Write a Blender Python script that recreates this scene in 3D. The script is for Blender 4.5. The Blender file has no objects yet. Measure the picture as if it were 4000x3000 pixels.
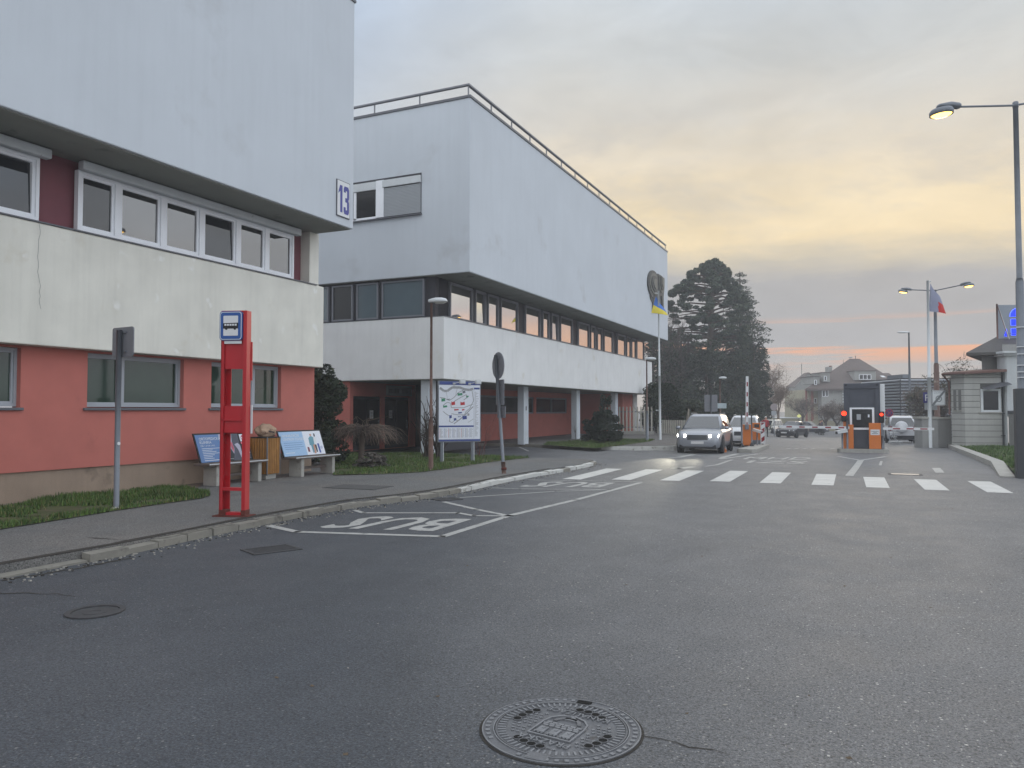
import bpy, bmesh, math, random
from mathutils import Vector, Matrix, noise as mnoise
R = math.radians
SC = bpy.context.scene
COL = SC.collection
rnd = random.Random(7)

# ---------------------------------------------------------------- survey helpers
# camera 1.75 m above the road; survey marks read off the photograph (4000 px wide) become points of the street
F = 3000.0; EYE = 1.75
PIT = math.atan(103 / F); YAW = math.atan(1392 / math.hypot(F, 103))
def ray(x, y):
    a = (x - 2000) / F; b = -(y - 1500) / F
    fw = math.cos(PIT) - b * math.sin(PIT); up = math.sin(PIT) + b * math.cos(PIT)
    return a * math.cos(YAW) - fw * math.sin(YAW), a * math.sin(YAW) + fw * math.cos(YAW), up
def zr(X, Y):                      # height of the road: falls away beyond the gate
    s = min(1, max(0, (X + 11) / 4)); s = s * s * (3 - 2 * s)
    d = max(0, min(Y, 90) - 25)
    return -s * (.0085 * min(d, 25) + .022 * max(0, d - 25))
def G(x, y, o=0.0):                # point on the ground (+o)
    z = o; r = ray(x, y)
    for i in range(80):
        t = (z - EYE) / r[2]; z = .5 * z + .5 * (zr(r[0] * t, r[1] * t) + o)
    return Vector((r[0] * t, r[1] * t, z))
def PX(x, y, c):
    r = ray(x, y); t = c / r[0]; return Vector((c, r[1] * t, EYE + r[2] * t))
def PY(x, y, c):
    r = ray(x, y); t = c / r[1]; return Vector((r[0] * t, c, EYE + r[2] * t))
def PD(x, y, d):                   # at depth d along the view axis
    r = ray(x, y); k = -r[0] * math.sin(YAW) + r[1] * math.cos(YAW)
    k = k * math.cos(PIT) + r[2] * math.sin(PIT); t = d / k
    return Vector((r[0] * t, r[1] * t, EYE + r[2] * t))
def depth(v): return -v.x * math.sin(YAW) + v.y * math.cos(YAW)
def hz(y, d): return EYE + (1603 - y) * d / F      # height of image row y at depth d

# ---------------------------------------------------------------- materials
def lin(c): return tuple(((v / 255) / 12.92 if v <= 10 else ((v / 255 + .055) / 1.055) ** 2.4) for v in c)
class NT:
    def __init__(s, tree): s.t = tree
    def n(s, typ, **kw):
        nd = s.t.nodes.new(typ)
        for k, v in kw.items():
            setattr(nd, k, v)
        return nd
    def l(s, a, b): s.t.links.new(a, b)
    def math(s, op, a, b=None, c=None, clamp=False):
        nd = s.n('ShaderNodeMath', operation=op, use_clamp=clamp)
        for i, v in enumerate((a, b, c)):
            if v is None: continue
            if isinstance(v, (int, float)): nd.inputs[i].default_value = v
            else: s.l(v, nd.inputs[i])
        return nd.outputs[0]
    def mixc(s, f, a, b, mode='MIX'):
        nd = s.n('ShaderNodeMix', data_type='RGBA', blend_type=mode)
        for i, v in ((0, f), (6, a), (7, b)):
            if isinstance(v, (int, float)): nd.inputs[i].default_value = v
            elif isinstance(v, tuple): nd.inputs[i].default_value = (*v[:3], 1)
            else: s.l(v, nd.inputs[i])
        return nd.outputs[2]
    def mr(s, v, a, b, c=0, d=1, smooth=False):
        nd = s.n('ShaderNodeMapRange'); nd.interpolation_type = 'SMOOTHSTEP' if smooth else 'LINEAR'
        s.l(v, nd.inputs[0])
        for i, k in enumerate((a, b, c, d)): nd.inputs[i + 1].default_value = k
        return nd.outputs[0]
    def noise(s, vec, scale, detail=4, rough=.55, dist=0):
        nd = s.n('ShaderNodeTexNoise'); nd.inputs['Scale'].default_value = scale; nd.inputs['Detail'].default_value = detail
        nd.inputs['Roughness'].default_value = rough; nd.inputs['Distortion'].default_value = dist
        if vec is not None: s.l(vec, nd.inputs['Vector'])
        return nd.outputs[0]
    def vmap(s, vec, scale=(1, 1, 1), loc=(0, 0, 0)):
        nd = s.n('ShaderNodeMapping'); nd.inputs['Scale'].default_value = scale; nd.inputs['Location'].default_value = loc
        s.l(vec, nd.inputs['Vector']); return nd.outputs[0]
    def ramp(s, f, stops):
        nd = s.n('ShaderNodeValToRGB'); e = nd.color_ramp.elements
        e[0].position, e[0].color = stops[0][0], (*stops[0][1], 1)
        e[1].position, e[1].color = stops[-1][0], (*stops[-1][1], 1)
        for p, c in stops[1:-1]:
            k = e.new(p); k.color = (*c, 1)
        s.l(f, nd.inputs[0]); return nd.outputs[0]
MATS = {}
def mat(name, c, rough=.7, metal=0., var=.12, vs=2., detail=5, bump=0., bs=40., ior=1.45, emit=0., streak=0., stain=None, spots=None, ecol=None, coat=0., coords='Object', sub=None):
    """c: sRGB 0-255 base colour. var: mottling, streak: vertical run marks, stain: (colour, threshold, scale)"""
    if name in MATS: return MATS[name]
    m = bpy.data.materials.new(name); m.use_nodes = True; MATS[name] = m
    k = NT(m.node_tree); b = m.node_tree.nodes['Principled BSDF']
    tc = k.n('ShaderNodeTexCoord').outputs[coords]
    col = lin(c); cur = None
    f = k.mr(k.noise(tc, vs, detail), .25, .75, 1 - var, 1 + var)
    cur = k.mixc(1., col, f, 'MULTIPLY')
    if streak:
        f2 = k.mr(k.noise(k.vmap(tc, (5, 5, .25)), 1., 5, .65), .45, .8, 1, 1 - streak)
        cur = k.mixc(1., cur, f2, 'MULTIPLY')
    if stain:
        f3 = k.mr(k.noise(tc, stain[2], 6, .6), stain[1], stain[1] + .12)
        cur = k.mixc(f3, cur, lin(stain[0]))
    if spots: cur = k.mixc(k.math('MULTIPLY', k.mr(k.noise(tc, spots[1], 3, .5), spots[2], spots[2] + .06), .7), cur, lin(spots[0]))
    k.l(cur, b.inputs['Base Color'])
    b.inputs['Roughness'].default_value = rough; b.inputs['Metallic'].default_value = metal; b.inputs['IOR'].default_value = ior
    if coat: b.inputs['Coat Weight'].default_value = coat; b.inputs['Coat Roughness'].default_value = .08
    if emit:
        b.inputs['Emission Color'].default_value = (*lin(ecol or c), 1); b.inputs['Emission Strength'].default_value = emit
    if bump:
        bn = k.n('ShaderNodeBump'); bn.inputs['Strength'].default_value = bump; bn.inputs['Distance'].default_value = .02
        k.l(k.noise(tc, bs, 4), bn.inputs['Height']); k.l(bn.outputs[0], b.inputs['Normal'])
    return m
def asphalt(name, base, warm, speck=.75, rough=.78, blotch=.10, sheened=None):
    m = bpy.data.materials.new(name); m.use_nodes = True; MATS[name] = m
    k = NT(m.node_tree); b = m.node_tree.nodes['Principled BSDF']; tc = k.n('ShaderNodeTexCoord').outputs['Object']
    big = k.mr(k.noise(tc, .22, 4, .6), .3, .7, 1 - blotch, 1 + blotch)
    mid = k.mr(k.noise(k.vmap(tc, (1.0, .6, 1)), 2.3, 6, .7), .3, .7, .90, 1.10)
    fine = k.mr(k.noise(tc, 60, 3, .75), .33, .67, .45, 1.6); fin2 = k.mr(k.noise(tc, 24, 5, .8), .33, .67, .80, 1.22)
    cur = k.mixc(k.mr(k.noise(tc, .5, 3), .4, .65), lin(base), lin(warm))
    sheen_mix = 1.
    if sheened:  # pale right side: reflected sky sheen put into the colour, with denser grains
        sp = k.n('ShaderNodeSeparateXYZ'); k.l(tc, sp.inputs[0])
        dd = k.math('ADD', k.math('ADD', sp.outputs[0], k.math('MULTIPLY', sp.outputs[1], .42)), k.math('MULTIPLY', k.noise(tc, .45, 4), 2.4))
        sheen_mix = k.mr(dd, -.6, 3.2, smooth=True); cur = k.mixc(sheen_mix, cur, lin(sheened))
    for f in (big, mid, fine, fin2, k.mr(k.noise(k.vmap(tc, (1, .45, 1)), .8, 5, .6, .4), .58, .70, 1, .86)): cur = k.mixc(1., cur, f, 'MULTIPLY')
    for sc, lo, gain in ((34, .74, 1.), (58, .68, .9), (100, .62, .8)):
        vo = k.n('ShaderNodeTexVoronoi'); vo.inputs['Scale'].default_value = sc; k.l(tc, vo.inputs['Vector'])
        sep = k.n('ShaderNodeSeparateColor'); k.l(vo.outputs['Color'], sep.inputs[0])
        on = k.math('MULTIPLY', k.mr(sep.outputs[0], lo, lo + .02), k.mr(vo.outputs['Distance'], .36, .22))
        tint = k.mixc(k.mr(sep.outputs[1], .55, 1), lin((118, 116, 113)), lin((206, 203, 196)))
        patch = k.mr(k.noise(tc, .35, 3), .35, .6, .30, 1)
        if sheened: patch = k.math('MULTIPLY', patch, k.mr(sheen_mix, 0, 1, .35, 1))
        cur = k.mixc(k.math('MULTIPLY', k.math('MULTIPLY', on, patch), speck * gain), cur, tint)
        on2 = k.math('MULTIPLY', k.mr(sep.outputs[2], .80, .82), k.mr(vo.outputs['Distance'], .38, .25))
        cur = k.mixc(k.math('MULTIPLY', on2, .6), cur, lin((44, 45, 48)))
    k.l(cur, b.inputs['Base Color'])
    k.l(k.mr(k.noise(tc, 1.4, 5), .3, .7, rough - .06, rough + .06), b.inputs['Roughness']); b.inputs['IOR'].default_value = 1.42
    bn = k.n('ShaderNodeBump'); bn.inputs['Strength'].default_value = .8; bn.inputs['Distance'].default_value = .012
    k.l(k.noise(tc, 75, 3, .7), bn.inputs['Height']); k.l(bn.outputs[0], b.inputs['Normal'])
    return m

M_road = asphalt('asphalt', (64, 68, 74), (70, 73, 78), speck=1., rough=.66, sheened=(99, 100, 102))  # last colour paints the sky's sheen over the right of the road
M_walk = asphalt('walk_asphalt', (100, 101, 101), (108, 106, 103), speck=.25, rough=.85, blotch=.12)
M_fore = asphalt('forecourt_asphalt', (104, 101, 98), (96, 94, 94), speck=.2, rough=.85)
M_white = mat('white_render', (194, 200, 206), .85, var=.045, vs=.5, bump=.15, bs=60, streak=.05, stain=((182, 186, 190), .62, .45))
M_cream = mat('cream_render', (218, 216, 206), .85, var=.09, vs=1.3, bump=.15, bs=60, streak=.10, stain=((202, 197, 182), .61, 1.1), spots=((232, 232, 228), 2.2, .66))
M_cream2 = mat('pale_render', (222, 223, 222), .85, var=.06, vs=1.0, bump=.15, bs=60, streak=.08, stain=((204, 200, 188), .62, .9))
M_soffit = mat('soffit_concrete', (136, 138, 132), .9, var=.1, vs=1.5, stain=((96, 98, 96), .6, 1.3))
M_red = mat('red_render', (184, 109, 99), .9, var=.07, vs=2.2, bump=.5, bs=90, stain=((164, 97, 89), .63, .9))
M_plinth = mat('plinth_render', (148, 130, 114), .9, var=.12, vs=2, bump=.3, streak=.12, stain=((104, 92, 80), .6, 1.2))
M_maroon = mat('maroon_panel', (122, 72, 80), .75, var=.08, vs=3)
M_frame = mat('window_frame', (232, 234, 238), .4, var=.03)
M_grey_frame = mat('grey_metal_frame', (116, 118, 124), .5, var=.06)
M_darkpanel = mat('dark_cladding', (48, 48, 54), .6, var=.12, vs=8)
M_glass = mat('window_glass', (22, 25, 30), .02, var=.05, ior=2.5)
M_glass_strip = mat('mirror_glass', (20, 22, 26), .02, var=.05, ior=6.)
M_glass_dim = mat('dim_window_glass', (30, 33, 38), .03, var=.35, vs=5, ior=1.75)
M_doorglass = mat('dark_door_glass', (14, 15, 18), .12, var=.05, ior=1.4)
M_glass_green = mat('green_curtained_glass', (34, 56, 44), .04, var=.25, vs=1.2, ior=1.6)
M_glass_blind = mat('glass_over_blind', (82, 96, 102), .08, var=.08, vs=2, ior=1.6)
M_blind = mat('roller_blind', (158, 162, 166), .6, var=.05, vs=3)
M_sill = mat('sill_metal', (90, 92, 98), .45, var=.05)
M_galv = mat('galvanised_steel', (112, 117, 124), .5, metal=.35, var=.1, vs=6)
M_pale = mat('pale_painted_steel', (196, 200, 202), .5, var=.06, vs=4, stain=((150, 146, 138), .66, 6))
M_darkmetal = mat('dark_metal', (46, 48, 52), .5, var=.08)
M_rust = mat('rusty_post', (104, 82, 74), .85, var=.25, vs=5, streak=.3, stain=((146, 138, 128), .57, 4), bump=.3)
M_black = mat('black_plastic', (22, 23, 25), .55, var=.06)
M_signred = mat('stop_red', (174, 27, 37), .45, var=.07, vs=3, stain=((150, 20, 28), .68, 5))
M_redrust = mat('rusty_red', (92, 44, 36), .9, var=.3, vs=12)
M_signblue = mat('sign_blue', (34, 82, 150), .4, var=.04)
M_signwhite = mat('sign_white', (212, 214, 216), .45, var=.04)
M_conc = mat('concrete', (158, 156, 150), .9, var=.14, vs=5, bump=.4, bs=50, stain=((112, 110, 106), .6, 4))
M_kerb = mat('kerb_stone', (128, 125, 117), .9, var=.16, vs=4, bump=.5, bs=30, stain=((96, 93, 88), .58, 3))
M_kerbpaint = mat('kerb_whitewash', (188, 188, 184), .85, var=.1, vs=4, bump=.4, bs=30, stain=((128, 124, 116), .58, 5))
M_kerbdark = mat('kerb_gap_soil', (52, 49, 45), .95, var=.3, vs=8, bump=.6)
M_paint = mat('road_paint', (160, 160, 157), .7, var=.12, vs=2.5, stain=((118, 119, 120), .55, 7), bump=.3, bs=70)
M_zebra = mat('zebra_paint', (184, 184, 181), .7, var=.10, vs=2.0, stain=((150, 150, 149), .60, 2.6), bump=.3, bs=70)
M_wood = mat('bin_wood', (158, 112, 58), .7, var=.2, vs=4, streak=.3)
M_wooddark = mat('bench_wood', (96, 86, 80), .8, var=.2, vs=6)
M_orange = mat('orange_paint', (202, 112, 44), .5, var=.06, vs=3, streak=.1)
M_anth = mat('anthracite_sheet', (68, 72, 82), .5, var=.06, vs=2)
M_iron = mat('cast_iron', (102, 103, 106), .55, metal=.25, var=.2, vs=9, bump=.3, bs=60, stain=((70, 66, 64), .6, 7))
M_ironhi = mat('worn_iron', (128, 129, 132), .42, metal=.35, var=.15, vs=20)
M_irondark = mat('iron_recess', (60, 60, 62), .75, var=.25, vs=14)
M_hole = mat('black_hole', (6, 6, 6), 1., var=.1)
M_grass_ = mat('grass_blade', (64, 92, 38), .8, var=.35, vs=3)
M_soil = mat('lawn_soil', (70, 76, 46), .95, var=.35, vs=3, bump=.5, stain=((92, 82, 68), .58, 1.6))
M_gravel = mat('bare_strip', (112, 100, 90), .95, var=.25, vs=6, bump=.5)
M_lampon = mat('lit_sodium_lens', (255, 205, 90), .3, emit=6.0, ecol=(255, 200, 95), var=.02)
M_lampoff = mat('unlit_lens', (176, 176, 170), .35, var=.05)
M_head = mat('lit_headlight', (255, 250, 235), .2, emit=40., var=.01)
M_redlight = mat('lit_red_lens', (255, 40, 20), .3, emit=4.5, ecol=(255, 45, 18), var=.02)
M_blueglow = mat('backlit_blue', (10, 50, 255), .4, emit=1.15, ecol=(0, 40, 255), var=.02)
M_bluerim = mat('backlit_rim', (120, 150, 255), .4, emit=.8, ecol=(110, 140, 255), var=.02)
M_tyre = mat('tyre_rubber', (28, 28, 30), .85, var=.1)
M_rim = mat('alloy_rim', (160, 162, 166), .3, metal=.7, var=.05)
M_carglass = mat('car_glass', (40, 46, 52), .04, var=.05, ior=1.9)
M_trim = mat('dark_trim', (38, 40, 44), .6, var=.06)
M_plate = mat('number_plate', (205, 205, 205), .5, var=.05)
M_tail = mat('tail_lamp', (120, 18, 26), .25, var=.05)
M_lens = mat('clear_lamp', (196, 202, 206), .12, var=.05, ior=1.6)

# ---------------------------------------------------------------- mesh building
TXT = {}
def text_geo(s, bold=0.):
    key = s; s = s if not bold else s; key = (s, bold)
    if key not in TXT:
        cu = bpy.data.curves.new('t', 'FONT'); cu.body = s; cu.size = 1; cu.resolution_u = 2; cu.offset = bold
        ob = bpy.data.objects.new('t', cu); COL.objects.link(ob)
        dg = bpy.context.evaluated_depsgraph_get(); dg.update()
        me = bpy.data.meshes.new_from_object(ob.evaluated_get(dg))
        TXT[key] = ([v.co.copy() for v in me.vertices], [tuple(p.vertices) for p in me.polygons])
        bpy.data.objects.remove(ob); bpy.data.curves.remove(cu); bpy.data.meshes.remove(me)
    return TXT[key]
def absloc(o):
    v = Vector((0, 0, 0))
    while o is not None: v += o.location; o = o.parent
    return v
class MB:
    def __init__(s): s.v = []; s.f = []; s.m = []; s.mats = []; s.T = None; s.sm = []
    def mi(s, m):
        if m not in s.mats: s.mats.append(m)
        return s.mats.index(m)
    def add(s, vs, fs, m, smooth=False):
        n = len(s.v)
        for p in vs:
            p = Vector(p); s.v.append(s.T @ p if s.T else p)
        k = s.mi(m)
        for f in fs: s.f.append(tuple(i + n for i in f)); s.m.append(k); s.sm.append(smooth)
        return s
    def box(s, x0, x1, y0, y1, z0, z1, m):
        if x0 > x1: x0, x1 = x1, x0
        if y0 > y1: y0, y1 = y1, y0
        if z0 > z1: z0, z1 = z1, z0
        vs = [(x, y, z) for z in (z0, z1) for y in (y0, y1) for x in (x0, x1)]
        return s.add(vs, [(0, 2, 3, 1), (4, 5, 7, 6), (0, 1, 5, 4), (2, 6, 7, 3), (0, 4, 6, 2), (1, 3, 7, 5)], m)
    def bbox(s, x0, x1, y0, y1, z0, z1, m, b=.01):          # box with bevelled edges
        bm = bmesh.new(); bmesh.ops.create_cube(bm, size=1)
        for v in bm.verts: v.co = Vector(((x0 + x1) / 2 + v.co.x * abs(x1 - x0), (y0 + y1) / 2 + v.co.y * abs(y1 - y0), (z0 + z1) / 2 + v.co.z * abs(z1 - z0)))
        bmesh.ops.bevel(bm, geom=bm.edges[:], offset=b, segments=2, affect='EDGES', profile=.5)
        return s.bm(bm, m)
    def bm(s, bm, m, smooth=False):
        bm.verts.ensure_lookup_table(); bm.verts.index_update()
        s.add([v.co.copy() for v in bm.verts], [tuple(v.index for v in f.verts) for f in bm.faces], m, smooth); bm.free(); return s
    def quad(s, a, b, c, d, m): return s.add([a, b, c, d], [(0, 1, 2, 3)], m)
    def prism(s, poly, z0, z1, m, mtop=None):               # poly: (x,y) ccw or cw; z can be callable
        n = len(poly); a = sum(poly[i][0] * poly[(i + 1) % n][1] - poly[(i + 1) % n][0] * poly[i][1] for i in range(n))
        if a < 0: poly = poly[::-1]
        f0 = z0 if callable(z0) else (lambda x, y: z0); f1 = z1 if callable(z1) else (lambda x, y: z1)
        vs = [(p[0], p[1], f0(p[0], p[1])) for p in poly] + [(p[0], p[1], f1(p[0], p[1])) for p in poly]
        s.add(vs, [(i, (i + 1) % n, n + (i + 1) % n, n + i) for i in range(n)] + [tuple(range(n - 1, -1, -1))], m)
        return s.add(vs[n:], [tuple(range(n))], mtop or m)
    def plate(s, pts, O, u, v, th, m):                      # flat polygon pts (a,b) in plane O+a*u+b*v, thickness th along normal
        O, u, v = Vector(O), Vector(u), Vector(v); nn = u.cross(v).normalized(); n = len(pts)
        a = sum(pts[i][0] * pts[(i + 1) % n][1] - pts[(i + 1) % n][0] * pts[i][1] for i in range(n))
        if a < 0: pts = pts[::-1]
        lo = [O + u * p[0] + v * p[1] for p in pts]; hi = [q + nn * th for q in lo]
        return s.add(lo + hi, [tuple(range(n - 1, -1, -1)), tuple(range(n, 2 * n))] + [(i, (i + 1) % n, n + (i + 1) % n, n + i) for i in range(n)], m)
    def tube(s, pts, rad, m, n=8, cap=True, smooth=True):
        pts = [Vector(p) for p in pts]; k = len(pts)
        if not isinstance(rad, (list, tuple)): rad = [rad] * k
        vs = []; fs = []; ref = None
        for i, p in enumerate(pts):
            d = (pts[min(i + 1, k - 1)] - pts[max(i - 1, 0)]).normalized()
            if ref is None or abs(d.dot(ref)) > .95: ref = Vector((0, 0, 1)) if abs(d.z) < .9 else Vector((1, 0, 0))
            a = d.cross(ref).normalized(); b = d.cross(a)
            for j in range(n):
                t = 2 * math.pi * j / n; vs.append(p + (a * math.cos(t) + b * math.sin(t)) * rad[i])
        for i in range(k - 1):
            for j in range(n): fs.append((i * n + j, i * n + (j + 1) % n, (i + 1) * n + (j + 1) % n, (i + 1) * n + j))
        if cap: fs += [tuple(range(n)), tuple(range((k - 1) * n + n - 1, (k - 1) * n - 1, -1))]
        return s.add(vs, fs, m, smooth)
    def lathe(s, prof, O, m, n=20, smooth=True):            # prof: (r, z)
        O = Vector(O); vs = []; fs = []
        for r, z in prof:
            for j in range(n):
                t = 2 * math.pi * j / n; vs.append(O + Vector((r * math.cos(t), r * math.sin(t), z)))
        for i in range(len(prof) - 1):
            for j in range(n): fs.append((i * n + j, i * n + (j + 1) % n, (i + 1) * n + (j + 1) % n, (i + 1) * n + j))
        fs += [tuple(range(n - 1, -1, -1)), tuple(range((len(prof) - 1) * n, len(prof) * n))]
        return s.add(vs, fs, m, smooth)
    def disc(s, O, u, v, r, th, m, n=24): 
        return s.plate([(r * math.cos(2 * math.pi * j / n), r * math.sin(2 * math.pi * j / n)) for j in range(n)], O, u, v, th, m)
    def loft(s, rings, m, cap=True, smooth=True):
        n = len(rings[0]); vs = [p for r in rings for p in r]; fs = []
        for i in range(len(rings) - 1):
            for j in range(n): fs.append((i * n + j, i * n + (j + 1) % n, (i + 1) * n + (j + 1) % n, (i + 1) * n + j))
        if cap: fs += [tuple(range(n - 1, -1, -1)), tuple(range((len(rings) - 1) * n, len(rings) * n))]
        return s.add(vs, fs, m, smooth)
    def text(s, t, O, u, v, size, m, align='C', lift=.003, th=0):
        vs, fs = text_geo(t); O, u, v = Vector(O), Vector(u).normalized(), Vector(v).normalized(); nn = u.cross(v)
        x0 = min(p.x for p in vs); x1 = max(p.x for p in vs)
        dx = -(x0 + x1) / 2 if align == 'C' else -x0
        P = [O + u * ((p.x + dx) * size) + v * (p.y * size) + nn * lift for p in vs]
        s.add(P, fs, m)
        if th:
            s.add([p + nn * th for p in P], fs, m)
            cnt = {}
            for f in fs:
                for i in range(len(f)):
                    e = (f[i], f[(i + 1) % len(f)]); cnt[tuple(sorted(e))] = cnt.get(tuple(sorted(e)), []) + [e]
            n = len(P); sd = [e[0] for e in cnt.values() if len(e) == 1]
            s.add(P + [p + nn * th for p in P], [(a, b, n + b, n + a) for a, b in sd], m)
        return s
    def build(s, name, parent=None, world=True, sub=0, bev=0):
        me = bpy.data.meshes.new(name)
        off = absloc(parent) if (parent is not None and world) else Vector((0, 0, 0))
        org = Vector((0, 0, 0))
        me.from_pydata([tuple(p - off) for p in s.v], [], s.f)
        for m in s.mats: me.materials.append(m)
        me.polygons.foreach_set('material_index', s.m); me.polygons.foreach_set('use_smooth', s.sm); me.update()
        o = bpy.data.objects.new(name, me); COL.objects.link(o)
        if parent is not None: o.parent = parent
        if sub: md = o.modifiers.new('sub', 'SUBSURF'); md.levels = sub; md.render_levels = sub
        if bev:
            md = o.modifiers.new('bev', 'BEVEL'); md.width = bev; md.segments = 2; md.limit_method = 'ANGLE'
        return o
def tag(o, label, cat, group=None):
    o['label'] = label; o['category'] = cat
    if group: o['group'] = group
    return o
def thing(name, label, cat, loc, rz=0, group=None):
    o = bpy.data.objects.new(name, None); COL.objects.link(o); o.location = loc; o.rotation_euler = (0, 0, rz); o.empty_display_size = .2
    return tag(o, label, cat, group)
def struct(o, kind='structure'): o['kind'] = kind; return o
def copy_thing(o, loc, rz=0, label=None, parent=None):
    c = o.copy(); COL.objects.link(c)
    if parent is None:
        c.location = loc; c.rotation_euler = (0, 0, rz)
        if label: c['label'] = label
    else: c.parent = parent
    for ch in list(o.children): copy_thing(ch, None, 0, None, c)
    return c
def basis(O, u, v):                # 4x4 with local x=u, y=v
    u, v = Vector(u).normalized(), Vector(v).normalized(); w = u.cross(v)
    return Matrix(((u.x, v.x, w.x, O[0]), (u.y, v.y, w.y, O[1]), (u.z, v.z, w.z, O[2]), (0, 0, 0, 1)))
def rotz(O, a): return Matrix.Translation(Vector(O)) @ Matrix.Rotation(a, 4, 'Z')
UX, UY, UZ = Vector((1, 0, 0)), Vector((0, 1, 0)), Vector((0, 0, 1))
# ---------------------------------------------------------------- ground sheet
def grid_axis(a, b, fine0, fine1, st, big):
    r = []; x = a
    while x < b: r.append(x); x += st if fine0 <= x < fine1 else big
    r.append(b); return r
xs = grid_axis(-420, 420, -40, 40, 2, 20); ys = grid_axis(-60, 900, -60, 120, 2, 30)
g = MB(); nx = len(xs)
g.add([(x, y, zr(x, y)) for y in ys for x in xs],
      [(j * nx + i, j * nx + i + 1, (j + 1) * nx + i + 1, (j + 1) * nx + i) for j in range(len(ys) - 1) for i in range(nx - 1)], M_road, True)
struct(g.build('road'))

def P2(pts, o=0.): return [G(x, y, o) for x, y in pts]
def drape(mb, poly, off, m, step=1.2):                       # flat marking following the road
    bm = bmesh.new(); vs = [bm.verts.new((p[0], p[1], 0)) for p in poly]; bm.faces.new(vs)
    bmesh.ops.triangulate(bm, faces=bm.faces[:])
    for it in range(4):
        es = [e for e in bm.edges if e.calc_length() > step * 2]
        if not es: break
        bmesh.ops.subdivide_edges(bm, edges=es, cuts=1)
    for v in bm.verts: v.co.z = zr(v.co.x, v.co.y) + off
    bmesh.ops.triangulate(bm, faces=[f for f in bm.faces if len(f.verts) > 4])
    bmesh.ops.recalc_face_normals(bm, faces=bm.faces[:])
    if bm.faces and bm.faces[:][0].normal.z < 0: bmesh.ops.reverse_faces(bm, faces=bm.faces[:])
    mb.bm(bm, m)
SWZ = .12
# kerb line of the left pavement, near to far, ending in the rounded tip
KL = [(-420, 2352), (0, 2263), (255, 2214), (510, 2166), (690, 2126), (868, 2086), (1030, 2052), (1169, 2024), (1392, 1982), (1603, 1957), (1740, 1937), (1899, 1902), (2007, 1878), (2168, 1850), (2265, 1832), (2307, 1823), (2326, 1814)]
kerb = [G(x, y, 0) for x, y in KL]
tip = kerb[-1]
kerb += [Vector((tip.x - .05, tip.y + .45, 0)), Vector((tip.x - .45, tip.y + .75, 0))]
back = [Vector((tip.x - 2.0, tip.y + .7, 0))] + [G(x, y, .12) for x, y in ((2073, 1788), (1870, 1779), (1640, 1771), (1350, 1771))]
inset = []
for i, p in enumerate(kerb):
    a = kerb[max(i - 1, 0)]; b = kerb[min(i + 1, len(kerb) - 1)]; d = (b - a).normalized(); inset.append(p + Vector((-d.y, d.x, 0)) * .16)
walk_poly = [(p.x, p.y) for p in inset] + [(p.x, p.y) for p in back] + [(-19, back[-1].y + .4), (-19, -8), (-9.5, -8)]
w = MB()
bm = bmesh.new(); bm.faces.new([bm.verts.new((x, y, SWZ)) for x, y in walk_poly]); bmesh.ops.triangulate(bm, faces=bm.faces[:])
w.bm(bm, M_walk)
n = len(walk_poly)
for i in range(n):
    a, b = walk_poly[i], walk_poly[(i + 1) % n]; w.quad((*a, -.05), (*b, -.05), (*b, SWZ), (*a, SWZ), M_walk)
struct(w.build('pavement'))
# kerb stones: short uneven blocks, whitewashed beyond the bus stop
kb = MB(); rk = random.Random(3)
def resample(pts, st):
    out = [pts[0].copy()]; acc = 0
    for a, b in zip(pts, pts[1:]):
        L = (b - a).length; t = st - acc
        while t < L: out.append(a + (b - a) * (t / L)); t += st
        acc = (acc + L) % st
    return out
ks = resample(kerb, .5)
for i in range(len(ks) - 1):
    a, b = ks[i], ks[i + 1]; d = (b - a).normalized(); nrm = Vector((-d.y, d.x, 0)); y = (a.y + b.y) / 2
    h = .10 + rk.uniform(-.02, .012); o = rk.uniform(-.02, .02); wd = .15
    if 5.2 < y < 5.9: h = .03
    if y < 5.2: h = .085; wd = .12
    gap = .012 if i % 2 else .002
    mm = M_kerb if y < 13.6 or (y < 16 and rk.random() < .6) else (M_kerbpaint if rk.random() < .86 else M_kerb)
    if y < 5.2: mm = M_kerb
    a2, b2 = a + d * gap + nrm * o, b - d * gap + nrm * o
    q = [a2, b2, b2 + nrm * wd, a2 + nrm * wd]; tlt = .012
    vs = [(p.x, p.y, -.03) for p in q] + [(q[0].x, q[0].y, h - tlt), (q[1].x, q[1].y, h - tlt + rk.uniform(-.01, .01)), (q[2].x, q[2].y, h), (q[3].x, q[3].y, h)]
    kb.add(vs, [(4, 5, 6, 7), (0, 1, 5, 4), (1, 2, 6, 5), (2, 3, 7, 6), (3, 0, 4, 7)], mm)
    # dark soil gap between stone and pavement
    e0, e1 = a + nrm * (wd + .005), b + nrm * (wd + .005); f0, f1 = a + nrm * (wd + .09 + rk.uniform(0, .05)), b + nrm * (wd + .09 + rk.uniform(0, .05))
    if y < 20: kb.add([(e0.x, e0.y, SWZ + .006), (e1.x, e1.y, SWZ + .006), (f1.x, f1.y, SWZ + .007), (f0.x, f0.y, SWZ + .007)], [(0, 1, 2, 3)], M_kerbdark)
struct(kb.build('kerb'))

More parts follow.
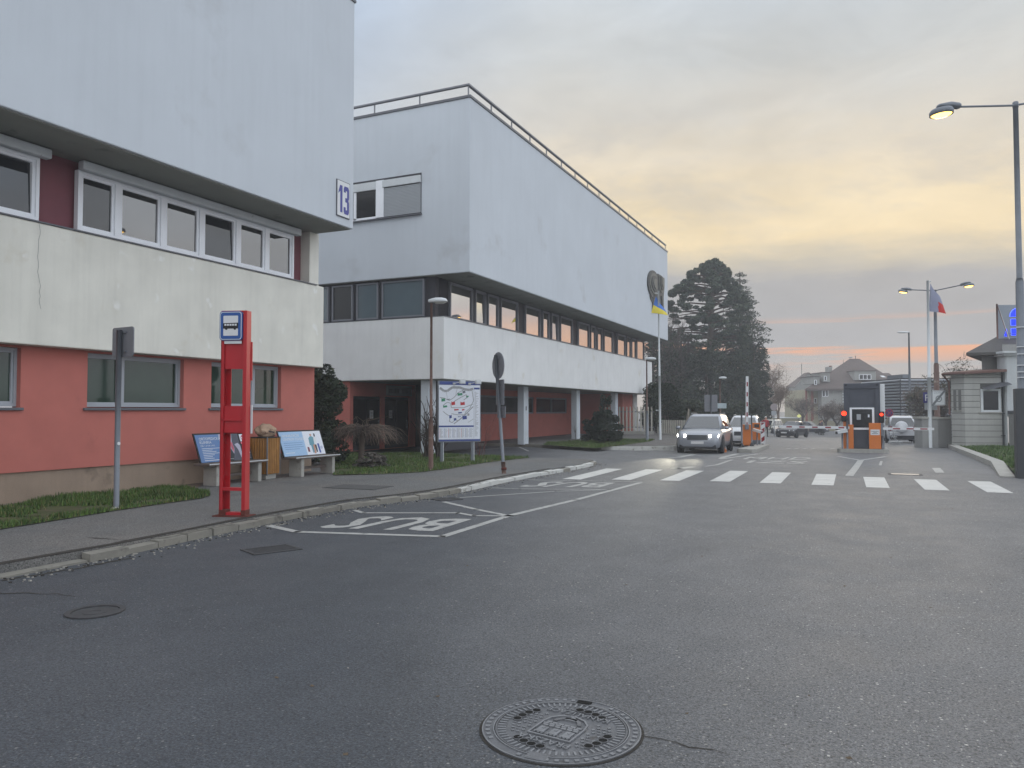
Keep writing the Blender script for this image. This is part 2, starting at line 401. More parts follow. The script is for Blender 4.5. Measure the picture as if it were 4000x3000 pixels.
# forecourt in front of the far building and its kerb
FZ = .14
fk = [G(x, y, .02) for x, y in ((1200, 1741), (1900, 1741), (2060, 1745), (2200, 1750), (2348, 1755), (2480, 1758), (2634, 1759))]
fk += [Vector((-7.3, 37.5, 0)), Vector((-7.9, 43, 0)), Vector((-9.2, 50, 0)), Vector((-9.8, 58, 0))]
fp = MB()
poly = [(p.x, p.y) for p in fk] + [(-40, 58), (-40, fk[0].y)]
bm = bmesh.new(); bm.faces.new([bm.verts.new((x, y, FZ)) for x, y in poly]); bmesh.ops.triangulate(bm, faces=bm.faces[:])
fp.bm(bm, M_fore)
for i in range(len(fk) - 1):
    a, b = fk[i], fk[i + 1]; d = (b - a).normalized(); nn = Vector((d.y, -d.x, 0)) * .14
    mm = M_kerb if a.x < -11 else M_kerbpaint
    fp.add([(a.x, a.y, -.5), (b.x, b.y, -.5), (b.x, b.y, FZ + .004), (a.x, a.y, FZ + .004), (a.x - nn.x, a.y - nn.y, FZ + .006), (b.x - nn.x, b.y - nn.y, FZ + .006)], [(0, 1, 2, 3), (3, 2, 5, 4)], mm)
struct(fp.build('forecourt'))

# ---------------------------------------------------------------- lawns: soil sheet plus blades
def inside(x, y, poly):
    c = False; n = len(poly)
    for i in range(n):
        (x1, y1), (x2, y2) = poly[i], poly[(i + 1) % n]
        if (y1 > y) != (y2 > y) and x < (x2 - x1) * (y - y1) / (y2 - y1) + x1: c = not c
    return c
M_blades = [mat('grass_blade_%s' % nme, c, .8, var=.3, vs=2.5) for nme, c in (('fresh', (80, 104, 46)), ('deep', (58, 80, 40)), ('straw', (116, 110, 74)))]
def lawn(poly, z, nbl, seed, hgt=(.03, .095), bare=.42):
    s = MB(); bm = bmesh.new(); bm.faces.new([bm.verts.new((x, y, z)) for x, y in poly]); bmesh.ops.triangulate(bm, faces=bm.faces[:]); s.bm(bm, M_soil)
    r = random.Random(seed); x0 = min(p[0] for p in poly); x1 = max(p[0] for p in poly); y0 = min(p[1] for p in poly); y1 = max(p[1] for p in poly)
    b = MB(); c = 0; t = 0
    while c < nbl and t < nbl * 12:
        t += 1; x, y = r.uniform(x0, x1), r.uniform(y0, y1)
        if not inside(x, y, poly): continue
        q = mnoise.noise(Vector((x * .9, y * .9, seed))) + .5 * mnoise.noise(Vector((x * 3, y * 3, seed)))
        if q < -bare * .6 + r.uniform(-.15, .15): continue
        h = r.uniform(*hgt) * (1 + .7 * max(q, -.3)); a = r.uniform(0, 6.28); wd = r.uniform(.006, .014); le = r.uniform(.1, .75) * h
        dx, dy = math.cos(a), math.sin(a); m = M_blades[0 if r.random() < .55 else (1 if r.random() < .75 else 2)]
        b.add([(x - dy * wd, y + dx * wd, z), (x + dy * wd, y - dx * wd, z), (x + dx * le, y + dy * le, z + h)], [(0, 1, 2)], m); c += 1
    return s, b
L1 = [(p.x, p.y) for p in P2([(-300, 2180), (0, 2070), (250, 2030), (456, 1996), (650, 1968), (790, 1948), (822, 1938), (815, 1925), (760, 1912), (640, 1905), (470, 1918), (250, 1942), (0, 1978), (-300, 2040)], SWZ)]
L2 = [(p.x, p.y) for p in P2([(1300, 1858), (1350, 1855), (1470, 1854), (1640, 1846), (1760, 1831), (1900, 1808), (2073, 1788), (1870, 1780), (1640, 1773), (1380, 1773), (1290, 1790)], SWZ)]
L3 = [(p.x, p.y) for p in P2([(2120, 1738), (2200, 1744), (2330, 1752), (2420, 1742), (2540, 1726), (2560, 1718), (2440, 1716), (2380, 1720), (2240, 1722), (2140, 1728)], FZ)]
soils = MB(); blades = MB()
for i, (pl, nb, z) in enumerate(((L1, 15000, SWZ), (L2, 17000, SWZ), (L3, 9000, FZ))):
    s, b = lawn(pl, z + .012, nb, i + 1); 
    for src, dst in ((s, soils), (b, blades)):
        for fi, f in enumerate(src.f): dst.add([src.v[j] for j in f], [tuple(range(len(f)))], src.mats[src.m[fi]])
# bare strip along the plinth
sp = P2([(-300, 2040), (0, 1978), (250, 1942), (470, 1918), (640, 1905), (760, 1912)], SWZ); 
strip = MB(); bm = bmesh.new(); bm.faces.new([bm.verts.new((p.x, p.y, SWZ + .006)) for p in sp] + [bm.verts.new((-13.62, 12.9, SWZ + .006)), bm.verts.new((-13.62, 3.5, SWZ + .006))]); bmesh.ops.triangulate(bm, faces=bm.faces[:]); strip.bm(bm, M_gravel)
struct(strip.build('bare_ground'))
# right-hand lawn behind the tall kerb
RK = [(3690, 1744), (3700, 1748), (3790, 1786), (3871, 1822), (3906, 1865)]
rk_ = [G(x, y) for x, y in RK]
RZ = .14
ro = [Vector((p.x, p.y, 0)) for p in rk_]
inn = [Vector((p.x + .34, p.y + (.0 if i < len(ro) - 1 else .02), 0)) for i, p in enumerate(ro)]
kk = MB()
for i in range(len(ro) - 1):
    a, b, c, d = ro[i], ro[i + 1], inn[i + 1], inn[i]
    za, zb = zr(a.x, a.y), zr(b.x, b.y); hb = .17
    if i == len(ro) - 2: hb2 = .03
    else: hb2 = hb
    kk.add([(a.x, a.y, za - .1), (b.x, b.y, zb - .1), (b.x, b.y, zb + hb2), (a.x, a.y, za + hb), (c.x, c.y, zb + hb2 + .01), (d.x, d.y, za + hb + .01), (c.x, c.y, zb - .1), (d.x, d.y, za - .1)],
           [(0, 1, 2, 3), (3, 2, 4, 5), (5, 4, 6, 7)], M_conc)
    if i == len(ro) - 2: kk.quad((b.x, b.y, zb - .1), (c.x, c.y, zb - .1), (c.x, c.y, zb + hb2 + .01), (b.x, b.y, zb + hb2), M_conc)
struct(kk.build('roadside_kerb'))
rl = [(p.x, p.y) for p in inn] + [(5.5, 23.6), (12, 23.6), (12, 52), (inn[0].x, 52)]
s, b = MB(), MB(); rr = random.Random(9)
bm = bmesh.new(); bm.faces.new([bm.verts.new((x, y, 0)) for x, y in rl]); bmesh.ops.triangulate(bm, faces=bm.faces[:])
for it in range(5):
    es = [e for e in bm.edges if e.calc_length() > 3]
    if es: bmesh.ops.subdivide_edges(bm, edges=es, cuts=1); bmesh.ops.triangulate(bm, faces=bm.faces[:])
def rlz(x, y): return zr(x, y) + .10 + (.05 if y > 25 else .0) + .03 * mnoise.noise(Vector((x, y, 3)))
for v in bm.verts: v.co.z = rlz(v.co.x, v.co.y)
soils.bm(bm, M_soil)
c = 0
while c < 16000:
    x, y = rr.uniform(3.2, 8), 23.6 + 24 * rr.random() ** 1.6
    if not inside(x, y, rl): continue
    if mnoise.noise(Vector((x * .8, y * .8, 5))) < -.32: 
        if rr.random() < .8: continue
    h = rr.uniform(.05, .13); a = rr.uniform(0, 6.28); wd = rr.uniform(.008, .018); z = rlz(x, y)
    blades.add([(x - math.sin(a) * wd, y + math.cos(a) * wd, z), (x + math.sin(a) * wd, y - math.cos(a) * wd, z), (x + math.cos(a) * h * .5, y + math.sin(a) * h * .5, z + h)], [(0, 1, 2)], M_blades[1 if rr.random() < .6 else 0]); c += 1
struct(soils.build('lawn'))
go = blades.build('grass'); tag(go, 'short green grass growing in the roadside lawns', 'grass'); go['kind'] = 'stuff'

# ---------------------------------------------------------------- road paint
mk = MB()
def line(pts, wd, off=.004, m=None):
    for a, b in zip(pts, pts[1:]):
        d = (b - a); d.z = 0; d.normalize(); nn = Vector((-d.y, d.x, 0)) * wd / 2
        drape(mk, [a - nn - d * wd * .3, b - nn + d * wd * .3, b + nn + d * wd * .3, a + nn - d * wd * .3], off, m or M_paint)
def dline(pts, wd): line([G(x, y) for x, y in pts], wd)
struct_list = []
# zebra: eleven bars
zb = MB(); mk_, mk = mk, zb
for i in range(12):
    x0 = -7.22 + i * 1.172; sl = -.12; y0 = 18.45 + .105 * i * 0 + (.95 - abs(i - 3) * .02) * .9 if i < 6 else 19.18
    y0 = (18.35, 18.75, 19.05, 19.35, 19.4, 19.4, 19.3, 19.25, 19.2, 19.15, 19.15, 19.15)[i]; L = (3.9, 3.7, 3.5, 3.6, 3.5, 3.4, 3.0, 2.85, 2.9, 2.8, 2.8, 2.8)[i]
    drape(zb, [(x0 + .12, y0), (x0 + .60, y0 + .03), (x0 + .54, y0 + L), (x0 + .04, y0 + L - .03)], .004, M_zebra)
struct(zb.build('zebra_crossing'))
mk = MB()
# bus bays: outline and zigzag
dline([(1052, 2054), (1160, 2078), (1730, 2096), (1992, 2014), (2250, 1953), (2500, 1886)], .13)
dline([(1386, 1994), (1420, 2004), (1790, 2004), (1850, 2015), (1990, 2016)], .10)
dline([(1735, 1961), (1860, 1990), (1990, 2016)], .11)
dline([(1800, 1944), (2170, 1920), (2385, 1913)], .08)
dline([(1925, 1906), (2030, 1910), (2385, 1913)], .08)
dline([(2070, 1875), (2250, 1878), (2505, 1883)], .08)
struct(mk.build('bus_bay_marking'))
def ground_text(mb, s, quad, m, bold=.02):                            # letters stretched into a quad on the road: tl,tr,br,bl as seen upright
    vs, fs = text_geo(s, bold); x0 = min(p.x for p in vs); x1 = max(p.x for p in vs); y0 = min(p.y for p in vs); y1 = max(p.y for p in vs)
    tl, tr, br, bl = quad; out = []
    for p in vs:
        u = (p.x - x0) / (x1 - x0); v = (p.y - y0) / (y1 - y0)
        q = (bl * (1 - u) + br * u) * (1 - v) + (tl * (1 - u) + tr * u) * v; out.append((q.x, q.y, zr(q.x, q.y) + .004))
    mb.add(out, fs, m)
bt = MB()
ground_text(bt, 'BUS', [G(*p) for p in ((1690, 2076), (1222, 2062), (1462, 2016), (1845, 2028))], M_paint)
struct(bt.build('bus_lettering'))
bt = MB()
ground_text(bt, 'BUS', [G(*p) for p in ((2340, 1905), (2012, 1901), (2150, 1881), (2405, 1886))], M_paint)
struct(bt.build('bus_lettering'))
bt = MB()
ground_text(bt, 'MHD', [G(*p) for p in ((2925, 1785), (3181, 1787), (3152, 1796), (2900, 1794))], M_paint, .006)
ground_text(bt, 'IZS', [G(*p) for p in ((2935, 1799), (3162, 1802), (3142, 1812), (2912, 1808))], M_paint, .006)
struct(bt.build('lane_lettering'))
mk = MB()
dline([(2612, 1788), (2650, 1787), (2708, 1776)], .22); dline([(2632, 1829), (2654, 1831), (2706, 1824)], .25)
dline([(2756, 1822), (2800, 1816), (2860, 1796)], .12); dline([(2818, 1792), (2826, 1786), (2880, 1773)], .22); dline([(2818, 1793), (2960, 1773)], .16); dline([(2850, 1780), (2890, 1778)], .1)
dline([(3275, 1783), (3360, 1798), (3460, 1784)], .16); dline([(3363, 1798), (3340, 1830), (3318, 1858)], .2); dline([(3325, 1785), (3440, 1786)], .1)
drape(mk, P2([(3640, 1828), (3672, 1828), (3690, 1847), (3655, 1847)]), .004, M_paint); dline([(3443, 1802), (3438, 1818)], .08)
dline([(3548, 1748), (3600, 1753)], .10)
for x in (3080, 3110, 3143, 3175, 3250): dline([(x - 8, 1754), (x + 8, 1752)], .12)
struct(mk.build('lane_marking'))
mk = MB(); fz = FZ
mk2 = MB()
for pts in ([(1800, 1764), (1960, 1750), (2030, 1746)], [(2028, 1746), (2065, 1762)], [(2065, 1762), (2330, 1760)], [(1750, 1778), (1830, 1774)]):
    a = [G(x, y, .004) for x, y in pts]
    line(a, .1)
struct(mk.build('parking_marking'))
# cracks and patched edges
ck = MB(); rc = random.Random(5)
def crack(pts, wd, o, m):
    P = resample([G(x, y, o) for x, y in pts], .09)
    P = [p + Vector((rc.uniform(-.02, .02), rc.uniform(-.02, .02), 0)) for p in P]
    for i in range(len(P) - 1):
        a, b = P[i], P[i + 1]; d = (b - a).normalized(); w0 = wd * rc.uniform(.3, 1); nn = Vector((-d.y, d.x, 0)) * w0
        ck.add([(a - nn) + UZ * .004, (b - nn) + UZ * .004, (b + nn) + UZ * .004, (a + nn) + UZ * .004], [(0, 1, 2, 3)], m)
crack([(2510, 2880), (2590, 2895), (2680, 2920), (2790, 2932), (2900, 2958)], .007, 0, M_kerbdark)
crack([(0, 2320), (120, 2318), (230, 2322), (315, 2334)], .012, 0, M_kerbdark)
crack([(345, 2101), (440, 2107), (520, 2112)], .02, SWZ, M_kerbdark)
crack([(500, 2110), (640, 2095), (820, 2060), (1000, 2028), (1200, 1995), (1450, 1955)], .022, SWZ, M_kerbdark)
crack([(905, 1878), (1020, 1888), (1080, 1884), (1180, 1890)], .015, SWZ, M_kerbdark)
crack([(1690, 1912), (1800, 1905), (1890, 1880)], .02, SWZ, M_kerbdark)
crack([(520, 2180), (420, 2198), (300, 2222), (150, 2246), (0, 2270)], .035, 0, M_kerbdark)
struct(ck.build('pavement_cracks'))

gt = MB(); rg = random.Random(77); M_grit = mat('pale_grit', (150, 147, 140), .9, var=.3, vs=20); M_leaf = mat('dead_leaf', (92, 80, 66), .9, var=.3, vs=9)
for i in range(900):
    j = rg.randrange(len(ks) - 1); a, b = ks[j], ks[j + 1]; dd = (b - a).normalized(); q = a.lerp(b, rg.random()) - Vector((-dd.y, dd.x, 0)) * abs(rg.gauss(0, .16)) - Vector((-dd.y, dd.x, 0)) * .02; sz = rg.uniform(.004, .013)
    gt.box(q.x - sz, q.x + sz, q.y - sz * .8, q.y + sz * .8, .0, sz, M_grit if rg.random() < .7 else M_kerbdark)
for i in range(260):
    x, y = rg.uniform(-9, 5), rg.uniform(2.6, 20); 
    if x < -2.5 - y * .35: continue
    sz = rg.uniform(.006, .02); t = rg.uniform(0, 3); gt.add([(x + sz * math.cos(t + o), y + sz * math.sin(t + o) * .7, .004 + .006 * (o == 0)) for o in (0, 1.6, 3.1, 4.7)], [(0, 1, 2, 3)], M_grit if rg.random() < .5 else M_leaf)
go2 = gt.build('grit'); tag(go2, 'loose grit and dead leaf bits scattered along the kerb and road', 'grit'); go2['kind'] = 'stuff'
# ---------------------------------------------------------------- left building (number 13)
XR, XW, XT = -13.6, -13.3, -12.2          # ground-floor wall, white band, overhanging block
YE_R, YE_W, YE_T = 16.6, 16.6, 16.4; YN = -6.0
b13 = thing('clinic_building', 'white and brick red clinic building with overhanging windowless upper block, nearest at left', 'building', (-17, 6, 0))
def wall_with_openings(mb, X, Y0, Y1, Z0, Z1, ops, m, depth=.2, mrev=None):   # wall facing +X at X, reveals going inward
    yy = sorted({Y0, Y1, *[o[0] for o in ops], *[o[1] for o in ops]}); zz = sorted({Z0, Z1, *[o[2] for o in ops], *[o[3] for o in ops]})
    for i in range(len(yy) - 1):
        for j in range(len(zz) - 1):
            cy, cz = (yy[i] + yy[i + 1]) / 2, (zz[j] + zz[j + 1]) / 2
            if any(o[0] < cy < o[1] and o[2] < cz < o[3] for o in ops): continue
            mb.quad((X, yy[i], zz[j]), (X, yy[i + 1], zz[j]), (X, yy[i + 1], zz[j + 1]), (X, yy[i], zz[j + 1]), m)
    for a, b_, c, d in ops:
        D = X - depth; mm = mrev or m
        mb.quad((X, a, c), (D, a, c), (D, a, d), (X, a, d), mm); mb.quad((X, b_, c), (D, b_, c), (D, b_, d), (X, b_, d), mm)
        mb.quad((X, a, c), (D, a, c), (D, b_, c), (X, b_, c), mm); mb.quad((X, a, d), (D, a, d), (D, b_, d), (X, b_, d), mm)
def yx(x, y, X): return PX(x, y, X).y
gw = [(yx(-260, 1600, XR), yx(78, 1600, XR)), (yx(339, 1600, XR), yx(716, 1600, XR)), (yx(824, 1600, XR), yx(1097, 1600, XR))]
gz0, gz1 = 1.78, 2.86
m = MB(); wall_with_openings(m, XR, YN, YE_R, .66, 2.92, [(a, b, gz0, gz1) for a, b in gw], M_red, .22)
m.quad((XR, YE_R, .66), (-24, YE_R, .66), (-24, YE_R, 2.92), (XR, YE_R, 2.92), M_red)
m.quad((-24, YN, .6), (XR, YN, .6), (XR, YN, 2.92), (-24, YN, 2.92), M_red)
m.build('ground_floor_wall', b13)
m = MB(); m.box(-24, XR - .04, YN, YE_R - .04, -.2, .66, M_plinth); m.build('plinth', b13)
m = MB(); m.bbox(-24, XW, YN - .1, YE_W, 2.9, 5.08, M_cream, .02)
rq = random.Random(6); cy, cz = yx(152, 900, XW), 5.05
while cz > 3.6:
    ny, nz = cy + rq.uniform(-.025, .03), cz - rq.uniform(.05, .12); m.add([(XW + .002, cy, cz), (XW + .002, cy + .006, cz), (XW + .002, ny + .006, nz), (XW + .002, ny, nz)], [(0, 1, 2, 3)], M_sill); cy, cz = ny, nz
m.build('storey_band', b13)
m = MB(); m.bbox(-24, XT, YN - .3, YE_T, 6.5, 12.55, M_white, .02)
m.build('upper_block', b13)
m = MB(); m.box(-24, XT + .03, YN - .3, YE_T + .03, 12.552, 12.62, M_sill); m.build('roof_edge', b13)
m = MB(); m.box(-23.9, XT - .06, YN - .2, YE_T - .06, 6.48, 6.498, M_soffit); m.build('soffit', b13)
# recessed storey behind the ribbon windows
XI = -13.62
m = MB(); m.box(-24, XI - .02, YN, 16.05, 5.08, 6.48, M_maroon)
m.box(-13.95, XI + .28, 16.05, 16.42, 5.082, 6.478, M_cream); m.build('recessed_wall', b13)
m = MB(); m.box(XI + .02, XW + .03, YN, 16.3, 5.08, 5.105, M_sill); m.build('ledge', b13)
def window(parent, Y0, Y1, Z0, Z1, X, splits, glass, fw=.07, sash=.05, frame=M_frame, name='window', tilt=()):
    """casement unit facing +X; splits: list of pane end fractions"""
    f = MB(); d = .09
    f.box(X - .02, X + d, Y0, Y1, Z0, Z0 + fw, frame); f.box(X - .02, X + d, Y0, Y1, Z1 - fw, Z1, frame)
    ys = [Y0] + [Y0 + (Y1 - Y0) * s for s in splits] + [Y1]
    for i, y in enumerate(ys):
        a, b = (y, y + fw) if i == 0 else ((y - fw, y) if i == len(ys) - 1 else (y - fw, y + fw))
        f.box(X - .021, X + d + .002, a, b, Z0 + fw - .001, Z1 - fw + .001, frame)
    for i in range(len(ys) - 1):
        a, b = ys[i] + fw, ys[i + 1] - fw; z0, z1 = Z0 + fw, Z1 - fw; s = sash
        for q in ((a, b, z0, z0 + s), (a, b, z1 - s, z1), (a, a + s, z0 + s, z1 - s), (b - s, b, z0 + s, z1 - s)): f.box(X, X + d - .025, q[0], q[1], q[2], q[3], frame)
    w = f.build(name, parent)
    for i in range(len(ys) - 1):
        g = MB(); a, b = ys[i] + fw + sash * .6, ys[i + 1] - fw - sash * .6; t = .035 if i in tilt else 0
        g.quad((X + .03, a, Z0 + fw + sash * .6), (X + .03, b, Z0 + fw + sash * .6), (X + .03 - t, b, Z1 - fw - sash * .6), (X + .03 - t, a, Z1 - fw - sash * .6), glass[i] if isinstance(glass, list) else glass)
        g.build('pane', w)
    return w
XG = -13.56
wy = [yx(x, 800, XG) for x in (0, 148)]
def shutter(parent, Y0, Y1, z0=6.28, z1=6.46):
    m = MB(); m.bbox(XG + .09, XG + .26, Y0, Y1, z0, z1, M_pale, .03); m.build('shutter_box', parent)
y1 = yx(140, 800, XG); window(b13, y1 - 2.6, y1, 5.14, 6.3, XG, [.48], [M_glass, M_glass_dim], .06, .06, tilt=(1,)); shutter(b13, y1 - 2.65, y1 + .12)
ya, yb = yx(292, 800, XG), yx(1138, 980, XG)
cut = [(yx(x, 900, XG) - ya) / (yb - ya) for x in (447, 626, 777, 920, 1033)]
window(b13, ya, yb, 5.14, 6.3, XG, cut, [M_glass_dim, M_glass, M_glass, M_glass_dim, M_glass, M_glass], .06, .06, tilt=(3,)); shutter(b13, ya - .02, yb + .1)
for i, (a, b) in enumerate(gw):
    X = XR - .2; sp = [[.5], [.36], [.62]][i]
    w = window(b13, a, b, gz0 + .04, gz1 - .0, X, sp, M_glass_green, .05, .04, mat('silver_frame', (158, 162, 168), .45, var=.04))
    s = MB(); s.bbox(XR - .19, XR + .05, a - .08, b + .04, gz0 - .03, gz0 + .02, M_sill, .006); s.build('sill', w)
# number plate sign
def xyz(x, y): return PX(x, y, XT)
O = xyz(1312, 840); yl, yr = O.y, xyz(1363, 860).y; z0, z1 = hz(0, 1) * 0 + xyz(1312, 840).z, xyz(1312, 697).z
sg = thing('building_number_sign', 'white plate with blue number 13 at the corner of the overhanging upper block', 'sign', (XT, yl, z0))
m = MB(); m.bbox(XT - .005, XT + .03, yl, yr, z0, z1, M_sill, .004); m.box(XT + .03, XT + .033, yl + .02, yr - .02, z0 + .02, z1 - .02, M_signwhite); m.build('plate', sg)
m = MB(); W = yr - yl; H_ = z1 - z0; nb = mat('number_blue', (62, 66, 140), .5, var=.04)
one = [(.08, .62), (.22, .86), (.40, .86), (.40, .12), (.24, .12), (.24, .70), (.08, .62)][:-1]
three = [(.50, .70), (.50, .80), (.56, .87), (.84, .87), (.91, .80), (.91, .56), (.86, .50), (.91, .44), (.91, .17), (.84, .10), (.56, .10), (.50, .17), (.50, .29), (.65, .29), (.65, .22), (.76, .22), (.76, .43), (.62, .44), (.62, .55), (.76, .56), (.76, .75), (.65, .75), (.65, .70)]
for pl in (one, three): m.plate([(p[0] * W, p[1] * H_) for p in pl], (XT + .034, yl, z0), UY, UZ, .004, nb)
m.build('digits', sg)

# ---------------------------------------------------------------- far building
XL, XU, YF, YB = -14.05, -13.0, 24.4, 54.4
b2 = thing('hospital_wing', 'long white hospital wing with ribbon windows, roof railing and red arcade', 'building', (-20, 39, 0))
m = MB(); m.bbox(-48, XU, YF, YB + .3, 6.76, 13.15, M_white, .02)
m.build('upper_block', b2)
m = MB(); m.box(-48, XU + .04, YF - .04, YB + .34, 13.152, 13.24, M_sill); m.build('roof_edge', b2)
m = MB(); m.bbox(-48, XL, YF - .02, YB - .2, 2.9, 5.2, M_cream2, .02); m.build('storey_band', b2)
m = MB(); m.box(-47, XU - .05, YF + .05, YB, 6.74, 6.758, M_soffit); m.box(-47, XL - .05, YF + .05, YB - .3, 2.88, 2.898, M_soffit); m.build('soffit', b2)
XS = -14.55; YS = YF + .22
m = MB(); m.box(-47, XS - .02, YS + .02, YB - .6, 5.2, 6.74, M_darkpanel)
for i in range(16): m.box(XS - .02, XS + .01, YF + .5 + i * .07, YF + .53 + i * .07, 5.25, 6.7, M_darkpanel)
m.build('recessed_wall', b2)
m = MB(); m.box(XS - .02, XL + .03, YF, YB - .3, 5.2, 5.225, M_sill); m.box(-30, XL, YF - .03, YS, 5.2, 5.225, M_sill); m.build('ledge', b2)
C3 = lambda c: 1200 + c / 1.508
for a, b in ((838, 972), (988, 1050), (1062, 1125), (1138, 1240), (1283, 1372), (1385, 1425), (1437, 1478), (1490, 1562), (1595, 1660), (1668, 1697), (1707, 1737), (1747, 1800), (1825, 1873), (1880, 1905), (1910, 1935), (1940, 1983)):
    y0, y1 = yx(C3(a), 1230, XS + .05), yx(C3(b), 1230, XS + .05)
    window(b2, y0, y1, 5.27, 6.68, XS, [], M_glass_strip, .07, .03, M_grey_frame, tilt=(0,) if a in (1437, 988) else ())
# street-side end wall windows (facing the camera)
def window_y(parent, X0, X1, Z0, Z1, Y, glass, fw=.06, frame=M_grey_frame, name='window'):
    f = MB(); d = .08
    for q in ((X0, X1, Z0, Z0 + fw), (X0, X1, Z1 - fw, Z1), (X0, X0 + fw, Z0 + fw, Z1 - fw), (X1 - fw, X1, Z0 + fw, Z1 - fw)): f.box(q[0], q[1], Y - d, Y + .02, q[2], q[3], frame)
    w = f.build(name, parent)
    g = MB(); g.quad((X0 + fw, Y - .03, Z0 + fw), (X1 - fw, Y - .03, Z0 + fw), (X1 - fw, Y - .03, Z1 - fw), (X0 + fw, Y - .03, Z1 - fw), glass); g.build('pane', w)
    return w
CE = lambda c: 1240 + c / 3.318
for a, b, gl in ((-150, 155, M_glass_blind), (200, 468, M_doorglass), (518, 795, M_glass_blind), (845, 1390, M_glass_blind)):
    window_y(b2, PY(CE(a), 1230, YS).x, PY(CE(b), 1230, YS).x, 5.27, 6.68, YS, gl)
CD = lambda c: 1240 + c / 4.809
xo0, xo1 = PY(1250, 760, YF).x, PY(CD(1955), 760, YF).x; zo0, zo1 = PY(CD(1955), 640 + 935 / 4.809, YF).z, PY(CD(1955), 640 + 165 / 4.809, YF).z
# recessed upper window: dark reveal frame set into the wall face
up = MB(); up.box(xo0, xo1, YF - .012, YF + .05, zo0, zo1, M_darkpanel)
wup = up.build('upper_window', b2)
xm0, xm1 = PY(CD(1115), 760, YF).x, PY(CD(1260), 760, YF).x; xd = PY(CD(745), 760, YF).x
m = MB()
for q in ((xo0, xm0 + .0, zo1 - .42, zo1 - .1), (xm1 - .05, xo1, zo1 - .38, zo1 - .1)): m.bbox(q[0], q[1], YF - .10, YF - .014, q[2], q[3], M_pale, .02)
m.build('shutter_box', wup)
m = MB(); m.box(xm0, xm1, YF - .07, YF - .015, zo0 + .04, zo1 - .08, M_frame); m.box(xd - .12, xd, YF - .06, YF - .015, zo0 + .04, zo1 - .42, M_frame); m.box(xo0, xm0, YF - .06, YF - .015, zo0 + .02, zo0 + .1, M_frame); m.build('frame', wup)
m = MB(); m.quad((xd, YF - .03, zo0 + .1), (xm0, YF - .03, zo0 + .1), (xm0, YF - .03, zo1 - .42), (xd, YF - .03, zo1 - .42), M_doorglass); m.quad((xo0, YF - .03, zo0 + .1), (xd - .12, YF - .03, zo0 + .1), (xd - .12, YF - .03, zo1 - .42), (xo0, YF - .03, zo1 - .42), M_glass_blind); m.build('pane', wup)
m = MB(); k = zo0 + .05
while k < zo1 - .4: m.box(xm1, xo1 - .02, YF - .045, YF - .016, k, k + .045, M_blind); k += .055
m.build('roller_shutter', wup)
m = MB(); m.box(xo0, xo1 + .03, YF - .12, YF, zo0 - .04, zo0, M_sill); m.build('sill', wup)
# arcade: recessed red wall, doors, windows, columns
XB = -18.4
def yb_(x): return yx(x, 1690, XB)
dr = [(yb_(1379), yb_(1487)), (yb_(1503), yb_(1598))]
aw = [(yb_(1860), yb_(2030)), (yb_(2040), yb_(2085)), (yb_(2095), yb_(2215)), (yb_(2250), yb_(2324))]
m = MB(); wall_with_openings(m, XB, YF + .3, YB - 4, FZ, 2.9, [(a, b, FZ + .01, 2.32) for a, b in dr] + [(a, b, 1.55, 2.55) for a, b in aw], M_red, .15)
m.box(XB - 6, XB - .6, YF + .4, YB - 1, 0, 2.88, M_darkpanel)
m.box(XB - 6, XB, YF + .2, YF + .3, FZ, 2.88, M_red)
m.build('arcade_wall', b2)
m = MB(); m.box(XB - 1, -15.1, YB - 4, YB - .6, FZ, 2.88, M_red); m.box(-15.1, -15.04, YB - 1.6, YB - .6, FZ, 2.88, M_cream2); m.build('end_wall', b2)
m = MB(); m.box(XB, -15.3, 29.4, 29.5, FZ, 2.88, M_darkpanel); m.box(-15.34, -15.28, 24.96, 29.39, FZ, 2.88, M_darkpanel); m.build('shade_partition', b2)  # dark cross partition; unseen side one added to block light into the recess
for a, b in dr:
    d = MB(); X = XB - .1; d.box(X, X + .05, a, b, FZ, 2.3, M_darkmetal); mid = a + (b - a) * .5
    o = d.build('door', b2)
    for q in ((a + .06, mid - .04), (mid + .04, b - .06)):
        g = MB(); g.box(X + .05, X + .055, q[0], q[1], FZ + .15, 2.2, M_doorglass); g.build('door_pane', o)
    h = MB(); h.tube([(X + .09, b - .12, .95), (X + .09, b - .12, 1.35)], .015, M_galv); h.box(X + .05, X + .09, b - .14, b - .1, 1.0, 1.04, M_galv); h.box(X + .05, X + .09, b - .14, b - .1, 1.28, 1.32, M_galv); h.build('handle', o)
    n_ = MB(); yy = a + (b - a) * (.62 if a == dr[0][0] else .2); n_.box(X + .056, X + .06, yy, yy + .24, 1.42, 1.75, M_signwhite)
    for k in range(4): n_.box(X + .06, X + .062, yy + .04, yy + .2, 1.48 + k * .06, 1.5 + k * .06, M_darkmetal)
    n_.build('paper_notice', o)
for a, b in aw: window(b2, a, b, 1.55, 2.55, XB - .12, [.5] if b - a > 3 else [], M_doorglass, .06, .04, M_grey_frame)
for i, y in enumerate((YF + .25, 33.4, 40.7, 48.0)):
    m = MB(); m.bbox(-15.2, -14.86, y, y + .55, FZ - .02, 2.9, M_white, .02); 
    if i == 1: m.box(-14.86, -14.845, y + .2, y + .3, 1.75, 1.95, M_sill)
    m.build('column', b2)
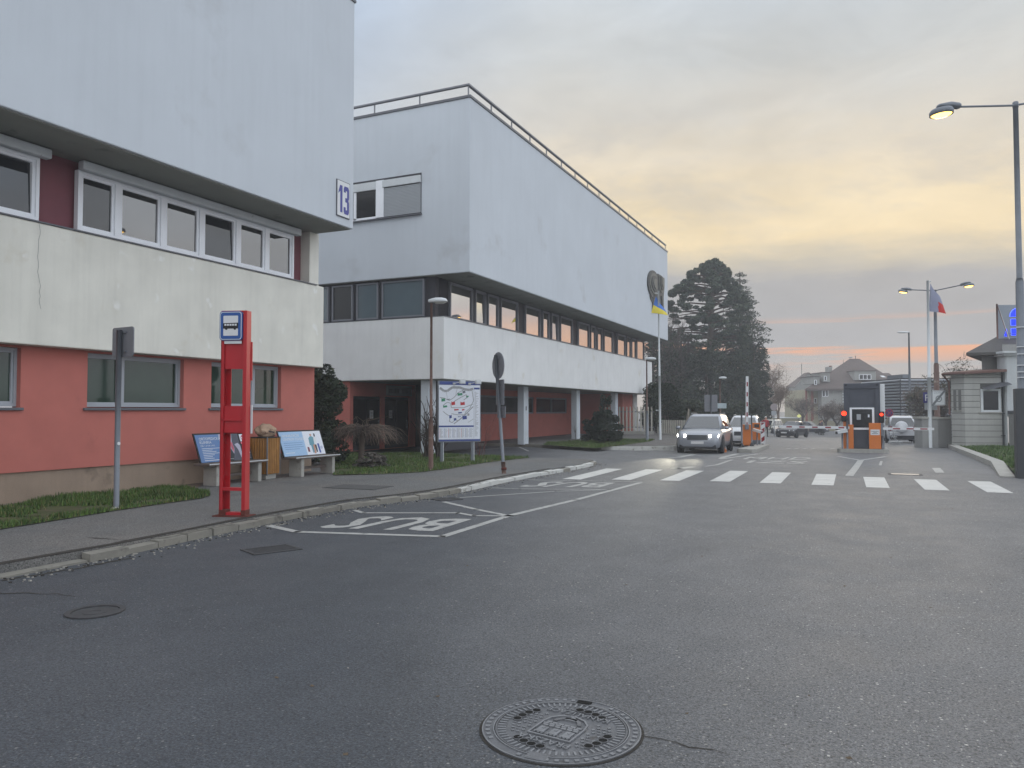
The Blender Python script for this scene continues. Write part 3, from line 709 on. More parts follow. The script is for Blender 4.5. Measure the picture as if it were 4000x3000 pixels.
# roof railing
rl_ = MB(); zt = 13.24
post = MB(); 
yy = YF + .1; posts = []
while yy < YB + .2: posts.append((XU - .12, yy)); yy += 1.88
xx = XU - 2.2
while xx > -40: posts.append((xx, YF + .1)); xx -= 2.05
for x, y in posts: rl_.box(x - .02, x + .02, y - .02, y + .02, zt, zt + .40, M_grey_frame)
rl_.box(XU - .18, XU - .06, YF + .04, YB + .25, zt + .40, zt + .46, M_grey_frame); rl_.box(-40, XU - .18, YF + .04, YF + .16, zt + .401, zt + .459, M_grey_frame)
rl_.build('roof_railing', b2)
# lettered sign over the entrance
so = PX(1607, 1540, XB + .1); yl, yr = yb_(1507), yb_(1604)
es = thing('entrance_sign', 'grey board with dark lettering above the arcade doors', 'sign', (XB, yl, 2.36))
m = MB(); m.box(XB + .002, XB + .06, yl, yr, 2.38, 2.80, M_blind); m.build('board', es)
m = MB(); rs_ = random.Random(4); q = yl + .12
while q < yr - .15:
    wq = rs_.uniform(.03, .09)
    if not (.46 < (q - yl) / (yr - yl) < .53): m.box(XB + .06, XB + .064, q, q + wq, 2.49, 2.66, M_darkmetal)
    q += wq + .035
    if q - wq < yl + .48 * (yr - yl) <= q + .05: m.build('lettering', es); m = MB()
m.build('lettering', es)
# abstract relief on the facade
rp = PX(2560, 1150, XU); ytop, ybot = PX(2560, 1063, XU).z, PX(2560, 1228, XU).z; yl, yr = yx(2528, 1100, XU), yx(2590, 1100, XU)
rel = thing('wall_relief', 'dark abstract metal relief of nested curves fixed high on the white facade', 'sculpture', (XU, (yl + yr) / 2, ybot))
M_rel = mat('weathered_bronze', (80, 82, 80), .7, metal=.2, var=.2, vs=2); M_rel2 = mat('bronze_edge', (104, 104, 98), .7, var=.2, vs=2)
W, H_ = yr - yl, ytop - ybot
def rp_(pts, th, mm, part):
    k = MB(); k.plate([(p[0] * W, p[1] * H_) for p in pts], (XU + .002, yl, ybot), UY, UZ, th, mm); k.build(part, rel)
def arcD(cx, cy, rx, ry, a0, a1, n=14): return [(cx + rx * math.cos(R(a0 + (a1 - a0) * i / n)), cy + ry * math.sin(R(a0 + (a1 - a0) * i / n))) for i in range(n + 1)]
rp_(arcD(.34, .66, .36, .33, 60, 270) + [(.34, .02), (.26, .0), (.30, .45), (.58, .5), (.58, .97)], .10, M_rel, 'profile_layer')
rp_([(.10, .45), (.16, .30), (.30, .22), (.38, .02), (.56, .04), (.62, .26), (.84, .30), (.94, .5), (.94, .90), (.6, .97), (.2, .93), (.05, .75)], .06, M_rel, 'backing_layer')
for i, s in enumerate((.8, .6, .38)): rp_(arcD(.34, .68, .36 * s, .31 * s, 60, 300), .14 + i * .05, M_rel2 if i % 2 == 0 else M_rel, 'curve_layer')
rp_([(.58, .98)] + arcD(.78, .86, .19, .12, 90, -20, 8) + [(.98, .72), (.92, .5), (.94, .2), (.98, .12), (.86, .12), (.82, .4), (.78, .5), (.66, .45), (.60, .2)], .12, M_rel, 'leaf_layer')
for i, s in enumerate((1., .72, .42)): rp_([(.78 - .17 * s, .93)] + arcD(.78, .80, .17 * s, .24 * s, 180, 360, 10) + [(.78 + .17 * s, .93)], .16 + i * .05, M_rel2 if i % 2 == 0 else M_rel, 'petal_layer')
# ---------------------------------------------------------------- traffic sign seen from behind (left)
p = G(454, 1987, SWZ)
ts = thing('traffic_sign', 'square traffic sign seen from behind on a grey pole in the nearest grass strip', 'traffic sign', p)
zt = PD(470, 1335, depth(p)).z
m = MB(); m.tube([p, Vector((p.x, p.y, zt + .20))], .045, M_galv, 12)
m.lathe([(.09, 0), (.06, .03), (.047, .035)], p, M_conc, 10); m.build('pole', ts)
m = MB(); m.disc(p + Vector((.046, -.01, 1.08)), UY, UZ, .03, .004, M_signwhite, 8); m.build('sticker', ts)
def rrect(w, h, r, n=4):
    out = []
    for cx, cy, a in ((w / 2 - r, h / 2 - r, 0), (-w / 2 + r, h / 2 - r, 90), (-w / 2 + r, -h / 2 + r, 180), (w / 2 - r, -h / 2 + r, 270)):
        for i in range(n + 1): t = R(a + 90 * i / n); out.append((cx + r * math.cos(t), cy + r * math.sin(t)))
    return out
zt = PD(470, 1335, depth(p)).z
def back_plate(root, C, u, w, h, r=.05, shape=None, th=.018, name='sign_plate', clampz=(-.16, .16), face=M_signblue):
    u = Vector(u).normalized(); nn = u.cross(UZ)                 # plate normal
    k = MB(); k.plate(shape or rrect(w, h, r), C, u, UZ, th, M_grey_frame); o = k.build(name, root)
    k = MB(); k.plate([(a * .97, b * .97) for a, b in (shape or rrect(w, h, r))], C + nn * (th + .001), u, UZ, .002, face); k.build('sign_face', o)
    k = MB()
    for z in clampz: k.box(-.12, .12, -.025, -.002, -.012 + z, .012 + z, M_galv)
    for i, q in enumerate(k.v): k.v[i] = C + u * q.x + nn * q.y + UZ * q.z
    k.build('clamp', o); return o
back_plate(ts, Vector((p.x + .02, p.y + .05, zt)), (-1, .12, 0), .60, .50, .05)

# ---------------------------------------------------------------- red bus stop pylon
a, b = G(872, 2014, SWZ), G(940, 2021, SWZ)
p = G(905, 2018, SWZ); d = depth(p); hh = hz(1212, d) - SWZ
bs = thing('bus_stop_pylon', 'tall red steel bus stop pylon with blue bus sign by the kerb', 'bus stop', p)
T = rotz(p, R(17)); W = .42; D = .15
m = MB(); m.T = T
for sx in (-1, 1):
    x0, x1 = (-W / 2, -W / 2 + .10) if sx < 0 else (W / 2 - .06, W / 2)
    if sx < 0: m.box(x0, x0 + .012, 0, D, .02, hh, M_signred); m.box(x0, x1, D - .012, D, .02, hh - .03, M_signred); m.box(x0, x0 + .05, -.0, .012, .02, hh, M_signred)
    else: m.bbox(x0, x1, 0, D, .02, hh, M_signred, .006)
m.build('post', bs)
m = MB(); m.T = T
def band(z0, z1, y0=.03, y1=.05): m.box(-W / 2 + .013, W / 2 - .06, y0, y1, z0, z1, M_signred)
band(hh * .715, hh * .985); m.build('upper_panel', bs)
m = MB(); m.T = T; m.box(-W / 2 + .013, W / 2 - .06, .03, .05, hh * .405, hh * .535, M_signred); m.box(-W / 2 + .013, W / 2 - .06, -.0, .1, hh * .463, hh * .472, M_signred); m.box(-W / 2 + .013, W / 2 - .06, .10, .12, hh * .40, hh * .465, M_signred); m.build('middle_panel', bs)
for y0_, z0_, z1_ in ((0, hh - .03, hh), (.01, hh * .124, hh * .138), (.01, .02, .06)):
    m = MB(); m.T = T; m.box(-W / 2 + .013, W / 2 - .06, y0_, D - .02, z0_, z1_, M_signred); m.build('crossbar', bs)
m = MB(); m.T = T; m.box(-W / 2 - .08, W / 2 + .08, -.06, D + .06, 0, .018, M_redrust)
for sx in (-1, 1):
    x = -W / 2 if sx < 0 else W / 2 - .06; m.box(x - .003, x + (.104 if sx < 0 else .064), -.003, D + .003, .019, .10, M_redrust)
m.build('base_plate', bs)
m = MB(); m.T = T; zc = hh * .925; O = T @ Vector((-.035, -.004, zc)); u = T.to_3x3() @ UX
m2 = MB(); m2.plate(rrect(.37, .45, .045), O + Vector((0, -.002, 0)), u, UZ, .025, M_signblue)
m2.plate(rrect(.35, .43, .04), O - (T.to_3x3() @ UY) * .028, u, UZ, .002, M_signwhite); m2.plate(rrect(.33, .41, .035), O - (T.to_3x3() @ UY) * .031, u, UZ, .002, M_signblue)
m2.plate(rrect(.24, .31, .012), O - (T.to_3x3() @ UY) * .034, u, UZ, .002, M_signwhite); sgp = m2.build('bus_sign', bs)
m2 = MB(); q = O - (T.to_3x3() @ UY) * .037
m2.plate([(-.12, -.045), (.12, -.045), (.125, .02), (.12, .045), (-.12, .04), (-.125, .0)], q, u, UZ, .002, M_black)
for xx in (-.07, .07): m2.disc(q + u * xx - UZ * .045, u, UZ, .02, .003, M_black, 10)
for i in range(5): m2.plate([(-.10 + i * .042, .0), (-.068 + i * .042, .0), (-.068 + i * .042, .028), (-.10 + i * .042, .028)], q - (T.to_3x3() @ UY) * .003, u, UZ, .001, M_signwhite)
m2.build('bus_pictogram', sgp)
m = MB(); m.T = T; m.box(-.15, .13, -.012, -.004, hh * .838, hh * .852, M_signwhite); m.build('line_strip', bs)
m = MB(); m.T = T; m.box(W / 2 - .05, W / 2 + .012, D, D + .03, hh * .66, hh * .85, M_signred); m.build('timetable_case', bs)
m = MB(); m.T = T; m.box(W / 2 - .03, W / 2 + .02, D + .0, D + .035, hh * .40, hh * .54, M_pale); m.build('notice_edge', bs)

# ---------------------------------------------------------------- benches with advertisement boards
def poster_pts(k, pts, m_, l=.004): k.plate(pts, PO, PU, PV, l, m_)
M_padblue = mat('poster_blue', (86, 118, 164), .4, var=.03); M_padlight = mat('poster_pale_blue', (150, 182, 214), .4, var=.03)
M_padwhite = mat('poster_white', (214, 218, 226), .4, var=.03); M_ink = mat('poster_ink', (40, 42, 48), .5, var=.05); M_xray = mat('xray_grey', (72, 74, 86), .4, var=.3, vs=6)
M_xbone = mat('xray_bone', (170, 168, 184), .4, var=.15, vs=8); M_xpink = mat('xray_pink', (216, 110, 128), .4, var=.15, vs=8); M_skin = mat('skin', (188, 140, 118), .7, var=.05)
M_teal = mat('shirt_teal', (104, 150, 164), .7, var=.06); M_jeans = mat('jeans_blue', (74, 96, 160), .8, var=.08)
def bench(base, label, L, kind):
    bt_ = thing('advert_bench', label, 'bench', base, 0, 'benches with advertisement backs')
    m = MB(); m.T = Matrix.Translation(base)
    m.bbox(-.22, .24, -L / 2, L / 2, .44, .49, M_wooddark, .008); m.box(.235, .247, -L / 2, L / 2, .472, .492, M_pale); m.build('seat', bt_)
    for y in (-L / 2 + .30, L / 2 - .20):
        m = MB(); m.T = Matrix.Translation(base); m.bbox(-.20, .19, y - .055, y + .055, 0, .44, M_conc, .012); m.build('leg', bt_)
    m = MB(); m.T = Matrix.Translation(base); m.box(-.05, .0, -L / 2 + .36, L / 2 - .26, .17, .23, M_wooddark); m.build('stretcher', bt_)
    # board leans back behind the seat
    h = .62; yb0, yb1 = (-L / 2 + .14, L / 2 - .10) if kind == 0 else (-L / 2 + .02, L / 2 - .12)
    O_ = base + Vector((-.14, yb0, .50)); tl = Vector((-.28, -.10 if kind == 0 else -.10, 1)).normalized()
    w_ = yb1 - yb0
    k = MB(); fr = [(-.03, -.03), (w_ + .03, -.03), (w_ + .03, h + .03), (-.03, h + .03)]; k.plate(fr, O_ - Vector((.025, 0, 0)), UY, tl, .022, M_black)
    bd = k.build('advert_board', bt_)
    global PO, PU, PV
    nn = UY.cross(tl).normalized(); PO, PU, PV = O_ + nn * .002, UY, tl
    k = MB()
    def rect(x0, x1, y0, y1, mm, l=.003): poster_pts(k, [(x0 * w_, y0 * h), (x1 * w_, y0 * h), (x1 * w_, y1 * h), (x0 * w_, y1 * h)], mm, l)
    def tx(s, x, y, sz, mm, al='L'): k.text(s, PO + PU * (x * w_) + PV * (y * h), PU, PV, sz, mm, al, .006)
    if kind == 0:
        rect(0, .44, 0, 1, M_padblue); rect(.44, .82, 0, 1, M_xray); rect(.82, 1, 0, 1, M_black)
        tx('ORTOPEDICKÁ', .06, .80, .088, M_signwhite); tx('KLINIKA', .06, .67, .088, M_signwhite); tx('FNB, 1. LF UK a IPVZ', .06, .57, .045, M_signwhite)
        for i, x in enumerate((.36, .20, .27, .35, .22, .17, .2)): rect(.07, .07 + x * .95, .49 - i * .06, .505 - i * .06, M_signwhite, .005)
        rect(.07, .62, .055, .075, M_signwhite, .005)
        for pts, mm in (([(.44, 1), (.52, 1), (.50, .6), (.44, .7)], M_xbone), ([(.44, .7), (.5, .5), (.47, .2), (.44, .2)], M_padlight), ([(.58, 1), (.70, 1), (.67, .7), (.69, .45), (.66, .25), (.61, .5), (.62, .75)], M_xbone), ([(.62, .72), (.67, .68), (.685, .45), (.66, .3), (.63, .45)], M_xpink),
                        ([(.71, .6), (.78, .65), (.82, .55), (.82, .1), (.79, .05), (.76, .4)], M_xbone), ([(.52, .35), (.60, .5), (.66, .22), (.62, .0), (.5, .0)], M_ink)):
            poster_pts(k, [(q[0] * w_, q[1] * h) for q in pts], mm, .005)
        rect(.85, .99, .70, .97, M_padwhite, .005); rect(.85, .99, .60, .68, M_xpink, .005)
        for r0, mm, l in ((.068, M_signred, .006), (.052, M_padwhite, .007)): k.disc(PO + PU * (.92 * w_) + PV * (.83 * h), PU, PV, r0, l, mm, 20)
        poster_pts(k, [(.885 * w_, .90 * h), (.895 * w_, .92 * h), (.955 * w_, .76 * h), (.945 * w_, .74 * h)], M_signred, .009)
        for x, y, r0 in ((.895, .36, .055), (.95, .28, .055), (.90, .27, .05)): k.disc(PO + PU * (x * w_) + PV * (y * h), PU, PV, r0, .005, M_signwhite, 16)
        tx('B', .865, .22, .11, M_black)
        for y in (.15, .10, .05): rect(.86, .98, y, y + .028, M_galv, .005)
    else:
        rect(0, .55, 0, 1, M_padlight); rect(.55, 1, 0, 1, M_padwhite)
        tx('REHABILITAČNÍ', .06, .79, .088, M_signwhite); tx('CENTRUM TOUŠEŇ', .06, .64, .088, M_signwhite)
        for i, x in enumerate((.44, .42, .44, .34)): rect(.06, .06 + x, .53 - i * .085, .545 - i * .085, M_padblue, .005)
        rect(.05, .26, .12, .14, M_signwhite, .005)
        def pol(pts, mm, l=.005): poster_pts(k, [(q[0] * w_, q[1] * h) for q in pts], mm, l)
        pol([(.70, .08), (.735, .08), (.755, .42), (.80, .42), (.80, .72), (.76, .78), (.72, .78), (.67, .70), (.66, .40), (.69, .40)], M_teal)
        pol([(.735, .05), (.775, .05), (.785, .42), (.745, .42)], M_skin, .007); pol([(.72, .79), (.755, .79), (.76, .88), (.72, .88)], M_skin, .006)
        pol([(.78, .42), (.83, .45), (.86, .70), (.82, .76), (.79, .70)], M_signwhite, .007); pol([(.815, .76), (.845, .76), (.85, .88), (.82, .90)], M_ink, .007)
        pol([(.86, .06), (.90, .06), (.895, .46), (.85, .46)], M_jeans, .006); pol([(.79, .1), (.82, .1), (.825, .42), (.785, .42)], M_ink, .006)
        pol([(.585, .14), (.63, .12), (.63, .32), (.59, .34)], M_maroon, .006)
        k.disc(PO + PU * (.94 * w_) + PV * (.29 * h), PU, PV, .035, .005, M_jeans, 14); k.disc(PO + PU * (.94 * w_) + PV * (.29 * h), PU, PV, .022, .006, M_padwhite, 12)
    k.build('poster', bd)
    return bt_
b1a, b1b = G(843, 1899, SWZ), G(1003, 1880, SWZ); b2a, b2b = G(1172, 1863, SWZ), G(1296, 1849, SWZ)
bench(Vector((-12.88, (b1a.y + b1b.y) / 2 - .05, SWZ)), 'nearer bench with the orthopaedic x-ray advertisement as its back', (b1b.y - b1a.y) + .5, 0)
bench(Vector((-12.76, (b2a.y + b2b.y) / 2 - .05, SWZ)), 'farther bench with the rehabilitation advertisement of two people as its back', (b2b.y - b2a.y) + .5, 1)
# litter bin
p = G(1045, 1873, SWZ); p = Vector((p.x - .22, p.y + .12, SWZ))
lb = thing('litter_bin', 'square wooden slatted litter bin between the two advertisement benches', 'litter bin', p)
T = rotz(p, R(8)); s_ = .25
m = MB(); m.T = T; m.bbox(-.2, .2, -.2, .2, 0, .12, M_conc, .012); m.build('base', lb)
m = MB(); m.T = T; m.box(-s_ + .03, s_ - .03, -s_ + .03, s_ - .03, .121, .98, M_black); m.build('liner', lb)
m = MB(); m.T = T
for i in range(7):
    x = -s_ + .02 + i * .072; m.box(x, x + .052, -s_ - .005, -s_ + .02, .13, .97, M_wood); m.box(x, x + .052, s_ - .02, s_ + .005, .13, .97, M_wood)
    m.box(s_ - .02, s_ + .006, x, x + .052, .13, .97, M_wood); m.box(-s_ - .006, -s_ + .02, x, x + .052, .13, .97, M_wood)
m.build('slats', lb)
m = MB(); m.T = T
for sx in (-1, 1):
    for sy in (-1, 1): m.box(sx * (s_ + .008) - .012, sx * (s_ + .008) + .012, sy * (s_ + .008) - .012, sy * (s_ + .008) + .012, .10, 1.0, M_galv)
m.box(-s_, s_, -s_, s_, .985, 1.0, M_darkmetal); m.build('frame', lb)
# rough stone lying on the bin
rb = p + Vector((0, .04, 1.0))
bm = bmesh.new(); bmesh.ops.create_icosphere(bm, subdivisions=4, radius=1)
for v in bm.verts:
    q = v.co.copy(); nz = 1 + .22 * mnoise.noise(q * 1.6) + .10 * mnoise.noise(q * 4) + .05 * mnoise.noise(q * 9)
    v.co = Vector((q.x * .20 * nz, q.y * .28 * nz, max(q.z * .17 * nz, -.135) + .135))
m = MB(); M_rock = mat('tan_rock', (168, 142, 120), .9, var=.2, vs=6, bump=.6, bs=30, stain=((108, 82, 68), .50, 4.5)); m.bm(bm, M_rock, True); m.T = None
for i, q in enumerate(m.v): m.v[i] = rb + q
ro_ = m.build('boulder'); 
tag(ro_, 'tan rough stone lying on top of the slatted litter bin', 'stone')
m = MB(); rs_ = random.Random(8)
for i in range(6): m.box(rb.x + .205, rb.x + .212, rb.y - .12 + i * .032, rb.y - .10 + i * .032, rb.z + .12 - i * .006, rb.z + .155 - i * .006, M_ink)
m.build('inscription', ro_)

# ---------------------------------------------------------------- unlit lamp on the rusty post
p = G(1683, 1837, SWZ); d = depth(p); zt = hz(1182, d); zs = hz(1640, d)
lp = thing('lamp_post', 'street lamp with rust brown post and pale unlit head, beside the map board', 'street lamp', p)
m = MB(); m.tube([p, Vector((p.x, p.y, zs - .1)), Vector((p.x, p.y, zs + .08))], [.068, .062, .04], M_rust, 14, smooth=True); m.tube([Vector((p.x, p.y, zs + .05)), Vector((p.x, p.y, zt))], [.040, .033], M_rust, 12); m.build('post', lp)
def cobra(root, base, u, L, s=1.0, lit=False):
    """drop-shaped street lamp head pointing along u"""
    u = Vector(u).normalized(); v = UZ.cross(u); k = MB()
    st = [(-.04, .055, .075), (.10, .085, .10), (.2, .125, .115), (.42, .135, .11), (.55, .11, .085), (.60, .06, .04)]
    rings = []
    for x, w, h in st:
        x *= L / .6; rings.append([base + u * x + v * (w * s * math.cos(t)) + UZ * (max(math.sin(t), -.12) * h * s) for t in [2 * math.pi * j / 14 for j in range(14)]])
    k.loft(rings, M_pale); hd = k.build('lamp_head', root)
    k = MB(); rings = []
    for x, w, h in ((.15, .07, .0), (.22, .11, .05), (.42, .115, .06), (.54, .08, .03)):
        x *= L / .6; rings.append([base + u * x + v * (w * s * math.cos(t)) + UZ * (-.01 - max(-math.sin(t), 0) * h * s) for t in [2 * math.pi * j / 12 for j in range(12)]])
    k.loft(rings, M_lampon if lit else M_lampoff); k.build('lens', hd); return hd
right_cam = Vector((math.cos(YAW), math.sin(YAW), 0))
cobra(lp, Vector((p.x - .05, p.y, zt + .03)), right_cam * .9 + Vector((0, -.25, 0)), .50, 1.0)
p = G(2528, 1722, FZ); d = depth(p); zt = hz(1405, d); zs = hz(1622, d)
lp = thing('lamp_post', 'grey street lamp with unlit head at the far corner of the white wing', 'street lamp', p)
m = MB(); m.tube([p, Vector((p.x, p.y, zs)), Vector((p.x, p.y, zs + .25))], [.085, .08, .045], M_galv, 12); m.tube([Vector((p.x, p.y, zs + .2)), Vector((p.x, p.y, zt))], [.045, .035], M_rust, 10); m.build('post', lp)
cobra(lp, Vector((p.x - .05, p.y, zt + .02)), right_cam, .55, 1.1)

# ---------------------------------------------------------------- map board
pl, pr = G(1732, 1808, SWZ), G(1852.5, 1805, SWZ); dl = depth(pl)
u = (pr - pl).normalized(); u.z = 0
mb_ = thing('map_board', 'white site map board on two grey legs with blue strip and two floodlights', 'map board', (pl + pr) / 2)
v = UZ; nrm = u.cross(UZ)
zb0, zb1 = hz(1724, depth(pl)), hz(1489, depth(pl)) 
oL = PD(1714, 1724, dl); W = (PD(1877, 1715, depth(pr) + .05) - oL).length
O = Vector((oL.x, oL.y, zb0)); Hh = zb1 - zb0
for q, s in ((pl, 0), (pr, 1)):
    m = MB(); m.T = basis(q, u, -nrm); m.bbox(-.05, .05, .15, .23, 0, zb0 - q.z + .3, M_galv, .006); m.box(.03, .052, .145, .149, 0, zb0 - q.z + .02, M_pale); m.build('leg', mb_)
m = MB(); m.plate([(-.03, -.03), (W + .03, -.03), (W + .03, Hh + .02), (-.03, Hh + .02)], O - nrm * .06, u, v, .058, M_galv); m.build('frame', mb_)
PO, PU, PV = O, u, v
def mr_(k, x0, x1, y0, y1, mm, l): k.plate([(x0 * W, y0 * Hh), (x1 * W, y0 * Hh), (x1 * W, y1 * Hh), (x0 * W, y1 * Hh)], PO, PU, PV, l, mm)
m = MB(); mr_(m, .0, 1, .03, .94, M_padwhite, .004); 
mapblue = mat('map_blue', (52, 70, 132), .4, var=.04); mr_(m, .02, 1, .945, 1.0, mapblue, .005); mr_(m, 0, 1, .0, .028, mapblue, .004); mr_(m, .0, .845, .235, .262, mapblue, .007); mr_(m, .855, .99, .87, .90, mapblue, .007); mr_(m, .848, .853, .05, .92, M_galv, .006)
mroad = mat('map_road', (150, 152, 154), .5, var=.05); mgreen = mat('map_green', (58, 132, 100), .5, var=.05); mred = mat('map_red', (176, 44, 50), .5, var=.05)
def mline(pts, wd, mm=None):
    for (a, b), (c, d_) in zip(pts, pts[1:]):
        A, B = Vector((a * W, b * Hh)), Vector((c * W, d_ * Hh)); t = (B - A).normalized(); nn = Vector((-t.y, t.x)) * wd / 2; m.plate([tuple(A - nn), tuple(B - nn), tuple(B + nn), tuple(A + nn)], PO, PU, PV, .0075 + rnd.random() * .0008, mm or mroad)
mline([(.02, .89), (.12, .84), (.2, .84), (.32, .90), (.5, .90), (.62, .87), (.74, .86), (.83, .88)], .075)
mline([(.02, .73), (.12, .72), (.25, .68), (.36, .73), (.46, .81), (.6, .86)], .02); mline([(.1, .60), (.2, .65), (.3, .63), (.4, .68), (.52, .73), (.66, .78), (.7, .74), (.6, .69)], .02)
mline([(.28, .62), (.3, .56), (.45, .56), (.6, .56), (.75, .6), (.83, .62)], .02); mline([(.1, .5), (.2, .44), (.28, .42), (.25, .33), (.32, .31), (.4, .36), (.46, .34)], .02); mline([(.3, .46), (.45, .44), (.62, .44), (.66, .5), (.75, .55), (.84, .68), (.80, .86)], .02)
mline([(.36, .29), (.5, .36), (.65, .45), (.83, .58)], .03); mline([(.7, .31), (.84, .37)], .012); mline([(.4, .78), (.44, .88)], .01); mline([(.2, .72), (.17, .84)], .008)
for x, y, w_, h_, mm in ((.45, .76, .12, .05, mgreen), (.06, .66, .09, .06, mgreen), (.10, .56, .10, .04, mgreen), (.66, .73, .06, .035, mgreen), (.30, .60, .09, .065, mred), (.52, .60, .11, .06, mred), (.37, .51, .11, .03, mred), (.56, .51, .06, .03, mred), (.25, .38, .06, .06, mapblue), (.36, .34, .06, .05, mapblue), (.47, .46, .09, .03, mapblue), (.57, .36, .11, .07, mapblue), (.46, .40, .08, .015, mapblue), (.57, .80, .07, .05, M_galv), (.2, .69, .07, .02, M_galv), (.69, .42, .05, .05, mroad)):
    m.plate([(x * W, y * Hh), ((x + w_) * W, (y + .01) * Hh), ((x + w_ * .9) * W, (y + h_) * Hh), ((x + w_ * .3) * W, (y + h_ * .8) * Hh), (x * W, (y + h_) * Hh)], PO, PU, PV, .009, mm)
rr = random.Random(2)
for i in range(8):
    x = .02 + i * .104; mr_(m, x, x + .006, .06, .215, (mred, mapblue, mred, mapblue, mapblue, mred, mapblue, mapblue)[i], .0065)
    for j in range(9): mr_(m, x + .014, x + .014 + rr.uniform(.03, .07), .065 + j * .017, .071 + j * .017, mroad, .006)
for j in range(40): mr_(m, .87, .87 + rr.uniform(.03, .10), .08 + j * .019, .087 + j * .019, mroad, .006)
m.box(0, 0, 0, 0, 0, 0, M_padwhite) if False else None
m.build('map_panel', mb_)
m = MB(); m.text('FN', PO + PU * .07 + PV * (Hh * .958), PU, PV, .05, M_signwhite); m.build('header_lettering', mb_)
for x in (.36, .74):
    A = O + u * (x * W) + UZ * (Hh * .965) + nrm * .02; E = A + nrm * .55 + u * .10 + UZ * .04
    m = MB(); m.tube([A, E], .014, M_pale, 8); m.box(A.x - .03, A.x + .03, A.y - .03, A.y + .03, A.z - .03, A.z + .03, M_pale); ar = m.build('lamp_arm', mb_)
    m = MB(); m.T = basis(E, u, nrm); m.bbox(-.09, .09, -.06, .08, -.05, .07, M_pale, .02); hd = m.build('floodlight', ar)
    m = MB(); m.T = basis(E, u, nrm); m.box(-.075, .075, -.045, .065, -.06, -.051, M_lampoff); m.build('lens', hd)

# ---------------------------------------------------------------- round sign seen from behind, leaning
p = G(1968.5, 1850, SWZ); d = depth(p); top = PD(1936, 1386, d)
rs = thing('traffic_sign', 'leaning round traffic sign with two plates below, seen from behind on the pavement', 'traffic sign', p)
e = p + (top - p) * .20
m = MB(); m.tube([p, p + (e - p) * .5], .055, M_rust, 12); m.tube([p + (e - p) * .45, top], .042, M_galv, 12); m.lathe([(.075, 0), (.075, .05), (.06, .06)], p + UZ * .10, M_redrust, 8); m.build('pole', rs)
ang = Vector((-.35, .93, 0)).normalized()
def onpole(y): t = (1850 - y) / (1850 - 1386); return p + (top - p) * t
uu = (right_cam * .45 - right_cam.cross(UZ) * -.89).normalized(); nn = uu.cross(UZ)
if nn.dot(right_cam.cross(UZ)) > 0: uu = -uu; nn = uu.cross(UZ)
circ = [(.35 * math.cos(2 * math.pi * i / 28), .35 * math.sin(2 * math.pi * i / 28)) for i in range(28)]
back_plate(rs, onpole(1428) + nn * .045, uu, .7, .7, shape=circ, face=M_signred, clampz=(-.17, .17))
back_plate(rs, onpole(1533) + nn * .045 , uu, .46, .66, .04, name='plate', face=M_signwhite, clampz=(-.2, .2))
back_plate(rs, onpole(1610) + nn * .045 , uu, .46, .30, .03, name='plate', face=M_signwhite, clampz=(-.08, .08))

# ---------------------------------------------------------------- flags
def flag_thing(name, label, base, top, rad, flagpts, cols, step, d, loc=0):
    t = thing(name, label, 'flagpole', base)
    m = MB(); s = base + (top - base) * step; x = Vector((top.x, top.y, 0))
    m.tube([base, s], [rad * 1.25, rad * 1.2], M_pale, 12); m.tube([s - UZ * .05, top], [rad, rad * .75], M_pale, 12); m.build('pole', t)
    return t
base = G(2579, 1718.5, FZ); d = depth(base); top = PD(2572, 1136, d)
fp_ = flag_thing('flagpole', 'white flagpole flying a blue and yellow flag at the end of the hospital wing', base, top, .055, None, None, .43, d)
m = MB(); m.tube([top - UZ * .16, PD(2560, 1145, d)], .03, M_pale, 8); m.tube([Vector((base.x - .04, base.y, hz(1603, d))), Vector((base.x - .22, base.y - .05, hz(1603, d)))], .04, M_pale, 6); m.build('halyard_arm', fp_)
def cloth(root, cor, m1, m2, split, name, wave=.12, nx=14, ny=10):
    """cor: top-hoist, top-fly, bottom-fly, bottom-hoist; two materials split across"""
    A, B, C, D = cor; vs = []; fs1 = []; nn = (B - A).cross(D - A).normalized()
    for j in range(ny + 1):
        for i in range(nx + 1):
            a, b = i / nx, j / ny; q = (A * (1 - a) + B * a) * (1 - b) + (D * (1 - a) + C * a) * b
            vs.append(q + nn * wave * math.sin(a * 5 + b * 2.5) * (.3 + a))
    k1, k2 = MB(), MB()
    for j in range(ny):
        for i in range(nx):
            f = [vs[j * (nx + 1) + i], vs[j * (nx + 1) + i + 1], vs[(j + 1) * (nx + 1) + i + 1], vs[(j + 1) * (nx + 1) + i]]
            (k1 if split(i / nx, j / ny) else k2).add(f, [(0, 1, 2, 3)], m1 if split(i / nx, j / ny) else m2, True)
    fo = k1.build(name, root); k2.build('flag_field', fo); return fo
M_fblue = mat('flag_blue', (70, 112, 186), .8, var=.06); M_fyel = mat('flag_yellow', (214, 196, 70), .8, var=.06)
cloth(fp_, (PD(2562, 1158, d), PD(2596, 1212, d), PD(2611, 1231, d - .6), PD(2544, 1222, d)), M_fblue, M_fyel, lambda a, b: b < .5, 'flag')
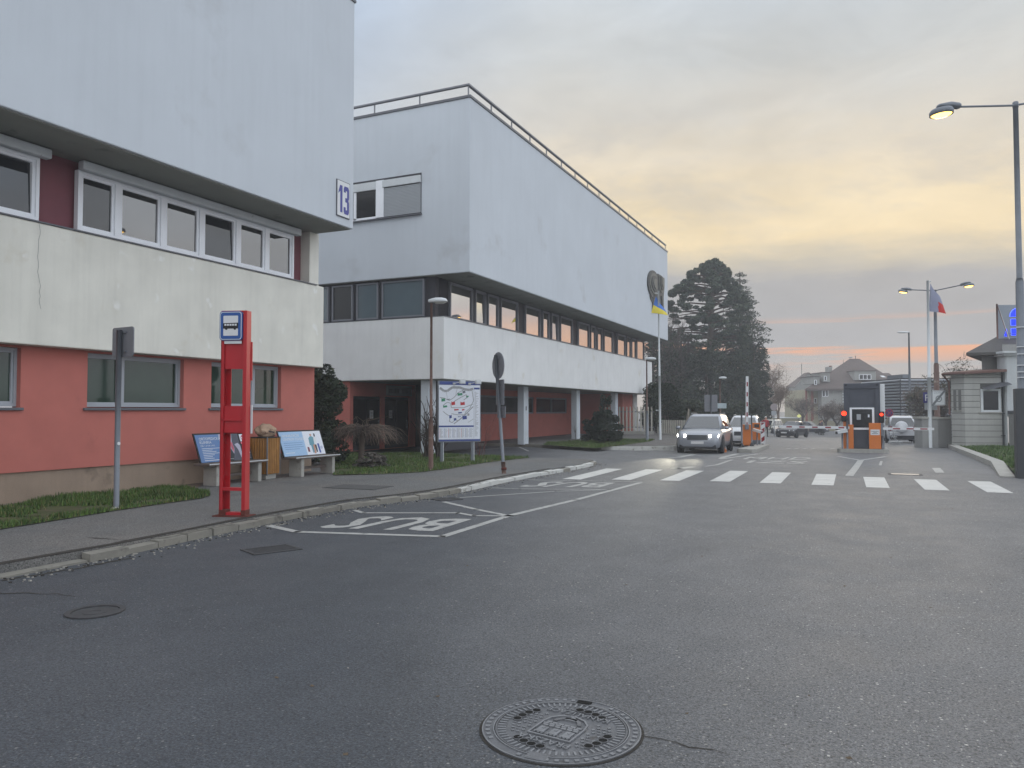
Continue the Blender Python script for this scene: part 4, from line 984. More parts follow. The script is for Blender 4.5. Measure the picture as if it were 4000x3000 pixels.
# make the cloth hang: second fold
base = G(3634, 1749, 0); d = depth(base); top = PD(3623.5, 1096, d)
fp_ = flag_thing('flagpole', 'tall white flagpole with a hanging white, blue and red flag beside the gate wall', base, top, .075, None, None, .42, d)
m = MB(); m.tube([top - UZ * .05, top + right_cam * .16 - UZ * .05], .03, M_pale, 8); m.tube([PD(3636, 1130, d), PD(3638, 1470, d)], .006, M_pale, 4); m.build('halyard', fp_)
M_fwh = mat('flag_white', (138, 142, 164), .8, var=.05); M_fred = mat('flag_red', (190, 48, 44), .8, var=.05)
cloth(fp_, (PD(3634, 1106, d), PD(3668, 1160, d), PD(3700, 1225, d - .3), PD(3630, 1216, d)), M_fwh, M_fred, lambda a, b: not (b > .42 and a > .52 - (b - .42) * .1), 'flag', .08)
m = MB()
for y in (1566, 1614, 1630): 
    q = PD(3633.5, y, d); m.lathe([(.098, -.02), (.098, .02)], q, M_darkmetal, 10)
m.build('strap', fp_)
# ---------------------------------------------------------------- cars (front towards local -y)
def rring(y0, y1, w, z, r=.22, n=4, wf=None):
    """rounded rectangle ring in plan: half width w at rear, wf at front"""
    wf = wf or w; out = []
    for cx, cy, a, in ((w - r, y1 - r, 0), (-w + r, y1 - r, 90), (-wf + r, y0 + r, 180), (wf - r, y0 + r, 270)):
        for i in range(n + 1): t = R(a + 90 * i / n); out.append(Vector((cx + r * math.cos(t), cy + r * math.sin(t), z)))
    return out
def car(name, label, pos, heading, L, W, H, paint, style='suv', group=None, lit=False, brake=False):
    root = thing(name, label, 'car', pos, heading, group)
    h = L / 2; w = W / 2; k = MB()
    belt = H * (.62 if style != 'sedan' else .63); hood = belt - .06 if style != 'mpv' else belt - .03
    gb = .20 if style == 'suv' else .16
    yw = {'suv': -.52 * h, 'mpv': -.62 * h, 'sedan': -.34 * h}[style]            # windscreen base
    yr = {'suv': .97 * h, 'mpv': .97 * h, 'sedan': .72 * h}[style]
    st = [(-h, .34, hood * .70, w * .74), (-h + .05, .26, hood * .82, w * .86), (-h + .22, gb + .02, hood * .93, w * .95), (-.66 * h, gb, hood, w), (yw, gb, belt, w), (.2 * h, gb, belt, w), (.8 * h, gb, belt + .02, w * .99), (h - .14, gb + .04, belt, w * .96), (h - .02, .30, belt * .93, w * .88), (h, .36, belt * .8, w * .82)]
    rings = []
    for y, zb, zt, ww in st:
        hp = [(.0, zb), (ww * .80, zb), (ww * .96, zb + .08), (ww, zb + (zt - zb) * .45), (ww * .985, zb + (zt - zb) * .78), (ww * .93, zt - .03), (ww * .80, zt), (ww * .4, zt + .015), (0, zt + .02)]
        rings.append([Vector((x, y, z)) for x, z in hp] + [Vector((-x, y, z)) for x, z in hp[-2:0:-1]])
    k.loft(rings, paint)
    # greenhouse
    ry0, ry1 = {'suv': (-.08 * h, .74 * h), 'mpv': (-.10 * h, .86 * h), 'sedan': (-.04 * h, .42 * h)}[style]
    A0, A1, wb, wr = yw, yr, w * .93, w * .72
    zb, zr_ = belt - .02, H - .07
    k.loft([rring(A0, A1, wb, zb, .14), rring(ry0, ry1, wr, zr_, .14), rring(ry0 + .10, ry1 - .10, wr - .10, H, .14)], paint)
    body = k.build('body', root, False)
    def pane(pts, nm='window'):
        g = MB(); c = sum((Vector(p) for p in pts), Vector()) / len(pts); n_ = (Vector(pts[1]) - Vector(pts[0])).cross(Vector(pts[2]) - Vector(pts[0])).normalized()
        if n_.dot(c - Vector((0, (A0 + A1) / 2, zb))) < 0: n_ = -n_
        g.add([Vector(p) + n_ * .012 for p in pts], [tuple(range(len(pts)))], M_carglass); g.build(nm, root, False)
    def sp(y0, t): return y0
    def side(s, u, t):                     # u along 0..1 front->rear, t 0 belt ..1 roof
        ya = A0 + (A1 - A0) * u; yb_2 = ry0 + (ry1 - ry0) * u
        return Vector((s * (wb + (wr - wb) * t), ya + (yb_2 - ya) * t, zb + (zr_ - zb) * t))
    def front(xf, t, rear=False):
        y0, y1 = (A1, ry1) if rear else (A0, ry0)
        return Vector((xf * ((wb + (wr - wb) * t) - .09), y0 + (y1 - y0) * t, zb + (zr_ - zb) * t))
    pane([front(-1, .08), front(1, .08), front(.97, .93), front(-.97, .93)], 'windscreen')
    pane([front(-1, .10, True), front(1, .10, True), front(.95, .90, True), front(-.95, .90, True)], 'rear_window')
    cuts = [(.10, .36), (.39, .66), (.69, .90)] if style != 'sedan' else [(.14, .48), (.52, .86)]
    for s in (-1, 1):
        for a, b in cuts: pane([side(s, a, .10), side(s, b, .10), side(s, b, .88), side(s, a, .88)], 'side_window')
        m = MB(); c = Vector((s * (w + .10), A0 + .18, belt + .04)); bm = bmesh.new(); bmesh.ops.create_cube(bm, size=1); bmesh.ops.bevel(bm, geom=bm.edges[:], offset=.2, segments=2, affect='EDGES')
        for v_ in bm.verts: v_.co = c + Vector((v_.co.x * .20, v_.co.y * .12, v_.co.z * .15))
        m.bm(bm, paint, True); m.build('mirror', root, False)
        if style in ('suv', 'mpv'):
            m = MB(); m.tube([(s * (wr - .05), ry0 + .12, H - .01), (s * (wr - .05), ry0 + .25, H + .035), (s * (wr - .05), ry1 - .3, H + .035), (s * (wr - .05), ry1 - .12, H - .01)], .018, M_galv, 6); m.build('roof_rail', root, False)
        # lamps
        m = MB(); x0 = s * w * .52; x1 = s * w * .90; z = hood * .77
        m.add([(x0, -h + .0, z - .045), (x1, -h + .17, z - .03), (x1 + s * .025, -h + .30, z + .07), (x0, -h + .055, z + .055), (x0, -h - .02, z - .045), (x1, -h + .10, z - .03), (x1 + s * .03, -h + .26, z + .075), (x0, -h + .02, z + .06)], [(4, 5, 6, 7), (0, 1, 5, 4), (2, 3, 7, 6), (0, 4, 7, 3), (1, 2, 6, 5)], M_head if lit else M_lens)
        m.build('headlight', root, False)
        m = MB(); m.bbox(s * w * .66, s * w * .93, h - .12, h + .012, belt * .72, belt * .98, M_tail, .02); m.build('tail_light', root, False)
        for yy in (-h + .88, h - .92):
            rw = .36 if style == 'suv' else .32; c = Vector((s * (w - .20), yy, rw))
            wh = MB(); prof = [(rw * .62, -.0), (rw * .95, .0), (rw, .03), (rw, .19), (rw * .95, .22), (rw * .62, .22)]
            T_ = Matrix.Translation(c) @ Matrix.Rotation(s * math.pi / 2, 4, 'Y'); wh.T = T_; wh.lathe(prof, (0, 0, 0), M_tyre, 22); wo = wh.build('wheel', root, False)
            ri = MB(); ri.T = T_; ri.lathe([(.0, .17), (rw * .2, .19), (rw * .58, .205), (rw * .64, .223), (rw * .66, .20)], (0, 0, 0), M_rim, 20)
            for j in range(5): 
                t = 2 * math.pi * j / 5; ri.box(*( -.03, .03), rw * .14, rw * .5, .20, .206, M_trim); n0 = len(ri.v) - 8
                q = Matrix.Rotation(t, 4, 'Z')
                for z_ in range(n0, n0 + 8): ri.v[z_] = T_ @ (q @ (T_.inverted() @ ri.v[z_]))
            ri.build('rim', wo, False)
            ar = MB(); ar.T = Matrix.Translation(Vector((s * (w - .06), yy, rw + .02))) @ Matrix.Rotation(s * math.pi / 2, 4, 'Y')
            ar.lathe([(rw * .9, .0), (rw * 1.17, .0), (rw * 1.17, .072), (rw * 1.05, .066)], (0, 0, 0), M_trim, 24); ar.build('wheel_arch', root, False)
    m = MB(); m.bbox(-w * .46, w * .46, -h - .008, -h + .06, hood * .60, hood * .82, M_trim, .02)
    for j in range(4): m.box(-w * .46, w * .46, -h - .016, -h - .009, hood * (.63 + j * .045), hood * (.645 + j * .045), M_galv)
    m.build('grille', root, False)
    m = MB(); m.bbox(-w * .80, w * .80, -h + .02, -h + .22, .22, .40, M_trim, .03); m.bbox(-w * .82, w * .82, h - .20, h + .02, .24, .48, M_trim, .03); m.build('bumper', root, False)
    m = MB(); m.box(-.26, .26, -h - .03, -h - .005, .42, .53, M_plate); m.build('licence_plate', root, False)
    return root
P_silver = mat('silver_paint', (150, 154, 162), .28, metal=.35, var=.02, coat=.7); P_white = mat('white_car_paint', (206, 208, 212), .3, var=.02, coat=.7)
P_black = mat('black_car_paint', (26, 28, 32), .25, var=.02, coat=.8); P_dark = mat('dark_blue_paint', (52, 56, 68), .3, var=.02, coat=.7); P_pale = mat('pearl_paint', (196, 194, 186), .3, var=.02, coat=.6)
a, b = G(2650, 1772), G(2808, 1772)
cx = (a + b) / 2; suv_loc = Vector((cx.x - .12, cx.y + 2.25, zr(cx.x, cx.y + 1.5)))
suv = car('parked_car', 'silver grey off-road car with headlights on, driving out past the raised barrier', suv_loc, R(2), 4.65, 1.88, 1.66, P_silver, 'suv', lit=True); suv.name = 'driving_car'
q = G(2888, 1744); mpv = car('waiting_car', 'white people carrier queuing directly behind the silver grey car', Vector((q.x, q.y + 2.1, zr(q.x, q.y + 2))), R(4), 4.3, 1.76, 1.62, P_white, 'mpv')
a, b = G(3459, 1731), G(3574, 1731); q = (a + b) / 2
ws = car('waiting_car', 'white off-road car seen from behind with spare wheel on its tailgate, beyond the right barrier', Vector((q.x, q.y + 2.0, zr(q.x, q.y))), R(180 + 4), 4.2, 1.78, 1.70, P_white, 'suv')
for ch in list(ws.children): pass
m = MB(); m.T = Matrix.Translation(Vector((.08, 2.10, 1.02))) @ Matrix.Rotation(-math.pi / 2, 4, 'X'); m.lathe([(.0, .0), (.34, .0), (.36, .06), (.36, .14), (.33, .20), (.0, .21)], (0, 0, 0), P_white, 24); m.build('spare_wheel_cover', ws, False)
q = G(3087, 1711); car('parked_car', 'black car facing the gate, nearest of the cars parked beyond the barrier', Vector((q.x, q.y + 2.1, zr(q.x, q.y))), R(-14), 4.4, 1.76, 1.45, P_black, 'sedan', 'cars parked beyond the gate')
q = G(3020, 1702); car('parked_car', 'white hatchback parked beside the rear of the black car beyond the gate', Vector((q.x - 1.0, q.y + 5.5, zr(q.x, q.y + 5.5))), R(-16), 4.1, 1.72, 1.55, P_pale, 'mpv', 'cars parked beyond the gate')
q = G(3168, 1690); car('parked_car', 'dark blue car parked side-on in front of the yellow wall', Vector((q.x, q.y - 2, zr(q.x, q.y))), R(70), 4.3, 1.74, 1.45, P_dark, 'sedan', 'cars parked beyond the gate')
# headlight beams of the driving car
for s in (-1, 1):
    ld = bpy.data.lights.new('headlight_beam', 'SPOT'); ld.energy = 1700; ld.color = (1, .93, .72); ld.spot_size = R(17); ld.spot_blend = .75; ld.shadow_soft_size = .08
    lo = bpy.data.objects.new('headlight_beam', ld); COL.objects.link(lo); lo.parent = suv; lo.location = (s * .66, -2.46, .82)
    lo.rotation_euler = (R(90 - 3.2), 0, R(180 + (s * -2)))
# ---------------------------------------------------------------- gate island on the left with ticket machine and raised barrier
def island(poly, h=.16):
    k = MB(); n = len(poly); zf = lambda x, y: zr(x, y) + h
    k.prism(poly, lambda x, y: zr(x, y) - .2, zf, M_conc, M_conc)
    o = k.build('traffic_island', bev=.03); return struct(o)
iA, iC, iB = G(2876, 1768), G(2950, 1770), G(2994, 1749)
island([(iA.x, iA.y + .25), (iA.x + .1, iA.y), (iC.x - .12, iC.y - .05), (iC.x + .02, iC.y + .15), (iB.x + .15, iB.y - .2), (iB.x + .12, iB.y + .1), (iB.x - .5, iB.y + .3), (iA.x + .05, iA.y + 1.5)])
def cabinet(T, w, d, z0, z1, mm, nm, root, bev_=.012):
    k = MB(); k.T = T; k.bbox(-w / 2, w / 2, 0, d, z0, z1, mm, bev_); return k.build(nm, root)
def armband(root, A, B, wd, dirv, thick=.05, nred=4, start=.12, nm='arm', ln=.4):
    """flat barrier arm from A to B with red bars"""
    u = (B - A).normalized(); L = (B - A).length; v = dirv; nn = u.cross(v).normalized()
    k = MB(); k.plate([(0, -wd / 2), (L, -wd / 2), (L, wd / 2), (0, wd / 2)], A - nn * thick / 2, u, v, thick, M_signwhite); o = k.build(nm, root)
    for i in range(nred):
        x = L * (start + i * (1 - start) / nred); k = MB()
        k.plate([(x, -wd * .26), (x + L * ln / nred, -wd * .26), (x + L * ln / nred, wd * .26), (x, wd * .26)], A - nn * (thick / 2 + .004), u, v, thick + .008, mat('barrier_red', (132, 26, 38), .5, var=.08)); k.build('red_stripe', o)
    return o
q = G(2920, 1753); q.z = zr(q.x, q.y) + .16; d = depth(q); T = rotz(q, R(8)); sc = d / F
bg = thing('barrier_gate', 'orange barrier cabinet with its red and white arm raised upright', 'barrier', q, group='orange barrier gates')
cabinet(T, 35 * sc, .34, 0, hz(1659, d) - q.z, M_orange, 'cabinet', bg)
cabinet(rotz(q + Vector((-.10, .45, 0)), R(8)), 9 * sc, .12, .0, hz(1613, d) - q.z, M_orange, 'rear_post', bg)
A = PD(2917.5, 1676, d - .1); B = PD(2918.5, 1470, d - .1); 
armband(bg, A, B, 10 * sc, right_cam, nred=5, start=.05)
m = MB(); m.T = basis(A, right_cam, UZ); m.bbox(-.09, .09, -.02, .22, -.05, .04, M_galv, .01); m.build('arm_clamp', bg)
q2 = G(2957, 1748); q2.z = zr(q2.x, q2.y) + .16; d2 = depth(q2); sc2 = d2 / F
tm = thing('ticket_machine', 'orange ticket machine on grey base behind the raised barrier cabinet', 'ticket machine', q2)
T2 = rotz(q2, R(8)); cabinet(T2, 33 * sc2, .4, .22, hz(1652, d2) - q2.z, M_orange, 'housing', tm); cabinet(T2, 31 * sc2, .38, 0, .22, M_galv, 'base', tm)
m = MB(); m.T = T2; m.box(-.12, .12, -.006, .0, .85, 1.02, M_darkmetal); m.build('display', tm)
for (x, yb2, yt, nm, lb_) in ((2898, 1761, 1622, 'bollard', 'dark grey tall post at the front of the left gate island'), (2937, 1758, 1625, 'bollard', 'slim grey post right beside the raised barrier cabinet')):
    q = G(x, yb2 - 2); q.z = zr(q.x, q.y) + .16; d = depth(q); t = thing('gate_post', lb_, 'post', q, group='grey posts of the gate')
    m = MB(); m.tube([q, q + UZ * (hz(yt, d) - q.z)], .04 if x < 2900 else .03, M_galv, 10); m.lathe([(.12, 0), (.10, .04), (.05, .16), (.045, .17)], q, M_darkmetal, 12); m.build('tube', t)
    m = MB(); m.lathe([(.05, 0), (.05, .03), (.03, .06)], q + UZ * (hz(yt, d) - q.z), M_darkmetal, 10); m.build('cap', t)
def cctv(label, P, mount_z, u, s=1.):
    t = thing('surveillance_camera', label, 'camera', (P.x, P.y, mount_z)); u = Vector(u).normalized(); v = UZ.cross(u); w_ = u.cross(v)
    k = MB(); k.tube([(P.x, P.y, mount_z), (P.x, P.y, P.z - .05)], .035, M_galv, 8); k.build('stand', t)
    M4 = Matrix(((u.x, v.x, w_.x, P.x), (u.y, v.y, w_.y, P.y), (u.z, v.z, w_.z, P.z), (0, 0, 0, 1)))
    k = MB(); k.T = M4; k.bbox(-.22 * s, .24 * s, -.075 * s, .075 * s, -.06 * s, .075 * s, M_pale, .02); k.bbox(-.22 * s, .30 * s, -.09 * s, .09 * s, .076 * s, .095 * s, M_signwhite, .004); hs = k.build('housing', t)
    k = MB(); k.T = M4; k.box(.24 * s, .245 * s, -.06 * s, .06 * s, -.05 * s, .06 * s, M_black); k.build('lens', hs); return t
q = G(2948, 1752); q.z = zr(q.x, q.y) + .16; d = depth(q)
cctv('white surveillance camera on a stand between the raised barrier and the ticket machine', Vector((q.x + .12, q.y, hz(1684, d))), q.z, right_cam + Vector((0, -.6, -.25)), .95)
q = G(2980, 1750); q.z = zr(q.x, q.y) + .16; d = depth(q)
bb = thing('beacon_board', 'narrow red and white striped beacon board at the back of the left gate island', 'sign', q); H_ = hz(1648, d) - q.z; w_ = 13 * d / F
m = MB(); m.T = basis(q, right_cam, UZ); m.box(-w_ / 2 - .03, -w_ / 2, .0, H_, 0, .04, M_pale); m.box(w_ / 2, w_ / 2 + .03, .0, H_, 0, .04, M_pale); m.box(-w_ / 2, w_ / 2, .06, H_, .0, .02, M_signwhite); m.box(-w_ / 2, w_ / 2, H_ - .03, H_, -.002, .045, M_pale); m.build('board', bb)
m = MB()
for i in range(3):
    z = .12 + i * .42; m.plate([(-w_ / 2, z), (w_ / 2, z + .12), (w_ / 2, z + .33), (-w_ / 2, z + .21)], q - right_cam.cross(UZ) * -.022, right_cam, UZ, .004, mat('barrier_red', (132, 26, 38)))
m.build('red_stripe', bb)
q = G(2823, 1766); m = MB(); m.T = rotz(q, R(20)); m.prism([(-.13, -.22), (.13, -.22), (.13, .22), (-.13, .22)], 0, .12, M_orange); m.box(-.08, .08, -.18, .18, .12, .2, M_orange); o = m.build('orange_marker'); tag(o, 'small orange road marker block behind the front wheel of the silver grey car', 'road marker')

# ---------------------------------------------------------------- gate booth
qa, qb = G(3304, 1768), G(3434, 1768); q = (qa + qb) / 2; q.z = zr(q.x, q.y) + .16; d = depth(q); sc = d / F
island([(q.x - .90, q.y - .35), (q.x + .85, q.y - .30), (q.x + 1.05, q.y + .0), (q.x + 1.0, q.y + 2.3), (q.x - 1.0, q.y + 2.3), (q.x - 1.02, q.y - .1)])
T = rotz(q + Vector((0, .30, 0)), 0); bw = 130 * sc; bh = hz(1496, d) - q.z
gbt = thing('gate_booth', 'dark grey gatekeeper booth with white framed window between the two lowered barriers', 'booth', q)
def bx(nm, x0, x1, y0, y1, z0, z1, mm, par=gbt, bv=.0):
    k = MB(); k.T = T
    (k.bbox(x0, x1, y0, y1, z0, z1, mm, bv) if bv else k.box(x0, x1, y0, y1, z0, z1, mm)); return k.build(nm, par)
zx = lambda y: hz(y, d) - q.z
xx = lambda x: (x - 3369) * sc
bx('wall', -bw / 2, bw / 2, .0, 1.9, 0, bh, M_anth, bv=.015)
bx('fascia', -bw / 2 - .0, bw / 2, -.06, 0, zx(1517), bh - .01, M_anth, bv=.01)
bx('corner_post', -bw / 2, xx(3322), -.06, -.001, 0, zx(1518), M_anth); bx('corner_post', xx(3417), bw / 2, -.06, -.001, 0, zx(1518), M_anth)
fr = MB(); fr.T = T; x0, x1, z0, z1 = xx(3325), xx(3413), zx(1671), zx(1592)
for a_ in ((x0, x0 + .09, z0, z1), (x1 - .09, x1, z0, z1), (x0 + .09, x1 - .09, z1 - .07, z1), (x0, x1, z0 - .09, z0)): fr.box(a_[0], a_[1], -.05, -.002, a_[2], a_[3], M_frame)
fo = fr.build('window', gbt)
k = MB(); k.T = T; k.quad((x0 + .09, -.03, z0), (x1 - .09, -.03, z0), (x1 - .09, -.03, z1 - .07), (x0 + .09, -.03, z1 - .07), M_doorglass); k.build('pane', fo)
k = MB(); k.T = T; k.box(xx(3350), xx(3365), -.034, -.031, zx(1640), zx(1618), M_blind); k.box(xx(3390), xx(3396), -.034, -.031, zx(1630), zx(1619), M_padwhite); k.build('paper_notice', fo)
k = MB(); k.T = T; k.bbox(xx(3434), xx(3451), .05, .16, zx(1662), zx(1500), M_signwhite, .008); k.bbox(xx(3434), xx(3447), .06, .15, 0, zx(1662), M_galv, .01); k.build('side_board', gbt)
k = MB(); k.T = T
for x in (xx(3313), xx(3424)): k.box(x - .03, x + .03, -.09, -.055, bh - .12, bh - .04, M_black)
k.build('roof_hook', gbt)
# ladder-like white louvre at the left edge
# left barrier
ql = Vector((q.x + xx(3328), q.y - .02, q.z)); dl = depth(ql)
bl = thing('barrier_gate', 'orange barrier cabinet left of the booth with its arm lowered to the left', 'barrier', ql, group='orange barrier gates')
cabinet(rotz(ql + Vector((.0, 0, 0)), 0), 20 * sc, .24, 0, zx(1659), M_orange, 'cabinet', bl); cabinet(rotz(ql + Vector((-.24, .02, 0)), 0), 11 * sc, .2, 0, zx(1634), M_orange, 'rear_post', bl)
A = Vector((ql.x - .05, ql.y - .06, q.z + zx(1671))); B = Vector((q.x + xx(3063), ql.y - .06, q.z + zx(1669)))
armband(bl, A, B, 10.5 * sc, UZ, nred=5, start=.07)
# right barrier
qr = Vector((q.x + xx(3414), q.y - .10, q.z))
br = thing('barrier_gate', 'orange barrier cabinet with a paper notice right of the booth, arm lowered to the right', 'barrier', qr, group='orange barrier gates')
cabinet(rotz(qr, 0), 42 * sc, .28, zx(1752), zx(1652), M_orange, 'cabinet', br); cabinet(rotz(qr, 0), 38 * sc, .26, 0, zx(1752), M_galv, 'base', br)
k = MB(); k.T = Matrix.Translation(qr); k.box(-15.5 * sc, 16.5 * sc, -.008, -.002, zx(1698), zx(1677), M_signwhite)
for i, wn in enumerate((13, 6, 11)): k.box(-wn * sc, wn * sc, -.011, -.0085, zx(1684.5 + i * 4.5), zx(1682.5 + i * 4.5), M_galv)
k.build('paper_notice', br)
k = MB(); k.T = Matrix.Translation(qr); k.bbox(21 * sc, 31 * sc, .0, .2, zx(1702), zx(1653), M_galv, .01); k.tube([(26 * sc, .1, 0), (26 * sc, .1, zx(1702))], .03, M_galv, 8); k.build('drive_unit', br)
A = Vector((qr.x + 28 * sc, qr.y - .02, q.z + zx(1673))); B = Vector((q.x + xx(3615), qr.y - .02, q.z + zx(1673)))
armband(br, A, B, 9 * sc, UZ, nred=3, start=.20, ln=.42)
def redlamp(label, P, base, r):
    t = thing('signal_light', label, 'signal light', base, group='lit red signals of the gate')
    k = MB(); k.tube([base, (base.x, base.y, P.z - .30)], .045, M_galv, 10); k.build('post', t)
    k = MB(); k.T = Matrix.Translation(P); k.bbox(-.11, .11, .0, .14, -.36, .13, M_black, .02); hd = k.build('housing', t)
    k = MB(); k.disc(P + Vector((0, -.012, 0)), UX, UZ, r, .012, M_redlight, 18); k.build('red_lens', hd)
    k = MB(); k.disc(P + Vector((0, -.008, -.22)), UX, UZ, r * .85, .007, M_trim, 16); k.build('green_lens', hd); return t
redlamp('lit red signal light on the post left of the booth', Vector((q.x + xx(3305), q.y - .12, q.z + zx(1615))), Vector((q.x + xx(3316), q.y - .10, q.z)), .10)
redlamp('lit red signal light at the right edge of the booth', Vector((q.x + xx(3438), q.y + .0, q.z + zx(1619))), Vector((q.x + xx(3440), q.y + .12, q.z)), .065)
cctv('grey surveillance camera left of the booth beneath the lowered arm', Vector((q.x + xx(3298), q.y - .20, q.z + zx(1687))), q.z, (-1, -.5, -.2), 1.0)

# folding trolley behind the right barrier, sign, wall
qt = G(3492, 1736); ft = thing('folding_trolley', 'light metal folding trolley standing behind the right barrier arm', 'trolley', qt)
m = MB(); m.T = rotz(qt, R(10)); hgt = .95
for sy in (-.2, .2):
    m.tube([(-.30, sy, .02), (-.02, sy, .45), (-.10, sy, hgt)], .014, M_pale, 6); m.tube([(.30, sy, .02), (-.02, sy, .45), (.14, sy, hgt)], .014, M_pale, 6)
m.build('frame', ft)
m = MB(); m.T = rotz(qt, R(10))
for z, x0, x1 in ((.12, -.28, .42), (.42, -.14, .14), (.66, -.2, .16)): m.bbox(x0, x1, -.2, .2, z, z + .03, M_pale, .005)
m.build('tread', ft)
def plate_sign(name, label, base, ztop, shape, C, mats_, cat='traffic sign', rad=.03, facing=None):
    t = thing(name, label, cat, base); k = MB(); k.tube([base, (base.x, base.y, ztop)], rad, M_galv, 8); k.build('pole', t)
    return t
nrm_c = right_cam.cross(UZ)         # towards the camera
qn = PD(3472, 1613, 47.5); bq = Vector((qn.x, qn.y, zr(qn.x, qn.y)))
ns = plate_sign('traffic_sign', 'round no stopping sign beside the waiting white off-road car', bq, qn.z + .25, None, qn, None)
k = MB(); k.disc(qn + nrm_c * .04, right_cam, UZ, .255, .012, mat('sign_rim_red', (150, 50, 70), .5), 26); k.build('rim', ns)
k = MB(); k.disc(qn + nrm_c * .053, right_cam, UZ, .20, .006, mat('sign_dusk_blue', (58, 46, 104), .5), 26); k.build('sign_face', ns)
k = MB()
for s in (-1, 1): k.plate([(-.155, s * -.12), (-.12, s * -.155), (.155, s * .12), (.12, s * .155)], qn + nrm_c * (.06 + .002 * s), right_cam, UZ, .004, mat('sign_rim_red', (150, 50, 70)))
k.build('cross_bars', ns)
# zone end sign (on the tall flagpole's own bracket post)
base = G(3634, 1749, 0); d = depth(base) - .12; C = PD(3666, 1554, d)
zs = thing('zone_sign', 'square white end of zone sign with grey diagonal bar beside the tall flagpole', 'traffic sign', PD(3660, 1628, d))
k = MB(); k.tube([PD(3640, 1566, d + .1), PD(3666, 1566, d + .03)], .02, M_galv, 6); k.build('bracket', zs)
ws_, hs_ = 52 * d / F, 59 * d / F
k = MB(); k.plate(rrect(ws_, hs_, .06), C, right_cam, UZ, .015, M_signwhite); pz = k.build('sign_plate', zs)
k = MB(); out = rrect(ws_ * .95, hs_ * .95, .05); k.plate(out, C + nrm_c * .016, right_cam, UZ, .002, M_ink); k.plate([(a_ * .955, b_ * .96) for a_, b_ in out], C + nrm_c * .019, right_cam, UZ, .002, mat('sign_pale', (208, 212, 214), .5))
gz = mat('sign_grey', (112, 116, 120), .5)
for i in range(24):
    t0, t1 = 2 * math.pi * i / 24, 2 * math.pi * (i + 1) / 24; k.plate([(.12 * math.cos(t0), .12 * math.sin(t0) - .05), (.165 * math.cos(t0), .165 * math.sin(t0) - .05), (.165 * math.cos(t1), .165 * math.sin(t1) - .05), (.12 * math.cos(t1), .12 * math.sin(t1) - .05)], C + nrm_c * .022, right_cam, UZ, .002, gz)
k.text('30', C - UZ * .11 + nrm_c * .022, right_cam, UZ, .17, gz); k.text('ZONA', C + UZ * .22 + nrm_c * .022, right_cam, UZ, .17, mat('sign_faint', (156, 162, 166), .5))
k.plate([(-.37, -.42), (-.28, -.42), (.37, .36), (.37, .42), (.30, .42), (-.37, -.34)], C + nrm_c * .026, right_cam, UZ, .002, gz); k.build('sign_face', pz)
dP = d + .9; C = PD(3630, 1553, dP); bP = Vector((PD(3640, 1600, dP).x, PD(3640, 1600, dP).y, 0)); bP.z = zr(bP.x, bP.y)
pk = plate_sign('parking_sign', 'blue parking sign with white P and small plate, half hidden behind the tall flagpole', bP, C.z + .4, None, C, None)
uu = (right_cam * .9 + nrm_c * .25).normalized()
k = MB(); k.plate(rrect(.62, .56, .04), C + nrm_c * .05, uu, UZ, .012, mat('parking_blue', (52, 48, 120), .45)); k.text('P', C - UZ * .18 - uu * .13 + uu.cross(UZ) * .066 + nrm_c * .05, uu, UZ, .5, M_signwhite); k.build('sign_plate', pk)
k = MB(); C2 = PD(3634, 1587, dP); k.plate(rrect(.60, .38, .02), C2 + nrm_c * .05, uu, UZ, .01, M_blind); k.build('plate', pk)
# concrete wall with pillar
qa, qb = G(3604, 1749), G(3665, 1749); dA = depth(qa); zt = hz(1628, dA)
wl = thing('concrete_wall', 'grey rendered gate wall with thick end pillar left of the gatehouse', 'wall', qa)
u_ = right_cam
k = MB(); k.T = basis(qa, u_, -nrm_c)
k2 = lambda nm, x0, x1, y0, y1, z0, z1, mm, b=.01: None
def wb_(nm, x0, x1, y0, y1, z0, z1, mm):
    kk_ = MB(); M4 = Matrix(((u_.x, -nrm_c.x, 0, qa.x), (u_.y, -nrm_c.y, 0, qa.y), (0, 0, 1, qa.z), (0, 0, 0, 1))); kk_.T = M4; kk_.bbox(x0, x1, y0, y1, z0, z1, mm, .015); return kk_.build(nm, wl)
sA = dA / F; M_greywall = mat('grey_render', (142, 142, 140), .9, var=.1, vs=1.5, streak=.15, bump=.3)
wb_('pillar', 0, 62 * sA, 0, .8, -.3, zt - qa.z - .12, M_greywall); wb_('coping', -.04, 64 * sA, -.05, .9, zt - qa.z - .12, zt - qa.z, M_conc)
wb_('wall', 62.5 * sA, 130 * sA, .35, .75, -.3, zt - qa.z - .14, M_greywall); wb_('wall_coping', 64.2 * sA, 130 * sA, .28, .82, zt - qa.z - .14, zt - qa.z - .03, M_conc)
